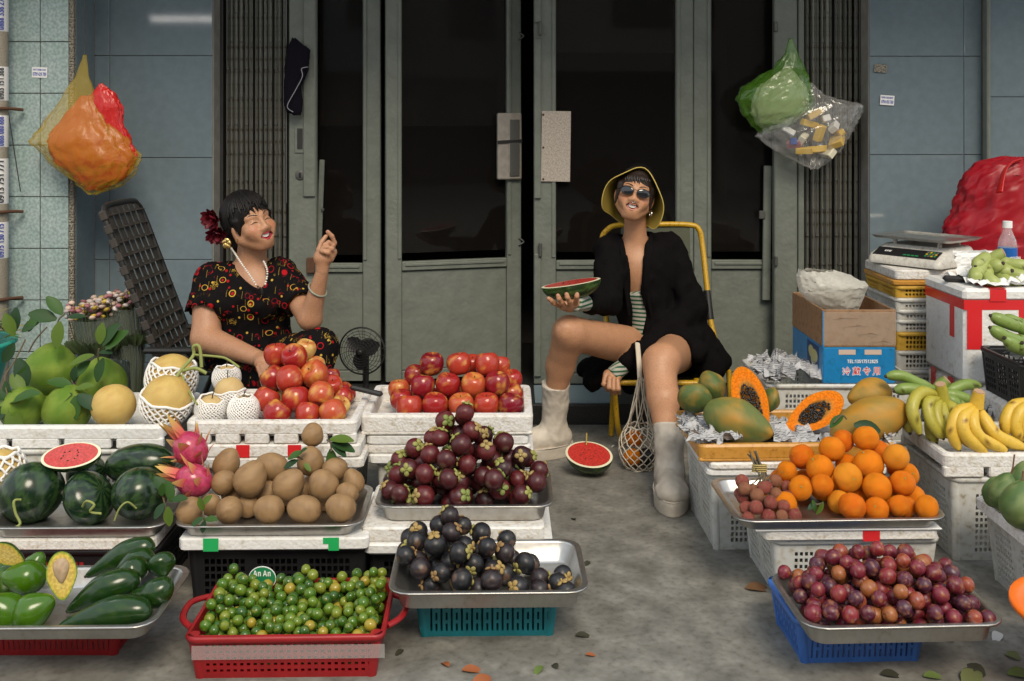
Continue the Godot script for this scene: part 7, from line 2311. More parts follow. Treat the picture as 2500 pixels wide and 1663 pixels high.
func flower_mesh(r: float, col: Color) -> ArrayMesh:
	var b := MB.new()
	for k in 26:
		var a := k * 2.4
		var q := 0.25 + 0.75 * sqrt(k / 26.0)
		b.col = col * (0.75 + 0.6 * rng.randf())
		b.leaf(Vector3(cos(a), sin(a), 0.4) * r * 0.15, Vector3(cos(a) * q, sin(a) * q, 0.9 - q * 0.7), Vector3(0, 0, 1), r * (0.6 + 0.5 * q), r * 0.62, -0.3)
	return b.mesh()


func boot(parent: Node3D, at: Vector3, toe: Vector3, lean_top: Vector3) -> void:
	var z := toe.normalized()
	var turn := Basis(Vector3.UP.cross(z), Vector3.UP, z)
	var xf := Transform3D(turn, at)
	var f := Field.new(Vector3(-0.11, 0.02, -0.12), Vector3(0.11, 0.34, 0.27), 0.007)
	var top := turn.inverse() * (lean_top - at)
	f.cap(Vector3(0, 0.10, 0.01), Vector3(0, 0.18, 0.0).lerp(top, 0.3), 0.052, 0.051, 0.02)
	f.cap(Vector3(0, 0.18, 0.0).lerp(top, 0.3), top + Vector3(0, 0.02, 0), 0.051, 0.060, 0.02)
	f.cap(Vector3(0, 0.075, -0.02), Vector3(0, 0.072, 0.14), 0.052, 0.050, 0.03)
	f.ell(Vector3(0, 0.068, 0.165), Vector3(0.056, 0.038, 0.052), Basis(), 0.03)
	f.ripple(0.005, 34.0, noise)
	f.plane(top, (top - Vector3(0, 0.15, 0)).normalized())
	f.plane(Vector3(0, 0.042, 0), Vector3.DOWN)
	var b := MB.new()
	f.add_to(b, xf, func(_p): return Color(1, 1, 1))
	var o := part(parent, "boot", b.mesh(), M.boot_leather)
	var s := MB.new()
	var rings := []
	for k in 5:
		var ring := []
		var grow: float = [-0.004, 0.0, 0.001, 0.003, -0.001][k]
		for i in 32:
			var a := TAU * i / 32
			var zz := 0.073 + sin(a) * (0.148 + grow)
			var w := (0.060 + 0.006 * smoothstep(-0.05, 0.18, zz) - 0.006 * exp(-pow((zz - 0.05) / 0.05, 2.0))) + grow
			ring.append(xf * Vector3(cos(a) * w * (1.0 - 0.10 * pow(absf(sin(a)), 6.0)), [0.0, 0.005, 0.036, 0.046, 0.052][k], zz))
		ring.reverse()
		rings.append(ring)
	s.loft(rings, true, true)
	part(o, "sole", s.mesh(), M.boot_leather)
	var welt := []
	for i in 33:
		var a := TAU * i / 32
		welt.append(xf * Vector3(cos(a) * 0.062, 0.0515, 0.073 + sin(a) * 0.149))
	part(o, "welt", piece(welt, 0.0025, 6), M.boot_leather)


func woman_in_hat() -> void:
	var skin := Color(0.56, 0.285, 0.155)
	var t := thing("person", "woman in black blazer and bucket hat holding a halved watermelon on her knee", "person", Vector3.ZERO)
	var pelvis := Vector3(0.635, 0.379, -4.47)
	var waist := Vector3(0.594, 0.554, -4.47)
	var chest := Vector3(0.543, 0.746, -4.44)
	var neck := Vector3(0.532, 0.834, -4.43)
	var head_at := Vector3(0.523, 1.062, -4.37)
	var sh_a := Vector3(0.42, 0.824, -4.43)
	var sh_b := Vector3(0.68, 0.836, -4.45)
	var el_a := Vector3(0.399, 0.634, -4.26)
	var wr_a := Vector3(0.284, 0.653, -4.08)
	var el_b := Vector3(0.774, 0.584, -4.38)
	var wr_b := Vector3(0.451, 0.361, -4.24)
	var kn_a := Vector3(0.228, 0.539, -4.08)
	var kn_b := Vector3(0.571, 0.439, -3.99)
	var an_a := Vector3(0.168, 0.188, -4.21)
	var an_b := Vector3(0.578, 0.146, -3.785)
	var f := Field.new(Vector3(0.05, 0.10, -4.62), Vector3(0.86, 1.0, -3.60), 0.0125)
	f.ell(chest, Vector3(0.13, 0.13, 0.088), Basis(), 0.03)
	f.cap(chest, waist, 0.10, 0.095, 0.04)
	f.ell(pelvis, Vector3(0.15, 0.10, 0.11), Basis(), 0.04)
	f.cap(sh_a, sh_b, 0.045, 0.045, 0.03)
	f.cap(neck - Vector3(0, 0.03, 0.0), head_at - Vector3(-0.006, 0.05, 0.02), 0.052, 0.046, 0.025)
	f.cap(sh_a, el_a, 0.042, 0.037, 0.02)
	f.cap(el_a, wr_a, 0.036, 0.026, 0.02)
	f.cap(sh_b, el_b, 0.042, 0.037, 0.02)
	f.cap(el_b, wr_b, 0.036, 0.026, 0.02)
	f.cap(Vector3(0.543, 0.403, -4.44), kn_a, 0.085, 0.066, 0.02)
	f.cap(kn_a, Vector3(0.197, 0.388, -4.17), 0.064, 0.058, 0.02)
	f.cap(Vector3(0.197, 0.388, -4.17), an_a, 0.058, 0.030, 0.02)
	f.cap(Vector3(0.719, 0.386, -4.44), kn_b + Vector3(0.02, 0.01, 0), 0.090, 0.070, 0.02)
	f.cap(kn_b, Vector3(0.574, 0.326, -3.88), 0.066, 0.060, 0.02)
	f.cap(Vector3(0.574, 0.326, -3.88), an_b, 0.060, 0.035, 0.02)
	f.ell(kn_b + Vector3(-0.005, 0.0, 0.045), Vector3(0.038, 0.042, 0.03), Basis(), 0.025)
	f.ell(kn_a + Vector3(-0.02, 0.02, 0.045), Vector3(0.038, 0.04, 0.03), Basis(), 0.025)
	var head := head_field(true)
	var hb := facing(Vector3(-0.10, 0.20, 1.0), Vector3(0.21, 0.97, 0.0))
	var hx := Transform3D(hb * Basis.from_scale(Vector3.ONE * 1.0), head_at)
	# hand under the melon
	var hand := Field.new(Vector3(0.10, 0.58, -4.14), Vector3(0.32, 0.78, -3.86), 0.0035)
	var held := [
		[Vector3(0.18, 0.666, -3.975), Vector3(0.161, 0.679, -3.945), Vector3(0.15, 0.692, -3.93), Vector3(0.141, 0.7, -3.925)],
		[Vector3(0.201, 0.667, -3.965), Vector3(0.19, 0.684, -3.935), Vector3(0.18, 0.701, -3.92), Vector3(0.176, 0.712, -3.92)],
		[Vector3(0.225, 0.673, -3.965), Vector3(0.22, 0.689, -3.935), Vector3(0.212, 0.706, -3.92), Vector3(0.209, 0.717, -3.92)],
		[Vector3(0.249, 0.679, -3.975), Vector3(0.249, 0.695, -3.95), Vector3(0.249, 0.707, -3.935), Vector3(0.25, 0.715, -3.935)],
		[Vector3(0.237, 0.656, -4.06), Vector3(0.226, 0.656, -4.1), Vector3(0.217, 0.665, -4.11)]]
	hand.cap(wr_a, Vector3(0.228, 0.658, -4.02), 0.026, 0.027, 0.012)
	hand.cap(Vector3(0.197, 0.66, -3.99), Vector3(0.247, 0.671, -3.995), 0.017, 0.018, 0.02)
	hand.cap(Vector3(0.206, 0.654, -4.03), Vector3(0.242, 0.662, -4.03), 0.017, 0.018, 0.02)
	fingers(hand, held, 0.0102, 0.0085)
	# the other hand grips the chair's front bar
	var grip := Field.new(Vector3(0.34, 0.22, -4.34), Vector3(0.50, 0.42, -4.14), 0.004)
	var bar := [
		[Vector3(0.385, 0.337, -4.22), Vector3(0.376, 0.303, -4.2), Vector3(0.392, 0.275, -4.22)],
		[Vector3(0.4, 0.33, -4.2), Vector3(0.395, 0.295, -4.18), Vector3(0.408, 0.269, -4.21)],
		[Vector3(0.416, 0.326, -4.19), Vector3(0.414, 0.291, -4.17), Vector3(0.423, 0.265, -4.2)],
		[Vector3(0.433, 0.32, -4.2), Vector3(0.435, 0.288, -4.18), Vector3(0.441, 0.264, -4.21)],
		[Vector3(0.425, 0.347, -4.25), Vector3(0.403, 0.308, -4.27), Vector3(0.393, 0.279, -4.27)]]
	grip.cap(wr_b, Vector3(0.416, 0.33, -4.23), 0.027, 0.026, 0.012)
	grip.cap(Vector3(0.396, 0.336, -4.23), Vector3(0.432, 0.325, -4.22), 0.02, 0.02, 0.012)
	fingers(grip, bar, 0.0105, 0.0085)
	var b := MB.new()
	f.add_to(b, Transform3D(), skin_tint(skin, head, hx))
	head.add_to(b, hx, head_tint(skin * 1.02))
	hand.add_to(b, Transform3D(), skin_tint(skin, head, hx))
	grip.add_to(b, Transform3D(), skin_tint(skin, head, hx))
	var body := part(t, "body", b.mesh(), M.human_skin)
	face_parts(body, head, hx, M.lip_bare, M.brow_dark, false)
	nails(body, held.slice(0, 4), Vector3(-0.1, 0.15, 1), M.nail)
	# short dark hair
	var hr := Field.new(Vector3(-0.12, -0.12, -0.15), Vector3(0.12, 0.15, 0.12), 0.005)
	hr.ell(Vector3(0, 0.040, -0.018), Vector3(0.083, 0.094, 0.101), Basis(), 0.01)
	hr.ell(Vector3(0, -0.03, -0.06), Vector3(0.074, 0.07, 0.06), Basis(), 0.03)
	for s in [-1.0, 1.0]:
		hr.cap(Vector3(s * 0.071, 0.04, 0.035), Vector3(s * 0.073, -0.045, 0.018), 0.012, 0.006, 0.012)
	hr.ell(Vector3(0, -0.06, 0.105), Vector3(0.067, 0.120, 0.098), Basis(), 0.01, true)
	hr.ell(Vector3(0.0, -0.09, 0.03), Vector3(0.12, 0.05, 0.06), Basis(), 0.01, true)
	var hm := MB.new()
	hr.add_to(hm, hx, func(_p): return Color(1, 1, 1))
	var hair := part(t, "hair", hm.mesh(), M.hair_brown)
	var strands := []
	for k in 20:
		var x := lerpf(-0.066, 0.045, k / 19.0) + rng.randf_range(-0.003, 0.003)
		var y0 := 0.092 - 5.0 * x * x
		var y1 := 0.047 + rng.randf_range(-0.006, 0.008) + 0.25 * maxf(x, 0.0)
		strands.append([hx * Vector3(x * 0.9, y0 + 0.006, head.front(x * 0.9, y0) - 0.006), hx * Vector3(x, (y0 + y1) / 2, head.front(x, (y0 + y1) / 2) + 0.007), hx * Vector3(x * 1.05 + 0.006, y1, head.front(x, y1) + 0.005)])
	hanging_strands(hair, M.hair_brown, strands, 0.0056)
	bucket_hat(hx)
	sunglasses(hx, head)
	var loop := []
	for i in 19:
		var a := TAU * i / 18
		loop.append(hx * (Vector3(0.082, -0.058, 0.004) + Vector3(0.010 * cos(a) * 0.4, 0.0135 * sin(a), 0.010 * cos(a))))
	var hoop := MB.new()
	hoop.tube(loop, 0.0028, 7, false)
	solo("earring", "silver hoop earring below the bucket hat", "earring", hoop.mesh(), M.silver)
	var nose := []
	for i in 11:
		var a := PI * (0.9 + 1.2 * i / 10.0)
		nose.append(hx * (Vector3(0, -0.036, 0.104) + Vector3(0.0055 * cos(a), 0.006 * sin(a), 0.002)))
	part(t, "nose_ring", piece(nose, 0.0011, 6), M.silver)
	# striped top under the blazer
	var s := Field.new(Vector3(0.36, 0.30, -4.62), Vector3(0.84, 0.80, -4.28), 0.011)
	s.cap(chest - Vector3(0, 0.03, -0.01), waist, 0.110, 0.104, 0.04)
	s.ell(pelvis, Vector3(0.158, 0.11, 0.118), Basis(), 0.04)
	s.cap(waist + Vector3(0, 0, 0.02), pelvis + Vector3(-0.02, 0.0, 0.05), 0.10, 0.09, 0.04)
	s.plane(Vector3(0.524, 0.654, -4.34), Vector3(-0.35, 1, 0.2).normalized())
	part(t, "striped_top", s.mesh(), M.striped_knit)
	for q in [[wr_a, el_a, Vector3(0.242, 0.671, -4)], [wr_b, el_b, Vector3(0.416, 0.333, -4.23)]]:
		var c := Field.new(q[0] - Vector3.ONE * 0.12, q[0] + Vector3.ONE * 0.12, 0.006)
		c.cap(q[0].lerp(q[1], 0.25), q[2], 0.032, 0.034, 0.01)
		c.plane(q[2], (q[2] - q[0]).normalized())
		part(t, "cuff", c.mesh(), M.striped_knit)
	# blazer
	var j := Field.new(Vector3(0.28, 0.18, -4.64), Vector3(0.98, 0.96, -4.02), 0.0115)
	j.ell(chest, Vector3(0.158, 0.15, 0.112), Basis(), 0.03)
	j.cap(chest, waist, 0.135, 0.140, 0.04)
	j.ell(pelvis + Vector3(0.03, 0.0, -0.01), Vector3(0.19, 0.13, 0.13), Basis(), 0.05)
	j.cap(sh_a + Vector3(0.0, 0.0, 0), sh_b, 0.062, 0.062, 0.03)
	j.cap(neck + Vector3(-0.055, -0.005, -0.03), neck + Vector3(0.055, 0.02, -0.03), 0.042, 0.046, 0.02)
	j.cap(sh_a, el_a, 0.066, 0.058, 0.02)
	j.cap(el_a, wr_a.lerp(el_a, 0.18), 0.057, 0.044, 0.02)
	j.cap(sh_b, el_b, 0.068, 0.062, 0.02)
	j.cap(el_b, wr_b.lerp(el_b, 0.10), 0.060, 0.046, 0.02)
	# skirts of the blazer over the hip and down between the legs
	j.cap(Vector3(0.774, 0.496, -4.4), Vector3(0.89, 0.36, -4.38), 0.06, 0.05, 0.04)
	j.cap(Vector3(0.767, 0.434, -4.36), Vector3(0.838, 0.339, -4.32), 0.075, 0.06, 0.04)
	j.cap(Vector3(0.68, 0.452, -4.36), Vector3(0.763, 0.429, -4.24), 0.07, 0.05, 0.04)
	j.cap(Vector3(0.495, 0.351, -4.42), Vector3(0.347, 0.273, -4.38), 0.05, 0.045, 0.04)
	j.cap(Vector3(0.543, 0.378, -4.38), Vector3(0.503, 0.265, -4.34), 0.045, 0.038, 0.04)
	j.cap(Vector3(0.515, 0.4, -4.44), Vector3(0.321, 0.306, -4.46), 0.05, 0.04, 0.04)
	j.ripple(0.013, 20.0, noise)
	# the front opening: bare neck, then the striped top
	for back in [0.045, 0.0, -0.035]:
		var q := Vector3(0, 0, back)
		j.cap(Vector3(0.523, 0.897, -4.36) + q, Vector3(0.524, 0.785, -4.35) + q, 0.050, 0.034, 0.01, true)
		j.cap(Vector3(0.524, 0.785, -4.35) + q, Vector3(0.525, 0.652, -4.35) + q, 0.034, 0.026, 0.01, true)
		j.cap(Vector3(0.525, 0.652, -4.35) + q, Vector3(0.542, 0.559, -4.345) + q, 0.026, 0.029, 0.01, true)
		j.cap(Vector3(0.542, 0.559, -4.345) + q, Vector3(0.531, 0.443, -4.335) + q, 0.029, 0.020, 0.01, true)
	j.cap(neck + Vector3(0, 0.03, 0.01), neck + Vector3(0, 0.16, 0.02), 0.058, 0.08, 0.01, true)
	# clear of the thighs
	j.cap(Vector3(0.519, 0.415, -4.4), kn_a, 0.078, 0.068, 0.01, true)
	j.cap(Vector3(0.685, 0.406, -4.3), kn_b, 0.082, 0.072, 0.01, true)
	var blazer := part(t, "blazer", j.mesh(), M.linen_black)
	# shawl lapels along the opening
	for q in [[Vector3(0.467, 0.871, -4.385), Vector3(0.472, 0.786, -4.335), Vector3(0.481, 0.684, -4.325), Vector3(0.495, 0.563, -4.325)], [Vector3(0.596, 0.903, -4.385), Vector3(0.575, 0.787, -4.33), Vector3(0.567, 0.685, -4.32), Vector3(0.587, 0.565, -4.315)]]:
		part(blazer, "lapel", piece(curve(q, 5), [0.006, 0.009, 0.011, 0.012, 0.013, 0.013, 0.013, 0.012, 0.012, 0.011, 0.011, 0.010, 0.009, 0.008, 0.006, 0.005], 8, 0.5), M.linen_black)
	boot(t, Vector3(0.18, 0, -4.235), Vector3(-0.93, 0, 0.36), Vector3(0.179, 0.309, -4.19))
	boot(t, Vector3(0.580, 0.0, -3.77), Vector3(-0.10, 0, 1), Vector3(0.583, 0.25, -3.815))


func bucket_hat(hx: Transform3D) -> void:
	var t := thing("bucket_hat", "floppy bucket hat, black outside and mustard yellow inside", "hat", hx.origin)
	var n := 48
	var tip_back := turned(0, -27, 0)
	var make := func(lift: float) -> Array:
		var rings := []
		for k in 11:
			var ring := []
			for i in n:
				var a := TAU * i / n
				var c := cos(a)
				var s := sin(a)   # s > 0 is the front
				var p: Vector3
				if k <= 6:
					# crown, from the middle of the top down to the band
					var u := k / 6.0
					var band := Vector3(c * 0.089, 0.062 + 0.020 * s, -0.022 + s * 0.106)
					var top := Vector3(c * 0.055, 0.150 + 0.012 * s, -0.038 + s * 0.060)
					p = Vector3(0, 0.156, -0.04).lerp(top, u * 3.0) if u < 0.334 else top.lerp(band, (u - 0.333) / 0.667)
				else:
					# brim, sloping out and down to a wavy edge
					var u := (k - 6) / 4.0
					var band := Vector3(c * 0.089, 0.062 + 0.020 * s, -0.022 + s * 0.106)
					var side := absf(c)
					var edge := Vector3(c * (0.130 + 0.006 * sin(3 * a)), 0.066 * maxf(s, 0.0) - 0.070 * pow(side, 2.0) * (1.0 + 0.25 * c) - 0.05 * maxf(-s, 0.0) + 0.010 * sin(5 * a + 0.6), -0.012 + s * 0.125 + 0.012 * side)
					p = band.lerp(edge, u) + Vector3(0, 0.006 * sin(PI * u), 0)
				var nrm := Vector3(c, 0.55, s).normalized()
				ring.append(hx.basis * (tip_back * (p + nrm * lift)))
			ring.reverse()
			rings.append(ring)
		rings.reverse()
		return rings
	var outer := MB.new()
	outer.loft(make.call(0.0022), false, true)
	part(t, "shell", outer.mesh(), M.linen_black)
	var inner := MB.new()
	inner.loft(make.call(-0.0008), false, true)
	part(t, "lining", inner.mesh(), M.hat_yellow)
	var rim: Array = make.call(0.0006)[0]
	rim.append(rim[0])
	part(t, "piping", piece(rim, 0.0022, 6), paint("hat_piping", Color(0.55, 0.42, 0.10), 0.8))


func sunglasses(hx: Transform3D, head: Field) -> void:
	var t := thing("sunglasses", "narrow oval dark sunglasses under the bucket hat", "sunglasses", hx.origin)
	paint("dark_lens", Color(0.010, 0.011, 0.014), 0.06, {"coat": 0.6})
	paint("wire", Color(0.05, 0.045, 0.045), 0.3, {"metallic": 0.8})
	for s in [-1.0, 1.0]:
		var c := Vector3(s * 0.0345, 0.006, 0.1035)
		var lens := MB.new()
		var turn := hx.basis * turned(s * 12.0)
		lens.ball(hx.basis * c, Vector3(0.0275, 0.0175, 0.004), turn, 24, 8)
		var o := part(t, "lens", lens.mesh(), M.dark_lens)
		var ring := []
		for i in 29:
			var a := TAU * i / 28
			ring.append(hx.basis * c + turn * Vector3(cos(a) * 0.0282, sin(a) * 0.0182, 0.001))
		part(o, "rim", piece(ring, 0.0011, 6), M.wire)
		part(t, "temple", piece([hx.basis * Vector3(s * 0.062, 0.010, 0.097), hx.basis * Vector3(s * 0.078, 0.010, 0.05), hx.basis * Vector3(s * 0.080, 0.006, -0.02)], 0.0014, 6), M.wire)
	part(t, "bridge", piece(curve([hx.basis * Vector3(-0.0085, 0.010, 0.107), hx.basis * Vector3(0, 0.014, 0.110), hx.basis * Vector3(0.0085, 0.010, 0.107)], 4), 0.0013, 6), M.wire)

# ---------------------------------------------------------------- chairs, bags, small things
# a limp bag: each row is [height, left x, right x]; depth is its thickness as a share of its width
func sack(rows: Array, z: float, depth: float, seed_: float, folds := 0.06, open_top := false) -> ArrayMesh:
	var b := MB.new()
	var fine := []
	for k in rows.size() - 1:
		for i in 6:
			var t := i / 6.0
			fine.append([lerpf(rows[k][0], rows[k + 1][0], t), lerpf(rows[k][1], rows[k + 1][1], smoothstep(0.0, 1.0, t) * 0.5 + t * 0.5), lerpf(rows[k][2], rows[k + 1][2], smoothstep(0.0, 1.0, t) * 0.5 + t * 0.5)])
	fine.append(rows[-1])
	fine.reverse()
	var rings := []
	for r in fine:
		var ring := []
		var mid: float = (r[1] + r[2]) / 2
		var w: float = (r[2] - r[1]) / 2
		for i in 72:
			var a := TAU * i / 72
			var p := Vector3(cos(a), 0, -sin(a))
			var pleat := absf(sin(a * 6.5 + 4.0 * n3(Vector3(p.x, r[0] * 3.0, p.z), 1.2, seed_))) - 0.5
			var q := 1.0 + folds * (1.3 * n3(Vector3(p.x * 2.2, r[0] * 6.0, p.z * 2.2), 1.6, seed_) + 0.9 * pleat + 1.2 * (absf(n3(Vector3(p.x * 2.6, r[0] * 16.0, p.z * 2.6), 1.5, seed_ + 3.0)) - 0.2) + 0.5 * n3(Vector3(p.x * 5.0, r[0] * 30.0, p.z * 5.0), 2.0, seed_ + 8.0))
			ring.append(Vector3(mid + p.x * w * q, r[0] + 0.012 * n3(p, 3.0, seed_ + r[0] * 9.0), z + p.z * (w * depth + 0.004) * q))
		rings.append(ring)
	b.loft(rings, true, not open_top)
	return b.mesh()


func crumpled(w: float, d: float, amp: float, seed_: float, m := 14) -> ArrayMesh:
	var b := MB.new()
	var rows := []
	for j in m + 1:
		var row := []
		for i in m + 1:
			var p := Vector3(w * (i / float(m) - 0.5), 0, d * (0.5 - j / float(m)))
			p.y = amp * (1.4 * absf(n3(p, 14.0, seed_)) + 0.5 * absf(n3(p, 40.0, seed_ + 2.0)))
			p.x += amp * 0.6 * n3(p, 30.0, seed_ + 5.0)
			row.append(p)
		rows.append(row)
	b.loft(rows, false, false, false, false)
	return b.mesh()


func cable(called: String, label: String, category: String, pts: Array, r: float, m: Material) -> void:
	solo(called, label, category, piece(curve(pts, 6), r, 6), m)


func recliner() -> void:
	var strap := paint("strap_brown", Color(0.046, 0.038, 0.032), 0.6, {"albedo_texture": T.mott, "tri": 5.0})
	var t := thing("lounge_chair", "reclining lounge chair of woven dark straps behind the smiling woman", "chair", Vector3(-1.43, 0.40, -4.3))
	var o := Vector3(-1.40, 0.40, -4.09)
	var up := (Vector3(-1.645, 1.040, -4.09) - o)
	var len_ := up.length()
	up /= len_
	var across := Vector3(0, 0, -0.41)
	var n := across.normalized().cross(up).normalized() * -1.0
	var rel := func(u: float, v: float, lift: float) -> Vector3: return o + across * u + up * v + n * lift - t.position
	var loop := [rel.call(0, 0, 0), rel.call(0, len_ * 0.5, 0), rel.call(0, len_ - 0.08, 0), rel.call(0.06, len_ - 0.02, 0), rel.call(0.2, len_, 0), rel.call(0.8, len_, 0), rel.call(0.94, len_ - 0.02, 0), rel.call(1, len_ - 0.08, 0), rel.call(1, len_ * 0.5, 0), rel.call(1, 0, 0)]
	part(t, "back_frame", piece(curve(loop, 4), 0.013, 8), M.black)
	for k in 6:
		part(t, "strap", block(Vector3.ZERO, Vector3(0.046, len_ - 0.02, 0.003), 0.001), strap, rel.call(0.12 + 0.152 * k, len_ * 0.5, -0.004), Basis(across.normalized(), up, across.normalized().cross(up)))
	for k in 11:
		var v := 0.06 + (len_ - 0.1) * k / 10.0
		var b := MB.new()
		var pts := []
		for i in 13:
			pts.append(rel.call(-0.02 + 1.04 * i / 12.0, v, 0.004 + 0.005 * sin(i * PI / 2 + k * PI)))
		b.tube(pts, 0.021, 6, true, 0.12)
		part(t, "strap", b.mesh(), strap)
		part(t, "strap_wrap", block(Vector3.ZERO, Vector3(0.030, 0.043, 0.030), 0.006), strap, rel.call(0, v, 0), Basis(across.normalized(), up, across.normalized().cross(up)))
	part(t, "seat", block(Vector3(0.30, -0.02, 0.0), Vector3(0.62, 0.012, 0.42), 0.004), strap)
	for z in [0.22, -0.20]:
		part(t, "seat_rail", piece([Vector3(-0.03, -0.02, z), Vector3(0.66, -0.02, z)], 0.013, 8), M.black)
		part(t, "leg", piece([Vector3(0.0, -0.4, z), Vector3(0.16, -0.02, z)], 0.012, 8), M.black)
		part(t, "leg", piece([Vector3(0.62, -0.4, z), Vector3(0.48, -0.02, z)], 0.012, 8), M.black)
		part(t, "arm_post", piece([Vector3(0.22, -0.02, z), Vector3(0.12, 0.075, z)], 0.010, 8), M.black)
	part(t, "armrest", block(Vector3(-1.282, 0.478, -4.03) - t.position, Vector3(0.335, 0.020, 0.045), 0.008), M.black)
	part(t, "armrest", block(Vector3(-1.282, 0.478, -4.03) + Vector3(0, 0, -0.48) - t.position, Vector3(0.335, 0.020, 0.045), 0.008), M.black)


func yellow_chair() -> void:
	paint("yellow_paint", Color(0.62, 0.36, 0.015), 0.4, {"albedo_texture": noise_map(97, 0.05, [[0.1, Color(0.25, 0.16, 0.12)], [0.2, Color(0.3, 0.2, 0.14)], [0.26, Color(1, 1, 1)], [0.9, Color(0.92, 0.92, 0.9)]], 256, 5), "tri": 7.0})
	paint("sling", Color(0.17, 0.18, 0.13), 0.85, {"albedo_texture": noise_map(99, 0.4, [[0.3, Color(0.4, 0.42, 0.36)], [0.7, Color(1, 1, 1)]], 256, 1), "tri": 6.0, "cull_mode": BaseMaterial3D.CULL_DISABLED})
	var t := thing("folding_chair", "yellow tube folding chair with a mesh sling, paint chipped", "chair", Vector3(0.63, 0.297, -4.5))
	var p := t.position
	var back := curve([Vector3(0.447, 0.304, -4.47) - p, Vector3(0.416, 0.538, -4.56) - p, Vector3(0.405, 0.821, -4.64) - p, Vector3(0.436, 0.894, -4.655) - p, Vector3(0.503, 0.914, -4.66) - p, Vector3(0.652, 0.916, -4.66) - p, Vector3(0.802, 0.914, -4.66) - p, Vector3(0.849, 0.894, -4.655) - p, Vector3(0.863, 0.821, -4.64) - p, Vector3(0.872, 0.645, -4.58) - p, Vector3(0.882, 0.473, -4.52) - p, Vector3(0.924, 0.319, -4.46) - p], 5)
	part(t, "back_tube", piece(back, 0.0125, 10), M.yellow_paint)
	part(t, "grip", piece([Vector3(0.87, 0.627, -4.575) - p, Vector3(0.878, 0.507, -4.533) - p], 0.0165, 10), M.black)
	var sl := MB.new()
	var rows := []
	for j in 9:
		var v := j / 8.0
		var row := []
		for i in 9:
			var u := i / 8.0
			row.append(Vector3(0.466, 0.361, -4.52).lerp(Vector3(0.496, 0.914, -4.66), v).lerp(Vector3(0.796, 0.361, -4.52).lerp(Vector3(0.809, 0.914, -4.66), v), u) + Vector3(0, 0, -0.03 * sin(PI * u) * sin(PI * v)) - p)
		rows.append(row)
	sl.loft(rows, false, false, true, false)
	part(t, "sling", sl.mesh(), M.sling)
	part(t, "seat", block(Vector3(0.0, 0.0, 0), Vector3(0.40, 0.012, 0.36), 0.004), M.sling, Vector3(0.02, -0.02, 0.02))
	part(t, "front_leg", piece(curve([Vector3(0.423, 0.299, -4.26) - p, Vector3(0.432, 0.206, -4.27) - p, Vector3(0.444, 0.103, -4.3) - p, Vector3(0.472, 0.009, -4.37) - p], 5), 0.0115, 8), M.yellow_paint)
	part(t, "front_leg", piece(curve([Vector3(0.769, 0.308, -4.27) - p, Vector3(0.781, 0.212, -4.28) - p, Vector3(0.793, 0.1, -4.31) - p, Vector3(0.815, 0.013, -4.37) - p], 5), 0.0115, 8), M.yellow_paint)
	part(t, "front_bar", piece([Vector3(0.419, 0.294, -4.26) - p, Vector3(0.77, 0.294, -4.26) - p], 0.0115, 8), M.yellow_paint)
	part(t, "rear_leg", piece([Vector3(0.924, 0.319, -4.46) - p, Vector3(0.937, 0.305, -4.43) - p, Vector3(0.95, 0.012, -4.4) - p], 0.0115, 8), M.yellow_paint)
	part(t, "rear_leg", piece([Vector3(0.447, 0.304, -4.47) - p, Vector3(0.436, 0.005, -4.5) - p], 0.0115, 8), M.yellow_paint)


func fan() -> void:
	var c := Vector3(-0.655, 0.378, -4.5)
	var t := thing("electric_fan", "black pedestal fan beside the printed trousers", "fan", Vector3(c.x, 0, c.z))
	t.rotation.y = deg_to_rad(-8)
	var h := Vector3(0, c.y, 0)
	var g := MB.new()
	for k in 8:
		var ring := []
		var r := 0.018 + 0.0118 * k
		for i in 33:
			var a := TAU * i / 32
			ring.append(h + Vector3(cos(a) * r, sin(a) * r, 0.05 - 0.03 * pow(r / 0.1, 2.0)))
		g.tube(ring, 0.0013, 5, false)
	for k in 20:
		var a := TAU * k / 20
		g.tube([h + Vector3(cos(a), sin(a), 0) * 0.016 + Vector3(0, 0, 0.05), h + Vector3(cos(a + 0.3), sin(a + 0.3), 0) * 0.06 + Vector3(0, 0, 0.04), h + Vector3(cos(a + 0.5), sin(a + 0.5), 0) * 0.101 + Vector3(0, 0, 0.018)], 0.0010, 4, false)
	part(t, "guard", g.mesh(), M.black)
	var rim := []
	for i in 41:
		var a := TAU * i / 40
		rim.append(h + Vector3(cos(a) * 0.102, sin(a) * 0.102, 0.015))
	part(t, "guard_rim", piece(rim, 0.004, 6), M.black)
	for k in 3:
		var bl := MB.new()
		bl.leaf(h + Vector3(0, 0, 0.012), Vector3(cos(k * TAU / 3 + 0.4), sin(k * TAU / 3 + 0.4), 0.1), Vector3(0.2, 0.2, 1), 0.085, 0.07, 0.1)
		part(t, "blade", bl.mesh(), M.crate_black)
	var hub := MB.new()
	hub.lathe([Vector2(0.018, -0.09), Vector2(0.038, -0.08), Vector2(0.038, -0.02), Vector2(0.016, 0.0), Vector2(0.016, 0.052), Vector2(0.006, 0.056)], 20, h, turned(0, 90))
	part(t, "motor", hub.mesh(), M.black)
	part(t, "pole", piece([Vector3(0, 0.02, -0.04), Vector3(0, c.y - 0.02, -0.05)], 0.013, 10), M.black)
	var foot := MB.new()
	foot.lathe([Vector2(0.10, 0), Vector2(0.10, 0.012), Vector2(0.03, 0.035), Vector2(0.014, 0.05)], 28, Vector3(0, 0, -0.04))
	part(t, "foot", foot.mesh(), M.black)


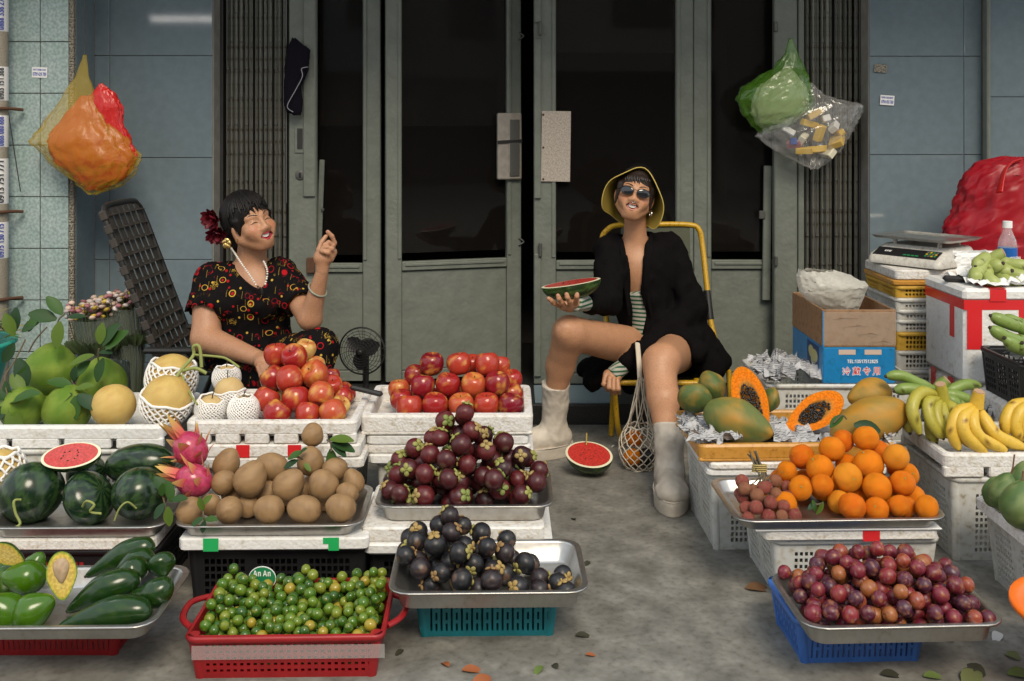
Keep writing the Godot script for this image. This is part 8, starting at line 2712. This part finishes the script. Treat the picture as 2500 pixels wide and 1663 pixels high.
func bags() -> void:
	var creases := noise_map(88, 0.012, [[0.0, Color.BLACK], [0.42, Color(0.3, 0.3, 0.3)], [0.5, Color.WHITE], [0.58, Color(0.3, 0.3, 0.3)], [1.0, Color.BLACK]], 512, 3)
	paint("film_yellow", Color(0.50, 0.36, 0.02, 0.30), 0.26, {"tri": 2.4, "bump": [creases, 0.10]})
	paint("film_red", Color(0.58, 0.022, 0.02), 0.30, {"tri": 2.4, "bump": [creases, 0.10], "back": Color(0.6, 0.05, 0.03), "cull_mode": BaseMaterial3D.CULL_DISABLED})
	paint("film_green", Color(0.10, 0.26, 0.02, 0.42), 0.22, {"tri": 2.4, "bump": [creases, 0.10]})
	paint("film_clear", Color(0.75, 0.75, 0.74, 0.12), 0.12, {"tri": 2.4, "bump": [creases, 0.10]})
	paint("film_white", Color(0.60, 0.58, 0.52, 0.72), 0.42, {"tri": 3.0, "bump": [creases, 0.10], "back": Color(0.5, 0.5, 0.45), "cull_mode": BaseMaterial3D.CULL_DISABLED})
	paint("film_crimson", Color(0.36, 0.006, 0.016, 0.80), 0.34, {"metallic_specular": 0.4})
	var y := thing("hanging_bag", "yellow plastic bag hanging from a wire on the tiled pilaster", "bag", Vector3(-1.89, 1.4, -4.50))
	part(y, "film", sack([[1.672, -1.885, -1.87], [1.593, -1.912, -1.863], [1.503, -1.966, -1.836], [1.395, -2.041, -1.775], [1.296, -2.106, -1.692], [1.224, -2.048, -1.645], [1.161, -1.976, -1.656], [1.107, -1.908, -1.706], [1.064, -1.865, -1.822]], -4.50, 0.42, 1.0, 0.09), M.film_yellow, -y.position)
	solo("hanging_bag", "crumpled red bag swelling out of the yellow bag", "bag", sack([[1.547, -1.817, -1.8], [1.5, -1.851, -1.746], [1.446, -1.858, -1.717], [1.377, -1.847, -1.714], [1.296, -1.822, -1.681], [1.233, -1.793, -1.647], [1.179, -1.782, -1.669], [1.143, -1.768, -1.696]], -4.51, 0.45, 5.0, 0.10), M.film_red)
	solo("bag", "orange red bag showing through the yellow film", "bag", sack([[1.494, -1.897, -1.85], [1.395, -1.976, -1.786], [1.296, -2.041, -1.71], [1.206, -2.002, -1.67], [1.134, -1.919, -1.699], [1.082, -1.868, -1.807]], -4.50, 0.34, 9.0, 0.09), paint("film_orange", Color(0.50, 0.022, 0.010), 0.4, {"tri": 2.4, "bump": [creases, 0.10]}))
	cable("wire", "thin dark wire carrying the yellow bag", "wire", [Vector3(-1.908, 1.961, -4.56), Vector3(-1.898, 1.878, -4.55), Vector3(-1.898, 1.813, -4.54), Vector3(-1.888, 1.74, -4.53), Vector3(-1.883, 1.666, -4.51)], 0.0016, M.dark_steel)
	var g := thing("hanging_bag", "green plastic bag knotted to the gate stile", "bag", Vector3(1.24, 1.5, -4.86))
	part(g, "film", sack([[1.777, 1.311, 1.331], [1.709, 1.294, 1.354], [1.641, 1.242, 1.383], [1.593, 1.16, 1.403], [1.544, 1.094, 1.418], [1.486, 1.069, 1.424], [1.428, 1.094, 1.408], [1.379, 1.129, 1.342], [1.336, 1.168, 1.226]], -4.85, 0.50, 12.0, 0.09), M.film_green, -g.position)
	part(g, "contents", sack([[1.641, 1.29, 1.319], [1.593, 1.232, 1.358], [1.544, 1.164, 1.393], [1.486, 1.141, 1.401], [1.428, 1.137, 1.387], [1.379, 1.154, 1.329], [1.356, 1.18, 1.242]], -4.85, 0.42, 15.0, 0.07), paint("bag_paper", Color(0.62, 0.66, 0.42), 0.6), -g.position)
	var c := thing("hanging_bag", "clear plastic bag of small boxes hanging under the green bag", "bag", Vector3(1.38, 1.35, -4.84))
	part(c, "film", sack([[1.563, 1.371, 1.423], [1.511, 1.346, 1.475], [1.46, 1.316, 1.655], [1.379, 1.22, 1.626], [1.317, 1.169, 1.584], [1.253, 1.243, 1.549], [1.195, 1.346, 1.495], [1.162, 1.413, 1.448]], -4.84, 0.34, 21.0, 0.10), M.film_clear, -c.position)
	var bits := [[1925, 318, 34, 14, 0], [1975, 302, 46, 16, 1], [1998, 325, 22, 40, 1], [1960, 340, 34, 26, 2], [2035, 310, 30, 22, 0], [2040, 345, 44, 34, 3], [1940, 352, 14, 34, 4], [1962, 368, 12, 40, 1], [1935, 345, 16, 16, 5], [1995, 365, 18, 50, 1], [2015, 290, 22, 20, 0], [1985, 280, 26, 40, 3], [2050, 325, 30, 16, 1], [2020, 372, 40, 24, 2]]
	var hues := [Color(0.75, 0.74, 0.70), Color(0.66, 0.42, 0.03), Color(0.70, 0.66, 0.50), Color(0.56, 0.38, 0.10), Color(0.42, 0.12, 0.16), Color(0.05, 0.10, 0.35)]
	for k in bits.size():
		var q: Array = bits[k]
		part(c, "packet", block(Vector3.ZERO, Vector3(q[2], q[3], 16) * 0.00194, 0.003), paint("packet_%d" % q[4], hues[q[4]], 0.4), Vector3((q[0] - 1250) * 4.84 / 2500, 1.35 - (q[1] - 315) * 4.84 / 2500, -4.845 + 0.012 * (k % 3)) - c.position, turned(k * 23, k * 11, -30 + k * 17))
	var r := thing("bag", "big crimson plastic bag standing against the right wall", "bag", Vector3(2.2, 0.78, -4.5))
	part(r, "film", sack([[1.227, 2.15, 2.266], [1.198, 2.037, 2.337], [1.145, 1.991, 2.373], [1.073, 1.966, 2.391], [1.002, 1.953, 2.399], [0.913, 1.909, 2.408], [0.842, 1.895, 2.412], [0.781, 1.902, 2.408]], -4.50, 0.55, 31.0, 0.075), M.film_crimson, -r.position)
	part(r, "carton", block(Vector3(0.06, 0.22, 0.02), Vector3(0.20, 0.26, 0.14), 0.004, turned(12, 0, -8)), M.cardboard)
	part(r, "handle", piece(curve([Vector3(2.061, 1.082, -4.33) - r.position, Vector3(2.091, 1.167, -4.35) - r.position, Vector3(2.137, 1.205, -4.38) - r.position, Vector3(2.192, 1.214, -4.42) - r.position], 5), [0.03, 0.028, 0.025, 0.022, 0.02, 0.02, 0.018, 0.018, 0.017, 0.016, 0.016, 0.016, 0.016, 0.016, 0.016, 0.016], 7, 0.3), M.film_red)
	solo("bag", "open white carrier bag on the blue cardboard box", "bag", sack([[0.803, 1.11, 1.245], [0.778, 1.103, 1.316], [0.748, 1.106, 1.374], [0.72, 1.113, 1.362], [0.68, 1.147, 1.349], [0.658, 1.185, 1.34]], -3.96, 0.62, 41.0, 0.045, true), M.film_white)
	# dark jacket hanging on the gate
	solo("jacket", "black garment hung on the gate stile with pale piping", "garment", sack([[1.783, -1.054, -1.035], [1.724, -1.078, -0.968], [1.634, -1.084, -0.976], [1.552, -1.09, -1.011], [1.477, -1.09, -1.004], [1.438, -1.078, -1.007], [1.419, -1.047, -1.011]], -4.90, 0.30, 51.0, 0.08), paint("navy_cloth", Color(0.008, 0.007, 0.012), 0.9, {"metallic_specular": 0.2}))
	cable("piping", "thin pale cord edging the hanging black garment", "cord", [Vector3(-0.972, 1.645, -4.87), Vector3(-1, 1.636, -4.865), Vector3(-0.995, 1.6, -4.86), Vector3(-1.023, 1.543, -4.86), Vector3(-1.063, 1.471, -4.86), Vector3(-1.064, 1.447, -4.865), Vector3(-1.041, 1.431, -4.87)], 0.0022, paint("pale_cord", Color(0.3, 0.3, 0.34), 0.8))


func mesh_bag() -> void:
	var c := Vector3(0.506, 0.082, -4.08)
	var t := thing("string_bag", "cream string bag of fruit hanging between the knees", "bag", c)
	part(t, "net", net_mesh(0.078, 0.092, -0.078, 0.085, 13, 0.0024), paint("cream_cord", Color(0.62, 0.55, 0.44), 0.85))
	var neckn := MB.new()
	for k in 12:
		var a := TAU * k / 12
		var pts := []
		for i in 8:
			var u := i / 7.0
			var r := lerpf(0.062, 0.014, pow(u, 0.6))
			pts.append(Vector3(cos(a + u * 1.2 * (1 if k % 2 else -1)) * r, 0.07 + 0.21 * u, sin(a + u * 1.2 * (1 if k % 2 else -1)) * r * 0.7) + Vector3(0.008 * u, 0, 0.02 * u))
		neckn.tube(pts, 0.0026, 5, false)
	part(t, "neck", neckn.mesh(), M.cream_cord)
	part(t, "strap", piece(curve([Vector3(0.008, 0.27, 0.02), Vector3(0.51, 0.349, -4.07) - c, Vector3(0.511, 0.419, -4.12) - c, Vector3(0.517, 0.467, -4.22) - c], 5), 0.011, 8, 0.4), M.cream_cord)
	solo("orange", "orange seen through the cream string bag", "orange", FRUIT.orange[1], M.skin_pored, c + Vector3(-0.028, -0.035, 0.012), Basis.from_scale(Vector3.ONE * 0.036))
	solo("aubergine", "dark fruit wrapped in film in the string bag", "fruit", FRUIT.mangosteen[3], M.skin, c + Vector3(0.028, -0.036, 0.005), Basis.from_scale(Vector3.ONE * 0.036))
	solo("orange", "second orange, higher in the cream string bag", "orange", FRUIT.orange[0], M.skin_pored, c + Vector3(-0.016, 0.034, -0.01), Basis.from_scale(Vector3.ONE * 0.034))


func weighing_scale() -> void:
	paint("scale_white", Color(0.60, 0.58, 0.53), 0.45, {"albedo_texture": T.grime, "tri": 3.0})
	var t := thing("weighing_scale", "white electronic weighing scale with black keypad panel and steel pan", "scale", Vector3(1.735, 0.779, -4.33))
	t.rotation.y = deg_to_rad(-52)
	var b := MB.new()
	b.loft([rounded(0.33, 0.31, 0.025, 0.006), rounded(0.335, 0.315, 0.03, 0.02), rounded(0.33, 0.30, 0.03, 0.042, Vector3(0, 0, -0.006)), rounded(0.30, 0.22, 0.03, 0.076, Vector3(0, 0, -0.035)), rounded(0.28, 0.20, 0.03, 0.082, Vector3(0, 0, -0.035))], true, true)
	part(t, "housing", b.mesh(), M.scale_white)
	var slope := turned(0, -64)
	var panel := part(t, "panel", block(Vector3.ZERO, Vector3(0.285, 0.060, 0.004), 0.001), M.crate_black, Vector3(0, 0.055, 0.118), slope)
	for k in 12:
		part(panel, "key", block(Vector3.ZERO, Vector3(0.0095, 0.0095, 0.003), 0.001), paint("key_%d" % (k % 3), [Color(0.12, 0.12, 0.11), Color(0.5, 0.35, 0.02), Color(0.02, 0.22, 0.07)][k % 3], 0.4), Vector3(0.088 + 0.0135 * (k % 4), 0.016 - 0.0135 * (k / 4), 0.003))
	for k in 4:
		part(panel, "key", block(Vector3.ZERO, Vector3(0.014, 0.008, 0.003), 0.001), M.key_2, Vector3(0.0 + 0.018 * k, -0.019, 0.003))
	lettering(panel, "panel_lettering", "KAW", 0.013, M.ink_white, Vector3(-0.085, 0.0, 0.003), Basis(), 0.03)
	part(t, "spec_label", block(Vector3(0.1655, 0.05, -0.03), Vector3(0.002, 0.02, 0.06)), M.paper_white)
	for x in [-0.10, 0.10]:
		for z in [-0.11, 0.04]:
			part(t, "peg", piece([Vector3(x, 0.08, z), Vector3(x, 0.106, z)], 0.009, 8), M.scale_white)
	var pan := MB.new()
	pan.loft([rounded(0.34, 0.24, 0.02, 0.0), rounded(0.37, 0.27, 0.03, 0.010), rounded(0.375, 0.275, 0.03, 0.012), rounded(0.34, 0.24, 0.02, 0.003)], true, true)
	part(t, "pan", pan.mesh(), M.steel, Vector3(0, 0.106, -0.03))


func bottle() -> void:
	var t := thing("water_bottle", "clear water bottle with blue label and white cap", "bottle", Vector3(1.936, 0.766, -4.0))
	var b := MB.new()
	b.lathe([Vector2(0.03, 0), Vector2(0.034, 0.006), Vector2(0.035, 0.05), Vector2(0.033, 0.055), Vector2(0.035, 0.06), Vector2(0.035, 0.13), Vector2(0.031, 0.152), Vector2(0.020, 0.178), Vector2(0.0135, 0.195), Vector2(0.0135, 0.205)], 28)
	part(t, "shell", b.mesh(), paint("bottle_clear", Color(0.8, 0.85, 0.88, 0.18), 0.05))
	var l := MB.new()
	l.lathe([Vector2(0.0355, 0.062), Vector2(0.0355, 0.122)], 28, Vector3.ZERO, Basis(), false)
	part(t, "label_band", l.mesh(), paint("label_blue", Color(0.01, 0.10, 0.40), 0.3))
	lettering(t, "label_lettering", "AQUAFINA", 0.015, M.ink_white, Vector3(0.012, 0.082, 0.0365), turned(12), 0.05)
	part(t, "cap", piece([Vector3(0, 0.198, 0), Vector3(0, 0.224, 0)], 0.0175, 16), M.paper_white)


func papers() -> void:
	var r := RandomNumberGenerator.new()
	r.seed = 5
	var pr := Print.new(256, 256, Color(0.78, 0.78, 0.78))
	for j in 40:
		if j % 9 == 0:
			continue
		for c in 3:
			pr.line(Vector2(8 + c * 84, 4 + j * 6), Vector2(8 + c * 84 + r.randf_range(40, 70), 4 + j * 6), 2.4, Color(0.45, 0.45, 0.46))
	for k in 4:
		pr.line(Vector2(10 + k * 50, 60), Vector2(44 + k * 50, 60), 12, Color(0.2, 0.2, 0.22))
	paint("newsprint", Color(0.85, 0.85, 0.86), 0.9, {"metallic_specular": 0.15, "albedo_texture": pr.texture(), "tri": 4.0, "cull_mode": BaseMaterial3D.CULL_DISABLED})
	var spots := [
		["crumpled newspaper at the front corner of the papaya box", Vector3(0.655, 0.342, -3.30), 0.16, 0.10, 0.05, 12], ["crumpled newspaper at the side of the papaya box", Vector3(0.612, 0.335, -3.46), 0.09, 0.22, 0.05, -6],
		["crumpled newspaper between the two papaya halves", Vector3(0.905, 0.325, -3.42), 0.16, 0.26, 0.05, 20], ["crumpled newspaper under the long ripe papaya", Vector3(1.12, 0.335, -3.305), 0.20, 0.10, 0.03, 4],
		["newspaper scrap at the papaya box end near the bananas", Vector3(1.20, 0.345, -3.33), 0.07, 0.09, 0.05, 40], ["flat newspaper lining the papaya box", Vector3(0.9, 0.312, -3.47), 0.54, 0.32, 0.012, 2],
		["crumpled newspaper under the ripe bananas", Vector3(1.76, 0.325, -3.33), 0.24, 0.20, 0.06, 30], ["newspaper crumpled in the white crate behind the knee", Vector3(1.04, 0.42, -3.88), 0.20, 0.26, 0.09, 10],
		["newspaper folded over the crate rim by the blazer", Vector3(0.965, 0.418, -3.80), 0.10, 0.14, 0.09, -30], ["newspaper lining the black crate of green bananas", Vector3(1.93, 0.572, -3.47), 0.46, 0.16, 0.03, 2], ["paper spilling from the foam boxes by the blue carton", Vector3(1.66, 0.33, -3.66), 0.12, 0.14, 0.07, 50]]
	for q in spots:
		solo("newspaper", q[0], "newspaper", crumpled(q[2], q[3], q[4], q[1].x * 9.0), M.newsprint, q[1], turned(q[5]), "newspaper used as lining")
	solo("paper_sheet", "white paper towel under the pale green bananas", "paper", crumpled(0.34, 0.26, 0.04, 3.0), M.paper_white, Vector3(1.87, 0.768, -3.90), turned(8))
	solo("paper_sheet", "white paper standing behind the pale green bananas", "paper", crumpled(0.22, 0.12, 0.03, 8.0), M.paper_white, Vector3(1.83, 0.815, -3.99), turned(4, 70))
	solo("knife", "black handled knife lying on the corner of the apple box", "knife", block(Vector3.ZERO, Vector3(0.115, 0.016, 0.024), 0.006), M.black, Vector3(-0.5, 0.45, -3.52), turned(-8, 0, -11))
	solo("scissors", "black tool beside the paper towel on the foam lid", "tool", block(Vector3.ZERO, Vector3(0.12, 0.022, 0.035), 0.009), M.crate_black, Vector3(1.705, 0.779, -3.90), turned(-18))
	# the card standing in the limes
	var card := thing("price_card", "green oval card standing behind the limes", "card", Vector3(-0.683, 0.121, -2.8))
	var disc := MB.new()
	disc.lathe([Vector2(1, -0.001), Vector2(1, 0.001)], 32, Vector3.ZERO, turned(0, 90) * Basis.from_scale(Vector3(0.038, 1, 0.033)))
	part(card, "border", disc.mesh(), M.ink_white)
	var face := MB.new()
	face.lathe([Vector2(1, -0.001), Vector2(1, 0.0016)], 32, Vector3.ZERO, turned(0, 90) * Basis.from_scale(Vector3(0.036, 1, 0.031)))
	part(card, "face", face.mesh(), paint("card_green", Color(0.015, 0.20, 0.08), 0.4))
	lettering(card, "card_lettering", "An An", 0.016, M.ink_white, Vector3(0, 0.014, 0.0022), Basis(), 0.048)


func greens() -> void:
	# cut flowers in clear wrappers
	var hues := [Color(0.62, 0.44, 0.05), Color(0.66, 0.58, 0.56), Color(0.42, 0.17, 0.19), Color(0.70, 0.52, 0.42)]
	for k in 4:
		var top: Vector3 = [Vector3(-1.733, 0.629, -4.18), Vector3(-1.691, 0.638, -4.22), Vector3(-1.653, 0.643, -4.26), Vector3(-1.594, 0.669, -4.22)][k]
		var t := thing("bouquet", ["bouquet of pinkish flowers nearest the pale tiles", "bouquet of yellow and white flowers second from the tiles", "bouquet of salmon flowers next to the shiny wrapper", "bouquet of small yellow flowers against the woven chair"][k], "bouquet", Vector3(top.x + 0.03, 0.0, top.z), "wrapped bouquets behind the pomelos")
		var h := top.y
		var wrap := MB.new()
		wrap.lathe([Vector2(0.035, 0.1), Vector2(0.04, 0.3), Vector2(0.066, h - 0.14), Vector2(0.09, h - 0.05)], 18, Vector3.ZERO, Basis(), false)
		part(t, "wrapper", wrap.mesh(), paint("cellophane", Color(0.55, 0.6, 0.55, 0.10), 0.08))
		var stems := MB.new()
		var heads := MB.new()
		for i in 60:
			var a := i * 2.4
			var q := sqrt(i / 60.0) * 0.085
			var e := Vector3(cos(a) * q - 0.03, h + rng.randf_range(-0.05, 0.012), sin(a) * q)
			stems.tube([Vector3(cos(a) * 0.02, 0.02, sin(a) * 0.02), Vector3(cos(a) * q * 0.6, h * 0.6, sin(a) * q * 0.6), e], [0.0025, 0.002, 0.0015], 4, false)
			stems.leaf(Vector3(cos(a) * q * 0.8, h * 0.7, sin(a) * q * 0.8), Vector3(cos(a), 0.8, sin(a)), Vector3(0, 0, 1), 0.07, 0.024, 0.2)
			heads.col = hues[(k + [2, 1, 0, 3, 2][i % 5]) % 4] * rng.randf_range(0.7, 1.1)
			heads.ball(e, Vector3(0.014, 0.008, 0.014), turned(0, rng.randf_range(-30, 30), rng.randf_range(-30, 30)), 7, 4)
		part(t, "stems", stems.mesh(), paint("stalk_dark", Color(0.045, 0.07, 0.02), 0.7)).set_meta("kind", "stuff")
		part(t, "blossoms", heads.mesh(), M.skin_matte).set_meta("kind", "stuff")
	for k in 3:
		solo("wrapped_bundle", ["dark bundle in film hanging under the woven chair", "film wrapped bundle with a red ribbon behind the pomelos", "film wrapped bundle next to the netted melon"][k], "bundle", sack([[0.457, -1.558, -1.482], [0.41, -1.552, -1.476], [0.347, -1.545, -1.473], [0.284, -1.539, -1.473]], -3.95 + 0.07 * k, 0.5, 61.0 + k, 0.1), paint("bundle_film_%d" % k, [Color(0.03, 0.04, 0.035), Color(0.05, 0.06, 0.05), Color(0.04, 0.035, 0.035)][k], 0.2), Vector3(-0.03 * k, 0, 0))
	# colander of herbs at the left edge
	var c := thing("colander", "mint green plastic colander of herbs at the picture's edge", "colander", Vector3(-2.17, 0.0, -3.98))
	var b := MB.new()
	b.lathe([Vector2(0.15, 0.3), Vector2(0.19, 0.44), Vector2(0.215, 0.50), Vector2(0.225, 0.51), Vector2(0.225, 0.525), Vector2(0.20, 0.522), Vector2(0.15, 0.32)], 36)
	part(c, "bowl", b.mesh(), M.basket_mint)
	part(c, "stand", piece([Vector3(0, 0, 0), Vector3(0, 0.31, 0)], 0.16, 20), M.crate_white)
	var hb := MB.new()
	for i in 150:
		var a := rng.randf() * TAU
		var q := sqrt(rng.randf()) * 0.2
		hb.col = [Color(0.30, 0.20, 0.05), Color(0.09, 0.13, 0.03), Color(0.20, 0.18, 0.05), Color(0.05, 0.09, 0.025)][i % 4]
		hb.leaf(Vector3(cos(a) * q, 0.52 + 0.12 * (1.0 - q / 0.2) + rng.randf() * 0.03, sin(a) * q), Vector3(rng.randf_range(-1, 1), rng.randf_range(-0.2, 0.6), rng.randf_range(-1, 1)), Vector3(0.1, 1, 0.1), rng.randf_range(0.05, 0.11), rng.randf_range(0.006, 0.02), 0.3)
	var herbs := part(c, "herbs", hb.mesh(), M.leaf)
	herbs.set_meta("kind", "stuff")
	# litter on the concrete
	var spots := [[1128, 1640, 0.05, 0], [1195, 1655, 0.07, 0], [1095, 1632, 0.035, 0], [1405, 1555, 0.04, 2], [1325, 1630, 0.04, 1], [1362, 1636, 0.03, 2], [1820, 1440, 0.075, 3], [1440, 1374, 0.03, 2], [1405, 1272, 0.025, 2], [2255, 1655, 0.05, 1], [2380, 1640, 0.09, 4], [2405, 1655, 0.07, 2], [2460, 1650, 0.07, 1], [2440, 1548, 0.05, 5], [2330, 1570, 0.05, 2], [1430, 1602, 0.025, 0], [985, 1590, 0.03, 2], [2490, 1615, 0.05, 4], [2150, 1650, 0.05, 2], [1500, 1090, 0.02, 5]]
	var words := ["curled rust brown leaf", "green leaf", "dark withered scrap", "dry brown leaf with its stalk", "large withered green leaf", "pale scrap of paper"]
	for k in spots.size():
		var s: Array = spots[k]
		var lf := MB.new()
		lf.col = [Color(0.30, 0.10, 0.04), Color(0.12, 0.17, 0.05), Color(0.05, 0.05, 0.035), Color(0.15, 0.08, 0.04), Color(0.13, 0.15, 0.06), Color(0.5, 0.5, 0.48)][s[3]]
		lf.leaf(Vector3.ZERO, Vector3(cos(k * 2.1), 0.25, sin(k * 2.1)), Vector3(0.2 * sin(k), 1, 0.2), s[2], s[2] * 0.55, 0.45)
		var d: float = 3375.0 / (s[1] - 315.0)
		solo("fallen_leaf", words[s[3]] + " on the concrete, " + ["near the red lime basket", "in the middle of the walkway", "by the plum tray", "beside the teal basket"][0 if s[0] < 1110 else (3 if s[0] < 1450 else (1 if s[0] < 1900 else 2))] + ["", ", smaller", ", turned over", ", tip up", ", edge curled"][k % 5], "leaf", lf.mesh(), M.leaf, Vector3((s[0] - 1250.0) * d / 2500.0, 0.004, -d), Basis(), "litter on the concrete")
	cable("straw", "yellow stick stuck in the ground melon", "stick", [Vector3(0.292, 0.109, -4.02), Vector3(0.294, 0.154, -4.03)], 0.003, paint("stick_yellow", Color(0.45, 0.33, 0.06), 0.6))


func pipe_and_stickers() -> void:
	var t := thing("drain_pipe", "grey drain pipe at the picture's edge pasted with phone number stickers", "pipe", Vector3(-2.274, 0, -4.53))
	part(t, "pipe", piece([Vector3(0, 0, 0), Vector3(0, 3.0, 0)], 0.042, 18), paint("pipe_grey", Color(0.32, 0.29, 0.24), 0.8, {"albedo_texture": T.grime, "tri": 6.0}))
	for y in [0.60, 0.985, 1.44]:
		part(t, "bracket", piece(curve([Vector3(-0.02, y, 0.046), Vector3(0.03, y, 0.042), Vector3(0.055, y, 0.0), Vector3(0.085, y - 0.004, -0.05)], 4), 0.008, 6), M.rust)
	var bands := [[1.86, 0.16, "0868 336 279"], [1.55, 0.15, "0903 151 368"], [1.34, 0.14, "0868 080 868"], [1.12, 0.20, "0913 751 771"], [0.86, 0.16, "0975 130 715"]]
	for k in bands.size():
		var q: Array = bands[k]
		var s := MB.new()
		s.lathe([Vector2(0.0428, -q[1] / 2), Vector2(0.0428, q[1] / 2)], 18, Vector3(0, q[0], 0), Basis(), false)
		var o := part(t, "phone_sticker", s.mesh(), M.paper_white)
		lettering(o, "phone_number", q[2], 0.026, M.ink_blue if k % 2 == 0 else M.ink_black, Vector3(0.030, q[0], 0.0345), turned(42) * turned(0, 0, 90), q[1] * 0.92)
	cable("wire", "thin rusty rod leaning beside the drain pipe", "wire", [Vector3(-2.242, 1.446, -4.55), Vector3(-2.189, 1.071, -4.56)], 0.0022, M.dark_steel)
	var a := thing("wall_sticker", "white phone number sticker on the pale tiles", "sticker", Vector3(-2.122, 1.604, -4.598))
	part(a, "paper", block(Vector3.ZERO, Vector3(0.068, 0.047, 0.001), 0.0, turned(0, 0, -2)), M.paper_white)
	lettering(a, "headline", "HUT HAM CAU", 0.009, M.ink_blue, Vector3(0, 0.012, 0.001), turned(0, 0, -2), 0.056)
	lettering(a, "phone_number", "0799 429 789", 0.017, M.ink_blue, Vector3(0, -0.008, 0.001), turned(0, 0, -2), 0.060)
	var b := thing("wall_sticker", "small printed sticker on the right tiled wall", "sticker", Vector3(1.774, 1.486, -4.84))
	part(b, "paper", block(Vector3.ZERO, Vector3(0.066, 0.046, 0.001), 0.0, turned(0, 0, -4)), M.paper_white)
	for k in 2:
		lettering(b, "phone_number", ["THONG CONG NGHET", "0794 455 760"][k], 0.009 + 0.007 * k, M.ink_blue, Vector3(0, 0.012 - 0.02 * k, 0.001), turned(0, 0, -4), 0.056)
	solo("sticker_remnant", "grey remnant of a torn sticker on the right tiled wall", "sticker", block(Vector3.ZERO, Vector3(0.06, 0.038, 0.001), 0.0, turned(0, 0, -6)), M.mortar, Vector3(1.743, 1.637, -4.84))
	# tube lamp under the awning, mirrored in the left wall
	var lamp := thing("tube_lamp", "white fluorescent tube hanging under the awning, seen only mirrored", "lamp", Vector3(-2.06, 2.07, -3.0))
	paint("lamp_glow", Color(0.9, 0.9, 0.9), 0.3, {"emission_enabled": true, "emission": Color(1.0, 0.98, 0.95), "emission_energy_multiplier": 5.0})
	part(lamp, "tube", piece([Vector3(-0.30, 0, 0), Vector3(0.30, 0, 0)], 0.014, 12), M.lamp_glow)
	part(lamp, "fixture", block(Vector3(0, 0.035, 0), Vector3(0.64, 0.03, 0.05), 0.006), M.paper_white)
	for x in [-0.25, 0.25]:
		part(lamp, "cord", piece([Vector3(x, 0.05, 0), Vector3(x, 0.62, -0.05)], 0.003, 5), M.black)
	var li := AreaLight3D.new()
	li.name = "tube_lamp_light"
	li.light_color = Color(1.0, 0.98, 0.95)
	li.light_energy = 0.05
	li.area_size = Vector2(0.58, 0.03)
	li.area_range = 8.0
	li.shadow_enabled = true
	li.position = Vector3(-2.06, 2.05, -3.0)
	li.rotation.x = -PI / 2
	add_child(li)

func _ready() -> void:
	rng.seed = 20240607
	noise.seed = 4
	noise.frequency = 1.0
	look_and_light()
	base_materials()
	setting()
	doors()
	containers()
	fruit_meshes()
	heaps()
	apples()
	oranges()
	brown_fruit()
	melons()
	avocados()
	papayas()
	bananas()
	leaves()
	people_materials()
	woman_in_dress()
	woman_in_hat()
	held_melon()
	recliner()
	yellow_chair()
	fan()
	bags()
	mesh_bag()
	weighing_scale()
	bottle()
	papers()
	greens()
	pipe_and_stickers()
